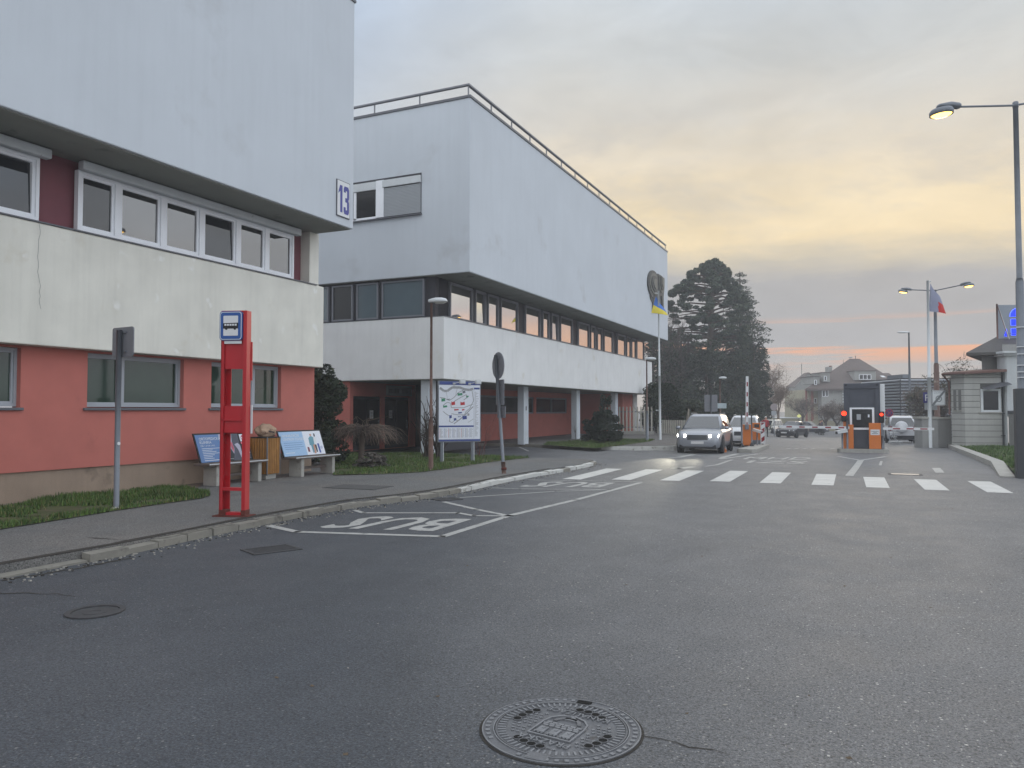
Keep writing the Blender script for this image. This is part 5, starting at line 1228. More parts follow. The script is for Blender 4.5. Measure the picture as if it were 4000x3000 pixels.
# ---------------------------------------------------------------- gatehouse on the right (local frame: x right, y away from camera)
M_gh = mat('gatehouse_render', (166, 166, 162), .9, var=.08, vs=1.5, streak=.12, bump=.2, stain=((130, 128, 122), .63, 1.4)); M_gap = mat('course_groove', (84, 84, 82), .95, var=.1)
M_tile = mat('red_tile', (108, 82, 76), .85, var=.2, vs=6); M_darkroof = mat('dark_roof', (78, 76, 74), .85, var=.15, vs=5)
M_pil = mat('pale_pilaster', (186, 190, 192), .9, var=.06, vs=1.5, streak=.1)
gc = G(3772, 1753); gd = depth(gc); sg_ = gd / F; a_ = YAW + R(-4)
gu = Vector((math.cos(a_), math.sin(a_), 0)); gn = Vector((gu.y, -gu.x, 0))     # gn: towards camera
gh = thing('gatehouse', 'small gatehouse with rusticated chamfered walls and a red tiled eave on the right', 'building', gc)
GT = Matrix(((gu.x, -gn.x, 0, gc.x), (gu.y, -gn.y, 0, gc.y), (0, 0, 1, gc.z), (0, 0, 0, 1)))
W_ = 143 * sg_; top_ = hz(1452, gd) - gc.z
# courses as stacked slightly proud bands following the chamfered plan
ncourse = 14; hc = (top_ + .3) / ncourse
def plan(o): return [(.24 - o, 1.5), (-.32 - o, .62 - o * .3), (0 - o * .5, 0 - o), (W_ + 0, 0 - o), (W_, 1.5)]
core = MB(); core.T = GT; core.prism(plan(0), -.3, top_, M_gap); core.build('wall_core', gh)
wx0, wx1, wz0, wz1 = (3840 - 3772) * sg_, (3897 - 3772) * sg_, hz(1602, gd) - gc.z, hz(1527, gd) - gc.z
cb = MB(); cb.T = GT
for i in range(ncourse):
    z0, z1 = -.3 + i * hc + .012, -.3 + (i + 1) * hc - .012
    if z1 > wz0 - .12 and z0 < wz1 + .12:
        cb.prism([(.21, 1.5), (-.35, .61), (0 - .015, -.03), (wx0 - .13, -.03), (wx0 - .13, .2), (.1, .2), (-.2, .7), (.35, 1.5)], z0, z1, M_gh)
        cb.prism([(wx1 + .13, -.03), (W_, -.03), (W_, .2), (wx1 + .13, .2)], z0, z1, M_gh)
    else: cb.prism(plan(.03), z0, z1, M_gh)
cb.build('stone_courses', gh)
k = MB(); k.T = GT
for q in ((wx0 - .12, wx0, wz0 - .1, wz1 + .1), (wx1, wx1 + .12, wz0 - .1, wz1 + .1), (wx0, wx1, wz0 - .1, wz0), (wx0, wx1, wz1, wz1 + .1)): k.box(q[0], q[1], -.05, .1, q[2], q[3], M_pale)
gw_ = k.build('window', gh)
k = MB(); k.T = GT; k.quad((wx0, -.01, wz0), (wx1, -.01, wz0), (wx1, -.01, wz1), (wx0, -.01, wz1), M_doorglass); k.build('pane', gw_)
k = MB(); k.T = GT; k.bbox(wx0 - .22, wx1 + .2, -.10, -.031, wz0 - .16, wz0 - .11, M_conc, .01); k.build('sill', gw_)
k = MB(); k.T = GT; k.add([(wx0 - .05, -.03, wz1 + .16), (wx1 + .35, -.03, wz1 + .50), (wx1 + .35, -.65, wz1 + .30), (wx0 - .05, -.55, wz1 + .02)], [(0, 1, 2, 3)], M_sill); k.build('awning', gw_)
for i, x in enumerate((.20, .47)):
    k = MB(); M5 = GT @ Matrix.Translation(Vector((-.32, .62, 0))) @ Matrix.Rotation(R(-62.7), 4, 'Z'); k.T = M5
    k.box(x - .07, x + .07, -.055, -.032, wz0, wz1 + .05, mat('narrow_window_grey', (108, 108, 106), .4)); k.box(x - .09, x + .09, -.085, -.03, wz0 - .06, wz0, M_conc); k.build('narrow_window', gh)
k = MB(); k.T = GT; zE = top_
k.add([(-.25, 1.6, zE - .02), (-.80, .50, zE - .02), (-.12, -.38, zE - .02), (W_ + .02, -.38, zE + .10), (.6, 2.2, zE + .12), (.7, 1.2, zE + .12), (W_ + .02, 1.2, zE + .2), (-.80, .50, zE - .14), (-.12, -.38, zE - .14), (W_ + .02, -.38, zE - .02), (-.25, 1.6, zE - .14)],
      [(0, 1, 5, 4), (1, 2, 5), (2, 3, 6, 5), (1, 7, 8, 2), (2, 8, 9, 3), (0, 10, 7, 1)], M_tile)
k.add([(-.2, 1.6, zE - .141), (-.76, .50, zE - .141), (-.12, -.37, zE - .141), (W_, -.37, zE - .141), (W_, 1.5, zE - .141)], [(0, 1, 2, 3, 4)], M_gh); k.build('roof', gh)
k = MB(); k.T = GT; k.tube([(-.28, 1.6, zE - .10), (-.83, .48, zE - .10), (-.13, -.42, zE - .10)], .05, M_tile, 6); k.tube([(-.80, .52, zE - .12), (-.40, .70, zE - .5), (-.40, .70, 1.7)], .045, M_tile, 6); k.build('gutter', gh)
k = MB(); k.T = GT; k.tube([(W_ - .06, -.08, -.1), (W_ - .06, -.08, 3.9)], .03, M_darkmetal, 6)
for z in (.65, 1.75): k.box(W_ - .16, W_ + .04, -.13, -.05, z, z + .03, M_darkmetal)
k.build('downpipe', gh)
# house behind it: pilaster, dark eaved roof, lit rooftop sign
X0 = W_ + .02
hs = thing('entrance_house', 'dark roofed house with pale pilaster at the right edge, carrying the blue rooftop sign', 'building', GT @ Vector((X0, 0, 0)))
def hx(x, y=0.): return ((x - 2000) * (gd + y) - (3772 - 2000) * gd) / F
SYD = 2.2
k = MB(); k.T = GT; zc = hz(1392, gd) - gc.z
k.bbox(hx(3920), hx(3973), -.25, .5, 1.60, zc, M_pil, .01); k.box(hx(3917), hx(3922), -.2, .5, -.1, zc, M_pil); k.build('pilaster', hs)
k = MB(); k.T = GT; k.bbox(hx(3905), hx(4120), -.42, .5, zc + .0, zc + .10, M_pil, .02); k.bbox(hx(3898), hx(4125), -.55, .5, zc + .10, zc + .22, M_pil, .02); k.build('cornice', hs)
k = MB(); k.T = GT; k.box(hx(3974), hx(4300), .1, .9, -.3, zc, M_gh); k.prism([(hx(3832, 1), 1), (hx(3915, 1) + 1, 1), (hx(3915, 3) + 1, 3), (hx(3838, 3), 3)], top_ - .3, zc + .45, M_greywall); k.prism([(hx(3922), .1), (hx(4300), .1), (hx(4300), 2.5), (hx(3940, 2.5), 2.5)], zc + .22, zc + .60, M_greywall); k.build('wall', hs)
k = MB(); k.T = GT; ez = hz(1376, gd) - gc.z; rz2 = hz(1314, gd) - gc.z
k.add([(hx(3793), .3, ez), (hx(4320), .3 - .9, ez + .1), (hx(4320), 2.6, hz(1313, gd + 2.6) - gc.z + .1), (hx(3884, 2.6), 2.6, hz(1314, gd + 2.6) - gc.z), (hx(3806, 5.5), 5.5, ez), (hx(4320), 6, ez), (hx(3793), .3, ez - .14), (hx(4320), -.6, ez - .05), (hx(3806, 5.5), 5.5, ez - .14)],
      [(0, 1, 2, 3), (0, 3, 4), (3, 2, 5, 4), (0, 6, 7, 1), (0, 4, 8, 6), (6, 8, 5, 7)], M_darkroof); k.build('roof', hs)
k = MB(); k.T = GT; k.bbox(hx(3922), hx(4060), -.9, -.3, -.2, hz(1616, gd) - gc.z, M_greywall, .01); k.bbox(hx(3919), hx(4060), -.98, -.3, hz(1616, gd) - gc.z, hz(1604, gd) - gc.z, M_sill, .01); k.build('garden_wall', hs)
mbx = thing('mail_box', 'grey box fixed on the low wall beside the gatehouse', 'box', GT @ Vector((hx(3955), -.95, hz(1675, gd) - gc.z)))
k = MB(); k.T = GT; k.bbox(hx(3942), hx(3971), -1.2, -.91, hz(1676, gd) - gc.z, hz(1655, gd) - gc.z, M_grey_frame, .01); k.box(hx(3941), hx(3972), -1.22, -.9, hz(1655, gd) - gc.z, hz(1653, gd) - gc.z, M_pale); k.build('box_body', mbx)
# rooftop sign
sy = 2.2; sd = gd + sy; sS = sd / F
def sp_(x, y): return GT @ Vector(((x - 3772) * sS * 1.0 - .0, sy, hz(y, sd) - gc.z))
sxx = lambda x: hx(x, sy)
rsn = thing('rooftop_sign', 'translucent rooftop sign board with glowing blue letter B in a cloud', 'sign', sp_(3888, 1313))
zb_, zt_ = hz(1330, sd) - gc.z, hz(1192, sd) - gc.z
k = MB(); k.T = GT; k.box(sxx(3888), sxx(4230), sy, sy + .05, zb_, zt_, mat('sign_panel_grey', (132, 140, 150), .4, var=.04)); k.build('panel', rsn)
k = MB(); k.T = GT; k.tube([(sxx(3886), sy + .02, zb_ - .3), (sxx(3886), sy + .02, zt_ + .06)], .045, M_tile, 8); k.tube([(sxx(3886), sy - .02, zt_), (sxx(3878), sy - 1.2, zb_ - .05)], .02, M_tile, 6); k.tube([(sxx(3889), sy - .04, zt_ - .1), (sxx(3904), sy - .6, zb_)], .02, M_pale, 6)
for z in (.10, .22): k.tube([(sxx(3895), sy - .35, zb_ + z + .1), (sxx(4230), sy - .35, zb_ + z + .1)], .012, M_galv, 5)
k.build('support', rsn)
def spx(pts): return [(sxx(x), hz(y, sd) - gc.z) for x, y in pts]
O_ = GT @ Vector((0, sy - .012, 0)); gz_ = UZ
C4 = lambda x, y: (3700 + x / 4.74, 1150 + y / 4.74)
dome = [C4(*p) for p in ((1105, 415), (1118, 350), (1150, 305), (1200, 270), (1270, 255), (1340, 270), (1390, 305), (1410, 350), (1395, 440), (1340, 452), (1280, 435), (1220, 416), (1170, 412))]
b1 = [C4(*p) for p in ((1118, 468), (1200, 465), (1232, 490), (1240, 525), (1228, 560), (1200, 582), (1118, 582))]
b2_ = [C4(*p) for p in ((1120, 640), (1215, 638), (1258, 660), (1275, 700), (1262, 745), (1235, 762), (1120, 762))]
tri = [C4(*p) for p in ((992, 780), (1010, 720), (1036, 645), (1042, 690), (1044, 780))]
sm_ = [C4(*p) for p in ((1245, 605), (1285, 580), (1330, 570), (1380, 590), (1390, 650), (1395, 760), (1310, 762), (1312, 700), (1300, 640), (1285, 615))]
bar = [C4(*p) for p in ((1405, 290), (1500, 260), (1580, 300), (1600, 420), (1580, 560), (1620, 700), (1600, 765), (1405, 760))]
def grow(pts, s): cx = sum(p[0] for p in pts) / len(pts); cy = sum(p[1] for p in pts) / len(pts); return [(cx + (p[0] - cx) * s, cy + (p[1] - cy) * s) for p in pts]
k = MB(); kr = MB()
for pts in (dome, b1, b2_, tri, sm_, bar):
    kr.plate(spx(grow(pts, 1.09)), O_, gu, UZ, .02, M_bluerim); k.plate(spx(pts), O_ + gn * .024, gu, UZ, .02, M_blueglow)
kr.build('letter_edge', rsn); k.build('glowing_letter', rsn)

# ---------------------------------------------------------------- lit street lamps
def twin_head(root, base, u, s):
    """flat box gear housing with a bowl lamp hung below its tip; u outward"""
    u = Vector(u).normalized(); v = UZ.cross(u); M4 = Matrix(((u.x, v.x, 0, base.x), (u.y, v.y, 0, base.y), (u.z, v.z, 1, base.z), (0, 0, 0, 1)))
    k = MB(); k.T = M4
    st = [(0, .10, -.06, .10), (.06, .14, -.08, .13), (.35, .15, -.06, .17), (.75, .13, -.02, .10), (.80, .06, .0, .05)]
    k.loft([[Vector((x * s, w * s * math.cos(t), (zl + (zh - zl) * (.5 + .5 * math.sin(t))) * s)) for t in [2 * math.pi * j / 14 for j in range(14)]] for x, w, zl, zh in st], M_galv); hd = k.build('lamp_housing', root)
    k = MB(); k.T = M4 @ Matrix.Translation(Vector((.66 * s, 0, -.04 * s))); k.lathe([(.10 * s, .02 * s), (.31 * s, -.03 * s), (.36 * s, -.10 * s), (.35 * s, -.22 * s), (.32 * s, -.225 * s), (.30 * s, -.14 * s)], (0, 0, 0), M_galv, 20); sh = k.build('lamp_shade', hd)
    k = MB(); k.T = M4 @ Matrix.Translation(Vector((.66 * s, 0, -.2 * s))); k.lathe([(.318 * s, 0), (.30 * s, -.05 * s), (.22 * s, -.10 * s), (.10 * s, -.125 * s), (.0, -.13 * s)], (0, 0, 0), M_lampon, 18); k.build('lit_lens', sh)
p = G(4000, 1868); p.z = rlz(p.x, p.y); d = depth(p); zt = hz(388, d)
tl_ = thing('street_lamp', 'tall lit street lamp in the right foreground with a long arm over the road', 'street lamp', p)
m = MB(); xT = PD(3966, 388, d); xM = PD(3982, 1100, d)
m.bbox(p.x - .17, p.x + .24, p.y - .18, p.y + .2, p.z - .3, hz(1518, d), mat('dark_cabinet', (62, 64, 67), .6, var=.08, vs=3), .01); m.build('base_cabinet', tl_)
m = MB(); m.tube([(p.x, p.y, hz(1520, d)), (p.x, p.y, hz(1100, d)), (p.x, p.y, hz(1085, d))], [.105, .095, .07], M_galv, 14); m.tube([(p.x, p.y, hz(1090, d)), (p.x, p.y, zt)], [.070, .062], M_galv, 14)
m.lathe([(.07, -.12), (.07, .02), (.05, .04)], (p.x, p.y, zt), M_galv, 12); m.build('pole', tl_)
m = MB()
for y in (1278, 1355, 1383, 1427, 1453, 1475): m.box(p.x - .11, p.x + .11, p.y - .115, p.y - .08, hz(y, d) - .012, hz(y, d) + .012, M_pale)
m.build('steel_band', tl_)
E1 = PD(3748, 417, d); m = MB(); m.tube([Vector((p.x, p.y, zt - .06)), E1], .028, M_galv, 8); m.build('arm', tl_); twin_head(tl_, E1, (E1 - Vector((p.x, p.y, zt - .06))), .78 * (E1 - PD(3619, 430, d)).length / .8 * .95)
E2 = Vector((p.x, p.y, zt)) * 2 - E1 + UZ * .1; m = MB(); m.tube([Vector((p.x, p.y, zt - .05)), E2], .028, M_galv, 8); m.build('arm', tl_); twin_head(tl_, E2, (E2 - Vector((p.x, p.y, zt))), .78)
# double lamp beyond the wall
d = 49.; p = PD(3661, 1620, d); p.z = zr(p.x, p.y); zt = hz(1130, d)
dl_ = thing('street_lamp', 'lit double armed street lamp behind the tall flagpole', 'street lamp', p)
m = MB(); m.tube([p, (p.x, p.y, hz(1425, d)), (p.x, p.y, hz(1418, d))], [.17, .15, .11], M_rust, 12); m.tube([(p.x, p.y, hz(1424, d)), (p.x, p.y, zt)], [.11, .085], M_galv, 12); m.build('pole', dl_)
tp = Vector((p.x, p.y, zt))
for (x, y, dd) in ((3561, 1132, d + 1.2), (3752, 1114, d - 1.2)):
    E = PD(x, y, dd); m = MB(); m.tube([tp - UZ * .05, E], .035, M_galv, 8); m.build('arm', dl_); twin_head(dl_, E, E - tp + UZ * .1, .80)
p = PD(3556, 1640, 64); p.z = zr(p.x, p.y); zt = hz(1298, 64)
fl_ = thing('street_lamp', 'distant grey street lamp with unlit head between the flagpole and the grey house', 'street lamp', p)
m = MB(); m.tube([p, (p.x, p.y, hz(1500, 64)), (p.x, p.y, zt)], [.12, .10, .06], M_galv, 10); m.build('pole', fl_); cobra(fl_, Vector((p.x, p.y, zt)), -right_cam, .95, .9)

# ---------------------------------------------------------------- houses beyond the gate (local frame x right, y away)
M_plaster = mat('old_plaster', (150, 150, 146), .9, var=.12, vs=.6, streak=.15, stain=((132, 130, 126), .6, .5)); M_ochre = mat('ochre_plaster', (158, 152, 130), .9, var=.1, vs=.8); M_brick = mat('brick_red', (142, 92, 82), .9, var=.15, vs=3)
M_slate = mat('brown_tiles', (94, 84, 80), .9, var=.15, vs=3, streak=.1)
def frame_at(x, d):
    o = PD(x, 1603, d); o.z = 0; o.z = zr(o.x, o.y)
    return o, Matrix(((right_cam.x, -nrm_c.x, 0, o.x), (right_cam.y, -nrm_c.y, 0, o.y), (0, 0, 1, o.z), (0, 0, 0, 1)))
D1 = 120.; o, HT = frame_at(3300, D1); s1 = D1 / F
hx1 = lambda x: (x - 3300) * s1
hz1 = lambda y: hz(y, D1) - o.z
h1 = thing('villa', 'large grey villa with steep brown hipped roof and dormers behind the gate booth', 'house', o)
k = MB(); k.T = HT; zE = hz1(1516); 
k.box(hx1(3210), hx1(3512), 0, 14, -1, zE, M_plaster); k.box(hx1(3172), hx1(3210), 1.5, 12, -1, zE - .2, M_ochre); k.build('wall', h1)
k = MB(); k.T = HT; k.box(hx1(3160), hx1(3166), 1.2, 1.5, -1, zE - .1, M_brick); k.box(hx1(3182), hx1(3190), 1.2, 1.5, -1, zE - .1, M_brick); k.build('brick_pier', h1)
k = MB(); k.T = HT; zR = hz(1401, D1 + 6.5) - o.z
def hd(x, y): return ((x - 2000) * (D1 + y) - 1300 * D1) / F
E_ = [(hx1(3142), -.8, zE - .1), (hx1(3540), -.8, zE - .1), (hd(3530, 14), 15, zE - .1), (hd(3142, 14), 15, zE - .1)]; Rg = [(hd(3322, 6.5), 6.5, zR), (hd(3360, 6.5), 6.5, zR)]
k.add(E_ + Rg + [(p_[0], p_[1], p_[2] - .3) for p_ in E_], [(0, 1, 5, 4), (1, 2, 5), (2, 3, 4, 5), (3, 0, 4), (0, 1, 7, 6), (1, 2, 8, 7), (0, 6, 9, 3), (6, 7, 8, 9)], M_slate)
k.add([(hx1(3440), -.2, zE), (hx1(3545), -.3, zE), (hd(3474, 6), 6, hz1(1449)), (hd(3452, 6), 6, hz1(1450))], [(0, 1, 2, 3)], M_slate); rf = k.build('roof', h1)
def hwin(x0, x1, y0, y1, Yf, nsp, par, mm=M_frame):
    f = MB(); f.T = HT; a0, a1, z0, z1 = hx1(x0), hx1(x1), hz1(y1), hz1(y0); t = .08
    for q in ((a0, a1, z0, z0 + t), (a0, a1, z1 - t, z1)): f.box(q[0], q[1], Yf - .06, Yf + .05, q[2], q[3], mm)
    for i in range(nsp + 1): xx_ = a0 + (a1 - a0) * i / nsp; f.box(xx_ - t / 2, xx_ + t / 2, Yf - .061, Yf + .05, z0 + t, z1 - t, mm)
    w = f.build('window', par); g = MB(); g.T = HT; g.quad((a0, Yf - .02, z0), (a1, Yf - .02, z0), (a1, Yf - .02, z1), (a0, Yf - .02, z1), M_doorglass); g.build('pane', w)
dm = MB(); dm.T = HT; dm.box(hx1(3348), hx1(3431), .6, 5, hz1(1484), hz1(1449), M_plaster); dm.box(hx1(3345), hx1(3434), .5, 5.2, hz1(1449), hz1(1446), M_slate); do = dm.build('dormer', h1)
hwin(3365, 3411, 1462, 1482, .58, 3, do)
for x0, x1, yt, yb2, yf in ((3219, 3247, 1455, 1491, .3), (3176, 3201, 1471, 1499, -.2)):
    dm = MB(); dm.T = HT; dm.box(hx1(x0), hx1(x1), yf, 5, hz1(yb2), hz1(yt), M_plaster); dm.box(hx1(x0) - .2, hx1(x1) + .2, yf - .2, 6, hz1(yt), hz1(yt - 2), M_slate); do = dm.build('dormer', h1)
    hwin(x0 + 5, x0 + 13, yt + 13, yt + 33, yf - .02, 1, do)
hwin(3213, 3223, 1525, 1550, -.02, 1, h1); hwin(3226, 3235, 1523, 1549, -.02, 1, h1); hwin(3456, 3480, 1512, 1543, -.02, 2, h1); hwin(3196, 3204, 1555, 1575, 1.48, 1, h1)
k = MB(); k.T = HT
for i in range(6): k.box(hx1(3291), hx1(3303), -.15, .0, hz1(1512 + i * 11), hz1(1518 + i * 11), M_pale)
k.build('glass_block_strip', h1)
k = MB(); k.T = HT; k.box(hd(3239, 4), hd(3253, 4), 4, 5.4, hz1(1480), hz(1432, D1 + 4) - o.z, M_plaster); k.tube([(hd(3246, 4.7), 4.7, hz1(1434)), (hd(3246, 4.7), 4.7, hz1(1422))], .25, M_brick, 8); k.build('chimney', rf)
k = MB(); k.T = HT; k.tube([(hd(3345, 6.5), 6.5, zR), (hd(3345, 6.5), 6.5, zR + .5)], .05, M_darkmetal, 5); k.lathe([(.0, 0), (.3, .05), (.42, .15)], (hd(3326, 6.4), 6.4, zR + .1), M_pale, 10); k.tube([(hd(3297, 6), 6, hz1(1430)), (hd(3297, 6), 6, hz1(1395))], .03, M_darkmetal, 5); k.build('antenna', rf)
k = MB(); k.T = HT; k.add([(hx1(3452), .28, hz1(1473)), (hx1(3468), .28, hz1(1473)), (hx1(3465), 1.0, hz1(1466)), (hx1(3450), 1.0, hz1(1466))], [(0, 1, 2, 3)], M_signwhite); k.build('skylight', rf)
D2 = 138.; o2, HT2 = frame_at(3120, D2); s2 = D2 / F; q1 = lambda x: (x - 3120) * s2; q2_ = lambda y: hz(y, D2) - o2.z
h2 = thing('gabled_house', 'pale gabled house with brown roof, leftmost of the far houses', 'house', o2)
qd = lambda x, y: ((x - 2000) * (D2 + y) - 1120 * D2) / F
zA, zB, zP = q2_(1512), q2_(1490), q2_(1456); er, rr2 = (qd(3072, 9), 9, hz(1513, D2 + 9) - o2.z), (qd(3143, 9), 9, hz(1457, D2 + 9) - o2.z)
k = MB(); k.T = HT2; k.add([(q1(3103), 0, -1), (q1(3205), 0, -1), (q1(3205), 0, zB - .4), (q1(3160), 0, zP), (q1(3103), 0, zA), (er[0], 9, -1), er, (q1(3225), 9, -1), (q1(3225), 9, zB - .4)], [(0, 1, 2, 3, 4), (0, 4, 6, 5), (1, 7, 8, 2)], M_plaster); k.build('wall', h2)
k = MB(); k.T = HT2; k.add([(q1(3103) - .15, -.2, zA - .05), (q1(3160), -.2, zP + .08), rr2, (er[0] - .15, er[1], er[2]), (q1(3208), -.2, zB - .5), (q1(3230), 9, zB - .5)], [(0, 1, 2, 3), (1, 4, 5, 2)], M_slate); k.tube([(q1(3150), 2, zP - .6), (q1(3150), 2, q2_(1418))], .05, M_darkmetal, 5); k.build('roof', h2)
# garage, yellow wall, shed
D3 = 108.; o3, HT3 = frame_at(3150, D3); s3 = D3 / F; e1 = lambda x: (x - 3150) * s3; e2 = lambda y: hz(y, D3) - o3.z
gr = thing('garage', 'low cream garage with grey door beyond the parked cars', 'building', HT3 @ Vector((e1(3090), 0, 0)))
k = MB(); k.T = HT3; k.box(e1(3055), e1(3122), 0, 6, -.5, e2(1634), M_ochre); k.box(e1(3053), e1(3124), -.2, 6.2, e2(1634), e2(1631), M_pale); k.build('wall', gr)
k = MB(); k.T = HT3; k.box(e1(3070), e1(3118), -.08, -.01, -.5, e2(1645), M_grey_frame); k.build('door', gr)
yw_ = thing('garden_wall', 'low yellow plastered garden wall across the far street', 'wall', HT3 @ Vector((e1(3180), -2, 0)))
k = MB(); k.T = HT3
for a0, a1, yt in ((3125, 3158, 1645), (3158, 3182, 1640), (3182, 3210, 1638), (3210, 3240, 1643)): k.box(e1(a0), e1(a1) - .02, -2, -1.6, -.6, e2(yt), M_ochre)
k.build('wall_panel', yw_)
D4 = 72.; o4, HT4 = frame_at(3600, D4); s4 = D4 / F; c1 = lambda x: (x - 3600) * s4; c2 = lambda y: hz(y, D4) - o4.z
cor = thing('corrugated_hall', 'grey hall clad in horizontal corrugated sheet behind the gate wall', 'building', HT4 @ Vector((c1(3600), 0, 0)))
M_corr = mat('corrugated_sheet', (172, 176, 182), .35, metal=.5, var=.08, vs=2)
zt4 = c2(1477); xa, xb = c1(3519), c1(3790); k = MB(); k.T = HT4; z = -.4
while z < zt4:
    k.add([(xa, .0, z), (xb, .0, z), (xb, -.10, z + .10), (xa, -.10, z + .10), (xb, .02, z + .17), (xa, .02, z + .17)], [(0, 1, 2, 3), (3, 2, 4, 5)], M_corr)
    k.add([(xa, .0, z), (xa, 8, z), (xa - .10, 8, z + .10), (xa - .10, 0, z + .10), (xa + .02, 8, z + .17), (xa + .02, 0, z + .17)], [(0, 1, 2, 3), (3, 2, 4, 5)], M_corr); z += .29
k.build('cladding', cor)
k = MB(); k.T = HT4; k.box(xa + .06, xb, .06, 8, -.5, zt4, M_darkpanel); k.box(c1(3570), c1(3599), 2, 5, zt4, c2(1458), M_galv); k.build('core', cor)
# ---------------------------------------------------------------- distant street furniture
def far_post(name, label, x, yb_f, d, ytop, rad, group=None, cat='sign'):
    o = PD(x, 1603, d); o.z = zr(o.x, o.y); t = thing(name, label, cat, o, 0, group); k = MB(); k.tube([o, (o.x, o.y, hz(ytop, d))], rad, M_galv, 8); k.build('pole', t); return t, o
t, o_ = far_post('traffic_sign', 'distant warning sign with a square plate below, by the bend beyond the left island', 3023, 1706, 70, 1578, .04, cat='traffic sign')
k = MB(); C = PD(3023, 1590, 69.95); k.disc(C, right_cam, UZ, .33, .02, mat('faded_sign', (150, 140, 140), .5), 20); k.build('sign_plate', t)
k = MB(); C = PD(3023, 1614, 69.95); k.plate(rrect(.46, .40, .02), C, right_cam, UZ, .02, M_blind); k.build('plate', t)
t, o_ = far_post('traffic_sign', 'small glowing yellow sign on a post above the far garage', 3121, 1660, 95, 1632, .05, cat='traffic sign')
k = MB(); C = PD(3121, 1625, 94.9); M_yel = mat('fluorescent_sign', (226, 226, 150), .4, emit=.35, ecol=(230, 230, 140)); k.disc(C, right_cam, UZ, .20, .03, M_yel, 14); k.disc(C - right_cam * .16, right_cam, UZ, .10, .03, M_yel, 10); k.disc(C + right_cam * .16, right_cam, UZ, .10, .03, M_yel, 10); k.build('sign_plate', t)
# large square board seen from behind and lamp with plate behind the silver car
d = 52.; o_ = PD(2778, 1603, d); o_.z = zr(o_.x, o_.y)
t = thing('information_board', 'grey board on a pole seen from behind above the silver grey car', 'sign', o_)
k = MB(); k.tube([o_, (o_.x, o_.y, hz(1538, d))], .045, M_galv, 8); k.build('pole', t)
k = MB(); k.plate(rrect(51 * d / F, 66 * d / F, .06), PD(2777, 1575, d + .1), right_cam, UZ, .02, M_grey_frame)
for y in (1574, 1597): k.plate([(-.42, -.02), (.42, -.02), (.42, .02), (-.42, .02)], PD(2777, y, d + .08), right_cam, UZ, .02, M_galv)
k.build('board', t)
d = 55.; o_ = PD(2813, 1603, d); o_.z = zr(o_.x, o_.y); zt = hz(1478, d)
t = thing('lamp_post', 'unlit street lamp with a pale square plate behind the silver grey car', 'street lamp', o_)
k = MB(); k.tube([o_, (o_.x, o_.y, hz(1560, d)), (o_.x, o_.y, zt)], [.07, .05, .045], M_rust, 10); k.build('post', t); cobra(t, Vector((o_.x - .03, o_.y, zt)), right_cam + Vector((0, -.3, 0)), .50, 1.2)
k = MB(); k.plate(rrect(35 * d / F, 20 * d / F, .02), PD(2820, 1585, d - .08), right_cam, UZ, .015, mat('pale_plate', (170, 184, 188), .5)); k.build('plate', t)
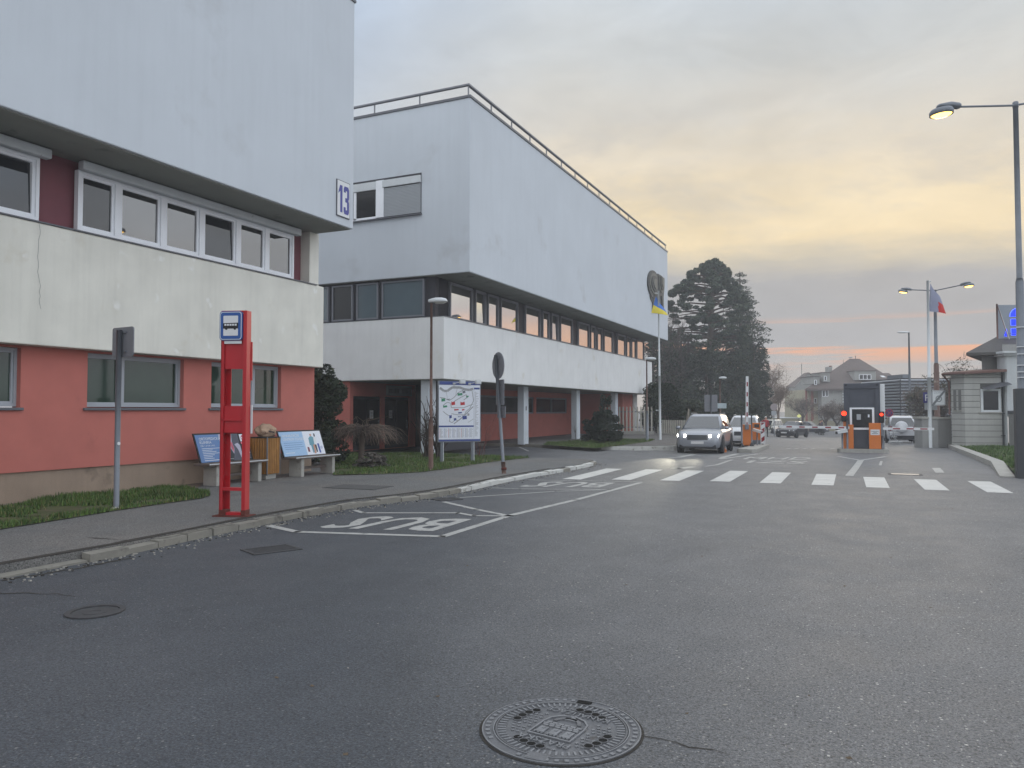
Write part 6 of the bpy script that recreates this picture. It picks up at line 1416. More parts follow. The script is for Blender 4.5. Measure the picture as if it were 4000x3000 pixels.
# ---------------------------------------------------------------- people far beyond the gate
M_jred = mat('red_jacket', (152, 34, 46), .8, var=.1); M_jdark = mat('dark_jacket', (44, 44, 56), .85, var=.1); M_trou = mat('dark_trousers', (40, 44, 44), .85, var=.1); M_cap = mat('pale_cap', (206, 204, 202), .7); M_hair = mat('dark_hair', (38, 32, 30), .7); M_brown = mat('brown_coat', (72, 54, 60), .85)
def person(label, P, face, m_top, m_leg, m_head, H=1.72, step=.12, cap=None):
    s = H / 1.72; root = thing('person', label, 'person', P, face)
    J = {'pel': (0, 0, .93), 'chest': (0, .0, 1.28), 'neck': (0, 0, 1.46), 'head': (0, -.02, 1.60), 'top': (0, -.01, 1.69)}
    J.update({'hl': (.10, 0, .90), 'kl': (.11, -step, .50), 'al': (.11, -step * .6, .08), 'tl': (.12, -step * .6 - .16, .03), 'hr': (-.10, 0, .90), 'kr': (-.11, step * .3, .49), 'ar': (-.11, step, .09), 'tr': (-.12, step - .15, .03),
              'sl': (.19, 0, 1.40), 'el': (.25, .03, 1.12), 'wl': (.26, -.08, .88), 'fl': (.26, -.12, .78), 'sr': (-.19, 0, 1.40), 'er': (-.25, .02, 1.12), 'wr': (-.26, -.10, .88), 'fr': (-.26, -.14, .78)})
    rad = dict(pel=.15, chest=.17, neck=.06, head=.095, top=.07, hl=.10, kl=.065, al=.045, tl=.035, hr=.10, kr=.065, ar=.045, tr=.035, sl=.075, el=.05, wl=.035, fl=.035, sr=.075, er=.05, wr=.035, fr=.035)
    E = [('pel', 'chest'), ('chest', 'neck'), ('neck', 'head'), ('head', 'top'), ('pel', 'hl'), ('hl', 'kl'), ('kl', 'al'), ('al', 'tl'), ('pel', 'hr'), ('hr', 'kr'), ('kr', 'ar'), ('ar', 'tr'), ('chest', 'sl'), ('sl', 'el'), ('el', 'wl'), ('wl', 'fl'), ('chest', 'sr'), ('sr', 'er'), ('er', 'wr'), ('wr', 'fr')]
    nm = list(J); me = bpy.data.meshes.new('b'); me.from_pydata([Vector(J[n_]) * s for n_ in nm], [(nm.index(a), nm.index(b)) for a, b in E], [])
    ob = bpy.data.objects.new('b', me); COL.objects.link(ob); md = ob.modifiers.new('s', 'SKIN'); ob.modifiers.new('d', 'SUBSURF').levels = 1
    for i, n_ in enumerate(nm): me.skin_vertices[0].data[i].radius = (rad[n_] * s, rad[n_] * s * (.75 if n_ in ('chest', 'pel') else 1)); me.skin_vertices[0].data[i].use_root = n_ == 'pel'
    dg = bpy.context.evaluated_depsgraph_get(); dg.update(); mesh = bpy.data.meshes.new_from_object(ob.evaluated_get(dg)); bpy.data.objects.remove(ob)
    mesh.materials.clear()
    for q in (m_top, m_leg, M_skin): mesh.materials.append(q)
    for f in mesh.polygons:
        c = f.center / s; f.material_index = 2 if (c.z > 1.45 or (abs(c.x) > .2 and c.z < .88)) else (0 if c.z > .86 else 1); f.use_smooth = True
    bo = bpy.data.objects.new('body', mesh); COL.objects.link(bo); bo.parent = root
    k = MB(); bm = bmesh.new(); bmesh.ops.create_uvsphere(bm, u_segments=12, v_segments=8, radius=.112 * s)
    for v in bm.verts: v.co = v.co + Vector((0, .012, 1.635)) * s
    bmesh.ops.delete(bm, geom=[v for v in bm.verts if v.co.z < 1.60 * s or (v.co.y < -.05 * s and v.co.z < 1.66 * s)], context='VERTS'); k.bm(bm, m_head, True); k.build('cap' if cap else 'hair', root, False); return root
q = PD(2991, 1603, 66); person('person in red jacket, dark trousers and pale cap standing behind the left gate island', Vector((q.x, q.y, zr(q.x, q.y))), R(30), M_jred, M_trou, M_cap, 1.75, .05, True)
for x, lb_, mt, f in ((3203, 'person in brown coat walking in front of the yellow wall, left of the pair', M_brown, 60), (3209, 'person in dark jacket walking in front of the yellow wall, right of the pair', M_jdark, 70)):
    q = PD(x, 1603, 88 + (x - 3203) * .1); person(lb_, Vector((q.x, q.y, zr(q.x, q.y))), R(f), mt, M_trou, M_hair, 1.68 + (x - 3203) * .015, .15)
# fence by the far corner of the wing and a stout gate post
def picket_fence(name, label, A, B, z0, h0, h1, step, mm, w_=.05, base=True):
    t = thing(name, label, 'fence', A); u = (B - A); L = u.length; u = u.normalized(); k = MB(); n_ = int(L / step)
    for i in range(n_ + 1):
        x = A + u * (i * step); hgt = h0 + (h1 - h0) * i / max(n_, 1); k.T = basis(Vector((x.x, x.y, z0)), u, Vector((-u.y, u.x, 0))); k.box(-w_, w_, -.03, .03, .22, hgt, mm)
    k.build('pickets', t); k = MB(); k.T = basis(Vector((A.x, A.y, z0)), u, Vector((-u.y, u.x, 0)))
    for z in (.45, h0 * .8): k.box(0, L, .03, .07, z, z + .06, M_galv)
    k.build('rail', t)
    if base: k = MB(); k.T = basis(Vector((A.x, A.y, z0)), u, Vector((-u.y, u.x, 0))); k.box(0, L, -.1, .12, -.3, .22, M_conc); k.build('plinth', t)
    return t
M_picket = mat('concrete_picket', (186, 182, 172), .9, var=.1, vs=4)
picket_fence('picket_fence', 'pale concrete picket fence in front of the dark red end wall', Vector((-16.3, 49.6, 0)), Vector((-13.0, 50.6, 0)), FZ, 1.85, 1.85, .235, M_picket)
picket_fence('picket_fence', 'weathered pale picket fence under the dark hedge left of the silver grey car', Vector((-12.9, 51.2, 0)), Vector((-9.6, 50.4, 0)), 0, 1.1, 1.1, .16, M_picket)
picket_fence('slat_gate', 'pale wooden slat gate leaf standing just left of the silver grey car', Vector((-10.6, 49.6, 0)), Vector((-9.9, 46.9, 0)), .1, 1.25, 1.75, .14, mat('grey_wood', (164, 156, 142), .9, var=.15, vs=5), .05, False)
# ---------------------------------------------------------------- plants
def leafmat(nm, c, v=.35): return mat(nm, c, .85, var=v, vs=1.3)
M_pine = [leafmat('pine_needles_deep', (54, 66, 56)), leafmat('pine_needles_mid', (68, 80, 64)), leafmat('pine_needles_light', (84, 94, 72))]
M_yew = [leafmat('dark_hedge_leaf', (36, 46, 36)), leafmat('mid_hedge_leaf', (48, 60, 42)), leafmat('olive_hedge_leaf', (66, 72, 48))]
M_bark = mat('bark', (88, 78, 70), .95, var=.25, vs=5, bump=.5, bs=20); M_twig = mat('dry_twig', (120, 104, 92), .9, var=.2, vs=4); M_darktwig = mat('dark_twig', (74, 66, 62), .9, var=.2, vs=4); M_leafdry = leafmat('late_leaf', (86, 82, 52))
def leaves(k, r, clumps, n, size, mats, flat=.5, wgt=(.45, .35, .2), elong=2.2):
    """n small leaf blades scattered in ellipsoid clumps [(centre, rx, ry, rz)]; denser near the shell"""
    vol = [c[1] * c[2] * c[3] for c in clumps]; tot = sum(v ** .75 for v in vol)
    for c, v in zip(clumps, vol):
        tint = r.random()
        for i in range(int(n * v ** .75 / tot)):
            while True:
                q = Vector((r.uniform(-1, 1), r.uniform(-1, 1), r.uniform(-1, 1)))
                if .08 < q.length < 1: break
            q = q * (q.length ** -.45)
            if q.length > 1: q.normalize()
            p = c[0] + Vector((q.x * c[1], q.y * c[2], q.z * c[3]))
            a = Vector((r.gauss(0, 1), r.gauss(0, 1), r.gauss(0, flat))).normalized() ; b = a.cross(Vector((r.gauss(0, 1), r.gauss(0, 1), r.gauss(0, 1)))).normalized()
            s = size * r.uniform(.6, 1.5); t = r.random() * .75 + tint * .25
            m = mats[0] if t < wgt[0] else (mats[1] if t < wgt[0] + wgt[1] else mats[2])
            k.add([p - a * s * elong * .5, p + b * s * .5, p + a * s * elong * .5, p - b * s * .5], [(0, 1, 2, 3)], m)
def branch(k, r, p, d, L, rad, m, depth_, spread=.6, up=.12, sides=5, tips=None, kids=(2, 4), seg=3, wob=.18):
    pts = [p.copy()]; q = p.copy(); dd = d.normalized()
    for i in range(seg):
        dd = (dd + Vector((r.gauss(0, wob), r.gauss(0, wob), r.gauss(0, wob) + up))).normalized(); q = q + dd * (L / seg); pts.append(q.copy())
    k.tube(pts, [rad * (1 - .55 * i / seg) for i in range(seg + 1)], m, max(3, sides), cap=False)
    if depth_ <= 0:
        if tips is not None: tips.append(q)
        return
    for i in range(r.randint(*kids)):
        t = r.uniform(.35, 1.0); j = min(int(t * seg), seg - 1); s = pts[j].lerp(pts[j + 1], t * seg - j)
        a = (dd + Vector((r.gauss(0, spread), r.gauss(0, spread), r.gauss(0, spread * .7)))).normalized()
        branch(k, r, s, a, L * r.uniform(.5, .78), rad * .5, m, depth_ - 1, spread, up, sides - 1, tips, kids, seg, wob)
def ground_at(x, d):
    o = PD(x, 1603, d); o.z = zr(o.x, o.y); return o
def tree(name, label, base, cat='tree', group=None): return thing(name, label, cat, base, 0, group)
# big pine
r = random.Random(21); D = 86.; base = ground_at(2785, D); sT = D / F
pt = tree('pine_tree', 'tall broad dark pine tree with rounded clumps rising beyond the white wing', base)
def at(x, y, dd=0): return PD(x, y, D + dd)
k = MB(); top = at(2787, 1090); k.tube([base - UZ * .3, at(2772, 1480), at(2775, 1300), at(2780, 1180), top], [.50, .42, .34, .22, .08], M_bark, 9)
cl = []
OUT = [(1005, 2782, 2802), (1030, 2738, 2822), (1060, 2690, 2846), (1090, 2672, 2872), (1120, 2640, 2890), (1150, 2612, 2905), (1190, 2596, 2915), (1240, 2560, 2915), (1300, 2545, 2920), (1360, 2540, 2925), (1420, 2545, 2925)]
def outl(y):
    for (y0, a0, b0), (y1_, a1, b1_) in zip(OUT, OUT[1:]):
        if y0 <= y <= y1_: f = (y - y0) / (y1_ - y0); return a0 + (a1 - a0) * f, b0 + (b1_ - b0) * f
    return 2545, 2925
n_ = 0
while n_ < 420:
    y = 1016 + 404 * r.random() ** .92; xl, xr = outl(y - 8); jag = 20 * mnoise.noise(Vector((y / 17, 1.5, 0))) ; xl += jag; xr += 22 * mnoise.noise(Vector((y / 15, 7.5, 3)))
    x = r.uniform(xl + 6, xr - 6) if r.random() < .72 else r.choice((r.uniform(xl, xl + 26), r.uniform(xr - 26, xr)))
    gap = mnoise.noise(Vector((x / 27, y / 13, 4.2)))
    if (y < 1140 and gap > .30) or (1140 <= y < 1390 and gap > .10): continue
    hw = (xr - xl) / 2 * sT; dd = r.uniform(-1, 1) * hw * .45; rad = r.uniform(7, 15) * sT; c = at(x, y, dd); cl.append((c, rad * 1.35, rad * 1.35, rad * .70)); n_ += 1
    if n_ % 3 == 0:
        f = min(max((1480 - y) / 420, .1), .97); st = base.lerp(top, f * .96); st.z = min(c.z - .2 * rad, top.z - .2)
        k.tube([st, st.lerp(c, .5) + UZ * .25, c], [.12, .07, .025], M_bark, 4, cap=False)
k.build('trunk', pt)
k = MB(); leaves(k, r, cl, 52000, .15, M_pine, .8); k.build('crown', pt)
# spruce at its right
D = 90.; base = ground_at(2895, D); sp_t = tree('spruce_tree', 'pointed dark conifer tree with drooping branches at the right of the tall pine', base)
k = MB(); tp = PD(2890, 1060, D); k.tube([base - UZ * .3, PD(2892, 1300, D), tp], [.36, .22, .03], M_bark, 8); cl = []
y = 1072
while y < 1540:
    w = min(14 + (y - 1060) * .36, 98) * r.uniform(.75, 1.1)
    for a in range(6 if y > 1120 else 4):
        t = 2 * math.pi * (a + r.random()) / 6; c0 = PD(2892, y, D); o = Vector((math.cos(t), math.sin(t), 0)) * w * D / F
        droop = -.18 * o.length
        k.tube([c0, c0 + o * .55 + UZ * droop * .2, c0 + o + UZ * droop], [.05, .035, .012], M_bark, 3, cap=False)
        for f in (.35, .62, .9): cl.append((c0 + o * f + UZ * (droop * f * f), .24 * o.length + .22, .24 * o.length + .22, .20 + .03 * o.length))
    y += r.uniform(17, 24)
k.build('trunk', sp_t); k = MB(); leaves(k, r, cl, 20000, .10, M_pine, .5); k.build('crown', sp_t)
# dense evergreen mass under them: separate trees
for i, (x, yt, yb2, w, d, lb_) in enumerate(((2650, 1370, 1640, 70, 84, 'dark ivy clad tree directly under the left side of the tall pine'), (2760, 1350, 1660, 90, 82, 'dense dark evergreen tree under the middle of the tall pine'), (2870, 1400, 1660, 90, 84, 'dense dark evergreen tree under the right side of the tall pine'), (2945, 1330, 1670, 60, 88, 'dark evergreen tree with ragged right edge beside the bare trees'))):
    base = ground_at(x, d); t = tree('evergreen_tree', lb_, base, group='dark evergreens beyond the wing'); k = MB(); k.tube([base - UZ * .3, PD(x, (yt + yb2) / 2, d), PD(x, yt + 20, d)], [.3, .2, .06], M_bark, 6); k.build('trunk', t)
    cl = []; s_ = d / F
    for j in range(80):
        f = r.random(); yy = yt + (yb2 - yt) * f; ww = w * (.45 + .85 * math.sin(min(f * 1.5 + .25, 1.57))); cl.append((PD(x + r.uniform(-1, 1) * ww * .8, yy, d + r.uniform(-1, 1) * ww * s_ * .7), ww * s_ * .30, ww * s_ * .30, .7))
    k = MB(); leaves(k, r, cl, 15000, .13, M_yew); k.build('crown', t)
# stand of slim bare trunks seen past the end of the wing
for i, (x, d, yt) in enumerate(((2552, 76, 1325), (2572, 79, 1310), (2590, 77, 1330), (2607, 82, 1300), (2625, 78, 1320), (2642, 83, 1310), (2662, 80, 1330), (2684, 85, 1310))):
    base = ground_at(x, d); t = tree('slim_tree', ('slim bare tree behind the end of the white wing, number %d from the wall' % (i + 1)) if False else 'slim bare tree in the stand behind the flagpole at the end of the white wing', base, group='slim bare trees behind the wing')
    k = MB(); h = hz(yt, d) - base.z
    k.tube([base - UZ * .2, base + Vector((r.uniform(-.2, .2), 0, h * .5)), base + Vector((r.uniform(-.4, .4), r.uniform(-.3, .3), h))], [.16, .12, .05], M_darktwig, 6)
    for j in range(16):
        z = h * r.uniform(.25, .98); a = r.uniform(0, 6.28); branch(k, r, base + UZ * z, Vector((math.cos(a), math.sin(a), .9)), h * .2, .05, M_darktwig, 2, .6, .2, 4)
    k.build('trunk', t)
    cl = [(base + Vector((r.gauss(0, .6), r.gauss(0, .6), h * r.uniform(.25, 1))), .7, .7, .6) for j in range(14)]; k = MB(); leaves(k, r, cl, 900, .11, M_yew); k.build('crown', t)
# bare trees right of the evergreens and around the villa
def bare_tree(name, label, x, d, ytop, seed, spread=.55, m=None, group='bare trees beyond the gate', lv=4, trunk=.2, leafn=0, kids=(3, 4)):
    rr_ = random.Random(seed); base = ground_at(x, d); t = tree(name, label, base, group=group); h = hz(ytop, d) - base.z; k = MB(); tips = []
    hb = h * .32; k.tube([base - UZ * .2, base + UZ * hb * .6, base + UZ * hb], [trunk, trunk * .8, trunk * .7], m or M_darktwig, 7, cap=False)
    for j in range(4): 
        a = 2 * math.pi * (j + rr_.random()) / 4; branch(k, rr_, base + UZ * hb * rr_.uniform(.7, 1), Vector((math.cos(a) * spread, math.sin(a) * spread, 1)), h * .33, trunk * .5, m or M_darktwig, lv - 1, spread, .10, 5, tips, kids)
    k.build('trunk', t)
    k = MB(); leaves(k, rr_, [(p_, .5, .5, .45) for p_ in tips], 2600, .03, [m or M_darktwig, M_twig, M_darktwig], 1., elong=14); k.build('twigs', t)
    if leafn: k = MB(); leaves(k, rr_, [(p_, .22, .22, .2) for p_ in tips], leafn, .07, [M_leafdry, M_yew[1], M_yew[0]]); k.build('crown', t)
    return t
bare_tree('bare_tree', 'bare twiggy tree at the right edge of the dark evergreens', 3000, 92, 1420, 5, .6, M_twig, lv=5)
bare_tree('bare_tree', 'lower bare tree between the evergreens and the pale gabled house', 3040, 98, 1500, 6, .7, M_twig, lv=5)
bare_tree('bare_tree', 'bare tree in front of the pale gabled house', 3135, 112, 1535, 7, .7)
bare_tree('bare_tree', 'round twiggy bare tree left of the gate booth in front of the villa', 3225, 105, 1558, 8, .8, lv=5)
bare_tree('bare_tree', 'pruned bare tree just left of the gate booth', 3268, 92, 1560, 9, .8)
bare_tree('bare_tree', 'bare tree between the gate booth and the corrugated hall', 3480, 98, 1540, 10, .6)
bare_tree('leafy_bush', 'spreading twiggy tree in front of the corrugated hall', 3600, 62, 1495, 11, .8, M_darktwig, None, 5, .13, 2600)
bare_tree('leafy_bush', 'twiggy tree behind the gate wall beside the gatehouse', 3672, 60, 1490, 12, .8, M_darktwig, None, 5, .13, 2200)
t = bare_tree('leafy_bush', 'shrub with brown leaves showing above the gatehouse roof', 3770, 58, 1385, 13, .75, M_darktwig, None, 5, .13, 3600)
# hedge and shrubs by the gate end
def bush(name, label, c, rx, ry, h, n, size, mats, seed, cat='shrub', group=None, stem=True):
    rr_ = random.Random(seed); t = thing(name, label, cat, c, 0, group); cl = []
    for j in range(40):
        z = rr_.random(); a = rr_.uniform(0, 6.28); q = rr_.random() ** .5; f = 1 - .55 * z ** 2
        cl.append((Vector((c.x + math.cos(a) * rx * q * f * .8, c.y + math.sin(a) * ry * q * f * .8, c.z + .12 * h + z * h * .82)), rx * .30, ry * .30, h * .11))
    k = MB(); leaves(k, rr_, cl, n, size, mats); k.build('foliage', t)
    if stem:
        k = MB()
        for j in range(5): branch(k, rr_, c, Vector((rr_.gauss(0, .4), rr_.gauss(0, .4), 1)), h * .5, .04, M_bark, 1, .5, .1, 5)
        k.build('stem', t)
    return t
q = PD(2545, 1603, 52); bush('evergreen_shrub', 'dark evergreen shrub between the lamp post and the end of the white wing', Vector((q.x, q.y, .1)), .9, .9, 3.4, 5000, .07, M_yew, 31)
q = PD(2600, 1603, 55); bush('evergreen_shrub', 'big dark evergreen shrub behind the white flagpole', Vector((q.x, q.y, 0)), 1.6, 1.4, 3.6, 8000, .08, M_yew, 32)
q = PD(2690, 1603, 58); bush('evergreen_shrub', 'broad olive green shrub behind the silver grey car', Vector((q.x, q.y, 0)), 2.1, 1.6, 2.6, 8000, .08, [M_yew[1], M_yew[2], M_yew[0]], 33)
q = PD(2780, 1603, 62); bush('evergreen_shrub', 'dark hedge shrub behind the white people carrier', Vector((q.x, q.y, -.3)), 2.6, 1.6, 2.7, 8000, .09, M_yew, 34)
q = PD(2900, 1603, 68); bush('evergreen_shrub', 'dark hedge shrub behind the ticket machine', Vector((q.x, q.y, -.5)), 2.6, 1.6, 3.0, 7000, .09, M_yew, 35)
# dark yew at the corner of the clinic building
q = PX(1290, 1700, -15.6); bush('yew_shrub', 'dark green yew shrub behind the corner of the clinic building', Vector((-15.2, 18.5, SWZ)), 1.35, 1.35, 2.95, 20000, .055, M_yew, 41)
# weeping bare tree
base = G(1410, 1812, SWZ); wt = tree('weeping_tree', 'small umbrella shaped weeping tree with bare drooping twigs on the lawn', base, 'tree'); rr = random.Random(15)
d = depth(base); hT = hz(1668, d) - base.z; k = MB(); k.tube([base, base + Vector((.03, 0, hT * .6)), base + Vector((-.02, .02, hT * .92))], [.10, .085, .07], M_bark, 8); k.build('trunk', wt)
k = MB(); hd = base + UZ * hT * .88
for i in range(420):
    a = rr.uniform(0, 6.28); L = rr.uniform(.5, 1.5) if math.cos(a - .4) > -.2 else rr.uniform(.45, 1.25); u = Vector((math.cos(a), math.sin(a), 0)); pts = [hd + UZ * rr.uniform(-.12, .10)]; rise = rr.uniform(.05, .30)
    for j in range(1, 6):
        f = j / 5; pts.append(hd + u * L * f + UZ * (rise * math.sin(f * 2.2) - (rr.uniform(.28, .55) if j == 5 else .32) * f ** 2.4) + Vector((rr.gauss(0, .035), rr.gauss(0, .035), rr.gauss(0, .025))))
    k.tube(pts, [.013, .010, .008, .006, .005, .0035], M_twig if rr.random() < .4 else M_darktwig, 3, cap=False)
    if rr.random() < .5:
        q = pts[rr.randint(2, 4)]; k.tube([q, q + Vector((rr.gauss(0, .12), rr.gauss(0, .12), rr.uniform(-.22, .10)))], [.006, .003], M_twig, 3, cap=False)
for i in range(9):
    a = rr.uniform(0, 6.28); q = hd + Vector((math.cos(a) * .3, math.sin(a) * .3, .1)); k.tube([q, q + Vector((rr.gauss(0, .1), rr.gauss(0, .1), .22)), q + Vector((rr.gauss(.1, .2), rr.gauss(0, .2), .36))], [.008, .006, .003], M_twig, 3, cap=False)
k.build('twigs', wt)
q = G(1440, 1828, SWZ); bush('low_shrub', 'low greyish dry shrub at the foot of the weeping tree', q + Vector((0, .1, 0)), .55, .45, .42, 2200, .04, [leafmat('grey_dry_leaf', (84, 80, 76)), leafmat('grey_dry_leaf_b', (98, 92, 86)), M_yew[1]], 43)
# many-stemmed bare shrubs by the lamp post and the map board
def stems(name, label, c, n, h, lean, m, seed, rad=.018, curl=.05, sub=1):
    rr_ = random.Random(seed); t = thing(name, label, 'shrub', c); k = MB()
    for i in range(n): branch(k, rr_, c + Vector((rr_.gauss(0, .06), rr_.gauss(0, .06), 0)), Vector((rr_.gauss(0, lean), rr_.gauss(0, lean), 1)), h * rr_.uniform(.65, 1), rad, m, sub, .35, .25, 5, None, (2, 3), 5, curl)
    k.build('stem', t); return t
q = G(1670, 1790, SWZ); stems('bare_shrub', 'bare shrub of upright dark stems right behind the rusty lamp post', q, 26, 1.35, .30, M_darktwig, 44, .02)
q = G(1712, 1790, SWZ); stems('bare_shrub', 'gnarled bare dark shrub between the rusty lamp post and the map board', q, 12, 1.75, .10, mat('gnarled_bark', (58, 52, 50), .9), 45, .03, .22)
q = G(1872, 1788, SWZ); stems('bare_sapling', 'thin bare reddish sapling at the right of the map board', q, 5, 1.2, .22, mat('red_twig', (96, 62, 58), .9), 46, .012, .10, 2)
q = G(2250, 1722, FZ); stems('bare_sapling', 'tiny bare sapling in front of the second arcade column', q, 3, .75, .15, M_darktwig, 47, .01, .1)
# young pine on the forecourt lawn
base = G(2349, 1728, FZ); yp = tree('young_pine', 'bushy young pine with a thin leader on the lawn before the arcade', base); d = depth(base); rr = random.Random(16); s_ = d / F
k = MB(); tp = PD(2360, 1540, d); k.tube([base, base + UZ * .8, tp], [.07, .055, .015], M_bark, 6)
k.tube([PD(2352, 1625, d), PD(2362, 1580, d), PD(2382, 1560, d)], [.02, .015, .008], M_bark, 4); k.tube([base, base + Vector((-.12, 0, .6))], [.05, .04], M_bark, 5); cl = []
for j in range(60):
    f = rr.random() ** 1.3; yy = 1712 - 105 * f; hw = (78 if f < .45 else 78 - (f - .45) * 75) * rr.uniform(.3, 1); a = rr.uniform(0, 6.28)
    c = PD(2358 + math.cos(a) * hw, yy, d + math.sin(a) * hw * s_); cl.append((c, .26, .26, .16)); k.tube([Vector((base.x, base.y, c.z - .1)), c], [.02, .008], M_bark, 3, cap=False)
for x, y in ((2352, 1612), (2350, 1595), (2354, 1575), (2356, 1556), (2380, 1562), (2372, 1575)): cl.append((PD(x, y, d), .14, .14, .22))
k.build('trunk', yp); k = MB(); leaves(k, rr, cl, 15000, .035, [M_yew[0], M_yew[0], M_pine[1]], .7, elong=4); k.build('crown', yp)
q = PD(2380, 1655, d + .9); q0 = Vector((q.x, q.y, FZ)); t = thing('white_plate', 'small white plate on a stake behind the young pine', 'sign', q0)
k = MB(); k.tube([q0, q], .015, M_galv, 6); k.plate(rrect(.40, .22, .02), q, right_cam, UZ, .02, M_signwhite); k.build('plate', t)
m = MB(); drape(m, [(base.x + .75 * math.cos(a), base.y + .55 * math.sin(a)) for a in [2 * math.pi * i / 16 for i in range(16)]], FZ + .016, mat('bark_mulch', (62, 50, 44), .95, var=.4, vs=9, bump=.8)); struct(m.build('mulch_bed'))

# ---------------------------------------------------------------- manholes, gully grates
def ring(k, c, r0, r1, z, m, n=48, zb=None, a0=0, a1=2 * math.pi):
    vs = []; full = abs(a1 - a0 - 2 * math.pi) < 1e-6; nn = n if full else n + 1
    for rr_ in (r0, r1):
        for i in range(nn): t = a0 + (a1 - a0) * i / n; vs.append((c.x + rr_ * math.cos(t), c.y + rr_ * math.sin(t), z))
    fs = [(i, (i + 1) % nn, nn + (i + 1) % nn, nn + i) for i in range(n)]
    fs = [(b, a, d_, e) for a, b, e, d_ in fs]
    k.add(vs, fs, m)
    if zb is not None:
        for rr_ in (r0, r1):
            w_ = [(c.x + rr_ * math.cos(a0 + (a1 - a0) * i / n), c.y + rr_ * math.sin(a0 + (a1 - a0) * i / n), zz) for zz in (zb, z) for i in range(nn)]
            k.add(w_, [(i, (i + 1) % nn, nn + (i + 1) % nn, nn + i) for i in range(n)], m)
mc = G(2192, 2849); e0, e1 = G(1878, 2849), G(2506, 2849); RM = (e1 - e0).length / 2 * .985
mh = thing('manhole_cover', 'large round cast iron manhole cover with town crest relief in the foreground asphalt', 'manhole cover', mc)
k = MB(); ring(k, mc, RM * .845, RM * 1.0, .006, M_iron, 72, -.02); ring(k, mc, RM * .985, RM * 1.0, .011, M_ironhi, 72, .005); ring(k, mc, RM * .845, RM * .86, .012, M_ironhi, 72, .005); ring(k, mc, RM * 1.0, RM * 1.035, .003, M_kerbdark, 72)
for i in range(50):
    a = 2 * math.pi * i / 50
    if 1.15 < a < 1.75 or 4.0 < a < 4.5: continue
    k.T = Matrix.Translation(mc) @ Matrix.Rotation(a, 4, 'Z'); k.box(RM * .90, RM * .955, -.011, .011, .006, .013, M_ironhi)
k.T = None; k.build('frame', mh)
k = MB(); k.disc(mc + UZ * -.004, UX, UY, RM * .835, .009, M_iron, 72); ring(k, mc, RM * .833, RM * .846, .004, M_hole, 72); ring(k, mc, RM * .815, RM * .833, .012, M_iron, 72, .004)
for i in range(64):
    k.T = Matrix.Translation(mc) @ Matrix.Rotation(2 * math.pi * i / 64, 4, 'Z'); k.box(RM * .70, RM * .80, -.0055, .0055, .004, .012, M_ironhi)
k.T = None; cv = k.build('cover', mh)
upd = Vector((-.53, -.85, 0)); upd = (right_cam * -.53 - Vector((right_cam.y * -1, right_cam.x, 0)) * .85).normalized(); rgt = Vector((upd.y, -upd.x, 0))   # reading direction of the cast letters
k = MB(); hs = .055
def cover_pt(a, b): return mc + rgt * (a * RM) + upd * (b * RM)
k.text('PRAŽSKÁ', cover_pt(0, .40) + UZ * .006, rgt, upd, RM * .17, M_ironhi, 'C', 0, .008); k.build('lettering', cv); k = MB(); k.text('KANALIZACE', cover_pt(0, -.52) + UZ * .006, rgt, upd, RM * .15, M_ironhi, 'C', 0, .008); k.build('lettering', cv)
k = MB(); sh = [(-.30, .34), (.30, .34), (.30, -.08), (.27, -.22), (.18, -.33), (0, -.40), (-.18, -.33), (-.27, -.22), (-.30, -.08)]
o2_ = [cover_pt(a, b) for a, b in sh]; i2_ = [cover_pt(a * .93, b * .93 + .0) for a, b in sh]
n = len(sh)
for i in range(n):
    j = (i + 1) % n; k.add([o2_[i] + UZ * .006, o2_[j] + UZ * .006, o2_[j] + UZ * .014, o2_[i] + UZ * .014, i2_[j] + UZ * .014, i2_[i] + UZ * .014, i2_[i] + UZ * .006, i2_[j] + UZ * .006], [(0, 1, 2, 3), (3, 2, 4, 5), (5, 4, 7, 6)], M_ironhi)
def cbox(a0, a1, b0, b1, z=.012): k.plate([(a0 * RM, b0 * RM), (a1 * RM, b0 * RM), (a1 * RM, b1 * RM), (a0 * RM, b1 * RM)], mc + UZ * .004, rgt, upd, z - .004, M_ironhi)
for b in range(3):
    for a in range(6): cbox(-.25 + a * .085 + (b % 2) * .02, -.18 + a * .085 + (b % 2) * .02, -.10 + b * .05, -.06 + b * .05)
for x in (-.18, 0, .18):
    cbox(x - .055, x + .055, .08, .24, .013); cbox(x - .07, x + .07, .235, .26, .015)
    for q in (-.05, 0, .05): cbox(x + q - .012, x + q + .012, .265, .285, .014)
    cbox(x - .018, x + .018, .09, .15, .016)
for i in range(9):
    t0, t1 = math.pi * (1.05 + .1 * i), math.pi * (1.05 + .1 * (i + 1)); k.plate([(.20 * RM * math.cos(t0), (.20 * math.sin(t0) - .12) * RM), (.20 * RM * math.cos(t1), (.20 * math.sin(t1) - .12) * RM), (.15 * RM * math.cos(t1), (.15 * math.sin(t1) - .12) * RM), (.15 * RM * math.cos(t0), (.15 * math.sin(t0) - .12) * RM)], mc + UZ * .004, rgt, upd, .010, M_iron)
cbox(-.08, .08, -.30, -.24, .014); cbox(-.03, .03, -.36, -.31, .013)
k.build('crest_relief', cv)
k = MB(); rr = random.Random(3)
for i in range(-9, 10):
    for j in range(-9, 10):
        a, b = i * .075 + (.0375 if j % 2 else 0), j * .075
        if a * a + b * b > .66 ** 2 or (abs(a) < .36 and -.46 < b < .40) or (abs(a) < .50 and .38 < b < .56) or (abs(a) < .5 and -.56 < b < -.36): continue
        if (i + j) % 2: cbox(a - .024, a + .024, b - .008, b + .008, .011); cbox(a - .008, a + .008, b - .024, b + .024, .0112)
        elif rr.random() < .8: cbox(a - .024, a + .024, b - .008, b + .008, .011)
sp_o = k.build('tread_pattern', cv); sp_o['kind'] = 'stuff'
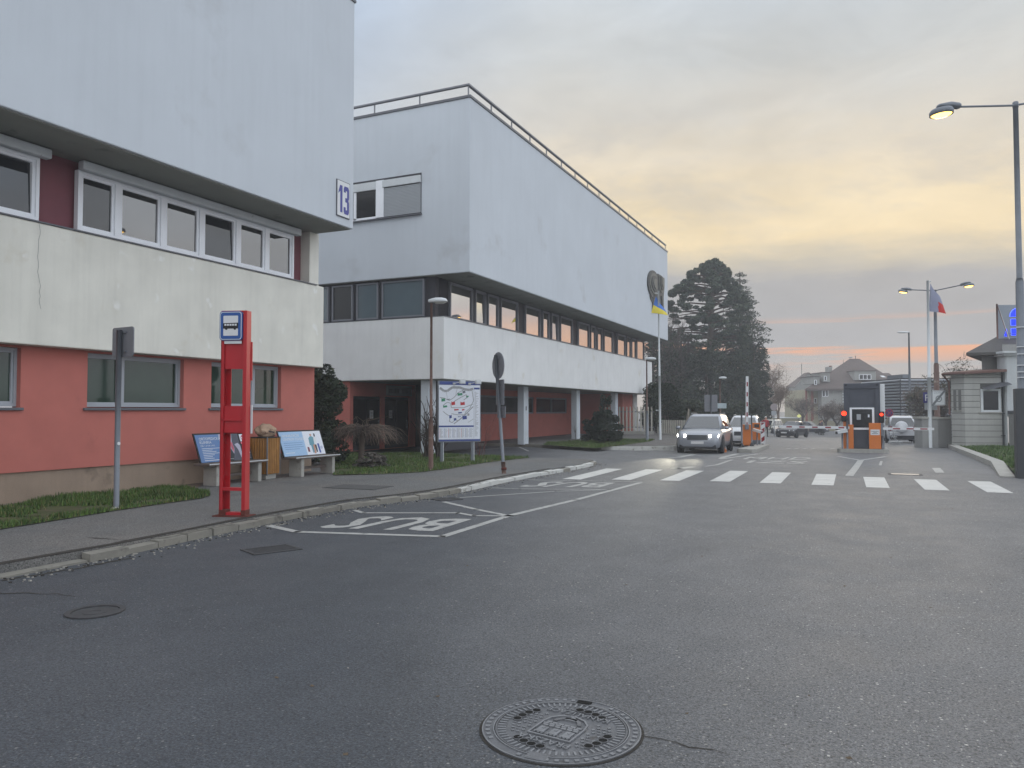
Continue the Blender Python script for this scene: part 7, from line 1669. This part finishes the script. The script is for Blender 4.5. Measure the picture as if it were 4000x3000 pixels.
for g0 in (28, 118, 208, 298):
    for j in range(4):
        a = R(g0 + j * 11.5); c = mc + Vector((math.cos(a + YAW), math.sin(a + YAW), 0)) * RM * .62; k = MB(); ring(k, c, .0, RM * .055, .0135, M_hole, 16); ring(k, c, RM * .055, RM * .064, .0135, M_iron, 16, .005); k.build('vent_hole', cv)
a = R(66) + YAW; c = mc + Vector((math.cos(a), math.sin(a), 0)) * RM * .90; k = MB(); k.T = Matrix.Translation(c) @ Matrix.Rotation(a, 4, 'Z'); k.bbox(-RM * .06, RM * .06, -RM * .10, RM * .10, .0, .0135, M_hole, .004); k.build('lifting_slot', mh)
a = R(248) + YAW; c = mc + Vector((math.cos(a), math.sin(a), 0)) * RM * .86; k = MB(); k.T = Matrix.Translation(c) @ Matrix.Rotation(a, 4, 'Z'); k.bbox(-RM * .08, RM * .10, -RM * .13, RM * .13, .0, .0135, M_iron, .004); k.build('hinge_plate', mh)
def small_cover(label, c, rx, z, m=M_irondark):
    t = thing('manhole_cover', label, 'manhole cover', c); k = MB(); cc = Vector((c.x, c.y, 0)); ring(k, cc, rx * .8, rx, z + .004, m, 32); ring(k, cc, 0, rx * .78, z + .003, M_irondark, 32); ring(k, cc, rx * .2, rx * .42, z + .006, m, 28, z + .002); k.build('cover', t)
    k = MB(); ring(k, cc, rx * .8, rx * .98, z + .012, M_irondark, 32, z); k.build('frame', t)
q = G(372, 2391); small_cover('small timeworn round manhole cover in the dark asphalt near the left edge', q, .24, 0)
q = G(1400, 1903, SWZ); t = thing('inspection_cover', 'rectangular dark inspection cover set in the pavement before the second bench', 'manhole cover', q)
k = MB(); k.T = rotz(Vector((q.x, q.y, SWZ)), R(4)); k.box(-.62, .62, -.42, .42, -.05, .006, M_irondark); k.box(-.57, .57, -.37, .37, .006, .010, mat('asphalt_filled_lid', (78, 78, 78), .9, var=.2, vs=8, bump=.4)); k.build('lid', t)
q = G(3535, 1853); t = thing('manhole_cover', 'shiny timeworn rectangular iron cover in the lane right of the booth', 'manhole cover', q)
k = MB(); k.T = rotz(q, R(0)); k.box(-.42, .42, -.28, .28, -.05, .006, M_irondark); k.box(-.34, .34, -.2, .2, .006, .009, mat('polished_iron', (126, 122, 118), .5, metal=.2, var=.1)); k.build('lid', t)
def grate(label, c, u, L, W_):
    t = thing('gully_grate', label, 'drain grate', c, group='gully grates in the bus bay'); u = Vector(u).normalized(); v = Vector((-u.y, u.x, 0)); k = MB(); k.T = basis(Vector((c.x, c.y, .004)), u, v)
    for q in ((-L / 2, L / 2, -W_ / 2, -W_ / 2 + .04), (-L / 2, L / 2, W_ / 2 - .04, W_ / 2), (-L / 2, -L / 2 + .04, -W_ / 2 + .04, W_ / 2 - .04), (L / 2 - .04, L / 2, -W_ / 2 + .04, W_ / 2 - .04)): k.box(q[0], q[1], q[2], q[3], -.03, .008, M_irondark)
    k.build('frame', t); k = MB(); k.T = basis(Vector((c.x, c.y, .004)), u, v); k.box(-L / 2 + .04, L / 2 - .04, -W_ / 2 + .04, W_ / 2 - .04, -.02, -.001, M_hole)
    for i in range(9): x = -W_ / 2 + .05 + i * (W_ - .1) / 9; k.box(-L / 2 + .04, L / 2 - .04, x, x + .022, -.001, .006, M_irondark)
    k.build('bars', t)
q = G(1060, 2148); grate('rusty gully grate in the road in front of the red bus stop pylon', q, (.45, .95, 0), .62, .46)
q = G(1745, 1951); grate('gully grate at the kerb between the two bus bays', q, (.5, .9, 0), .5, .42)

# ---------------------------------------------------------------- camera
cam = bpy.data.cameras.new('camera'); co = bpy.data.objects.new('camera', cam); COL.objects.link(co); SC.camera = co
co.location = (0, 0, EYE); co.rotation_euler = (math.pi / 2 + PIT, 0, YAW); cam.sensor_width = 36; cam.lens = F / 4000 * 36; cam.clip_start = .05; cam.clip_end = 3000
# ---------------------------------------------------------------- dusk sky, weak low sun
SUN_AZ = R(2); SUN_EL = R(9)
wd = bpy.data.worlds.new('World'); SC.world = wd; wd.use_nodes = True; k = NT(wd.node_tree); wd.node_tree.nodes.clear()
outn = k.n('ShaderNodeOutputWorld'); bg = k.n('ShaderNodeBackground'); k.l(bg.outputs[0], outn.inputs[0])
sky = k.n('ShaderNodeTexSky'); sky.sky_type = 'NISHITA'; sky.sun_disc = False; sky.sun_elevation = SUN_EL; sky.sun_rotation = SUN_AZ; sky.air_density = 1.3; sky.dust_density = 3.
skyc = k.mixc(1., sky.outputs[0], (.015, .015, .015), 'MULTIPLY')
tc = k.n('ShaderNodeTexCoord').outputs['Generated']; sx = k.n('ShaderNodeSeparateXYZ'); k.l(tc, sx.inputs[0]); X, Y, Z_ = sx.outputs
hl = k.math('SQRT', k.math('ADD', k.math('MULTIPLY', X, X), k.math('MULTIPLY', Y, Y)))
sunw = k.math('DIVIDE', k.math('ADD', k.math('MULTIPLY', X, math.sin(R(0))), k.math('MULTIPLY', Y, math.cos(R(0)))), k.math('MAXIMUM', hl, .02))
n1 = k.noise(k.vmap(tc, (1.6, 1.6, 7.5)), 1.7, 7, .58, .35); n2 = k.noise(k.vmap(tc, (3.2, 3.2, 9), (3, 1, 7)), 2.2, 8, .62, .5)
zz = k.math('ADD', Z_, k.math('MULTIPLY', k.math('SUBTRACT', n1, .5), .085)); zz = k.math('ADD', zz, k.math('MULTIPLY', k.math('SUBTRACT', n2, .5), .035))
zz = k.math('ADD', zz, k.math('MULTIPLY', X, .06))
warm = k.ramp(zz, [(0., lin((196, 189, 182))), (.035, lin((183, 180, 178))), (.08, lin((171, 172, 175))), (.148, lin((174, 173, 173))), (.172, lin((208, 198, 178))), (.198, lin((247, 226, 186))), (.235, lin((245, 226, 190))), (.28, lin((234, 221, 198))), (.33, lin((219, 214, 204))), (.40, lin((207, 209, 208))), (.48, lin((197, 205, 212))), (.75, lin((214, 224, 236))), (1., lin((232, 240, 252)))])
cool = k.ramp(zz, [(0., lin((186, 186, 190))), (.12, lin((186, 187, 192))), (.24, lin((200, 202, 204))), (.34, lin((196, 205, 216))), (.48, lin((174, 192, 216))), (.75, lin((214, 226, 240))), (1., lin((232, 240, 252)))])
c1 = k.mixc(k.mr(sunw, .78, .95, smooth=True), cool, warm)
mott = k.mr(k.noise(k.vmap(tc, (2.4, 2.4, 6), (9, 4, 2)), 2.6, 8, .6, .4), .3, .72, .90, 1.09); c1 = k.mixc(1., c1, mott, 'MULTIPLY')
# soft grey cloud bank in the middle heights
bank = k.math('MULTIPLY', k.mr(k.noise(k.vmap(tc, (2, 2, 6), (1, 8, 3)), 1.9, 7, .6, .3), .48, .66), k.math('MULTIPLY', k.mr(Z_, .16, .24), k.mr(Z_, .40, .30)))
c1 = k.mixc(k.math('MULTIPLY', bank, .55), c1, lin((190, 188, 186)))
# orange streaks low over the horizon
st = k.math('MULTIPLY', k.mr(k.noise(k.vmap(tc, (1.2, 1.2, 26), (4, 2, 0)), 2.3, 6, .55, .2), .55, .63), k.math('MULTIPLY', k.mr(Z_, .045, .07), k.mr(Z_, .115, .09)))
c1 = k.mixc(k.math('MULTIPLY', st, k.mr(sunw, .85, .98)), c1, lin((238, 176, 138)))
# salmon afterglow to the right, beyond the frame of the gate
az = k.math('DIVIDE', X, k.math('MAXIMUM', hl, .02)); glow = k.math('MULTIPLY', k.math('MULTIPLY', k.mr(az, .165, .24, smooth=True), k.mr(az, .75, .5, smooth=True)), k.math('MULTIPLY', k.mr(zz, -.02, .03), k.mr(zz, .17, .10, smooth=True)))
c1 = k.mixc(k.math('MULTIPLY', glow, .85), c1, lin((250, 196, 158)))
# the sunset side of the sky, right of the gate, is the brightest part
boost = k.math('MULTIPLY', k.mr(az, .12, .60, smooth=True), k.mr(Z_, -.02, .03)); c1 = k.mixc(1., c1, k.mr(boost, 0, 1, 1., 2.3), 'MULTIPLY')
# brighter pale dome overhead and behind the viewer
behind = k.math('MULTIPLY', k.mr(sunw, .45, -.3, smooth=True), 1.); up_ = k.mr(Z_, .42, .75, smooth=True)
DOME = (1.26, 1.33, 1.42)
c1 = k.mixc(k.math('MAXIMUM', k.math('MULTIPLY', behind, .85), up_), c1, DOME)
fin = k.mixc(.97, skyc, c1)
k.l(fin, bg.inputs[0]); bg.inputs[1].default_value = 1.03
sl = bpy.data.lights.new('sun', 'SUN'); sl.energy = .5; sl.angle = R(14); sl.color = (1., .86, .68); so_ = bpy.data.objects.new('sun', sl); COL.objects.link(so_)
dv = Vector((math.sin(SUN_AZ) * math.cos(SUN_EL), math.cos(SUN_AZ) * math.cos(SUN_EL), math.sin(SUN_EL))); so_.rotation_euler = dv.to_track_quat('Z', 'Y').to_euler()
# ---------------------------------------------------------------- evening haze
HAZE = .0015
if HAZE:
    k2_ = MB(); k2_.box(-90, 90, -60, 175, -3, 24, M_white); hzo = k2_.build('haze'); hzo['kind'] = 'stuff'; tag(hzo, 'thin pale evening haze over the street', 'haze')
    hm = bpy.data.materials.new('haze_air'); hm.use_nodes = True; nt = hm.node_tree; nt.nodes.clear(); ou = nt.nodes.new('ShaderNodeOutputMaterial'); pv = nt.nodes.new('ShaderNodeVolumePrincipled')
    pv.inputs['Color'].default_value = (.86, .88, .92, 1); pv.inputs['Density'].default_value = HAZE; pv.inputs['Anisotropy'].default_value = .2; nt.links.new(pv.outputs[0], ou.inputs['Volume'])
    hzo.data.materials.clear(); hzo.data.materials.append(hm)
vs_ = SC.view_settings; vs_.view_transform = 'Standard'; vs_.look = 'None'; vs_.exposure = 0.; vs_.gamma = 1; vs_.use_curve_mapping = False
SC.cycles.max_bounces = 6; SC.cycles.diffuse_bounces = 3; SC.cycles.glossy_bounces = 3; SC.cycles.volume_bounces = 1; SC.cycles.use_denoising = True; SC.cycles.sample_clamp_indirect = 8
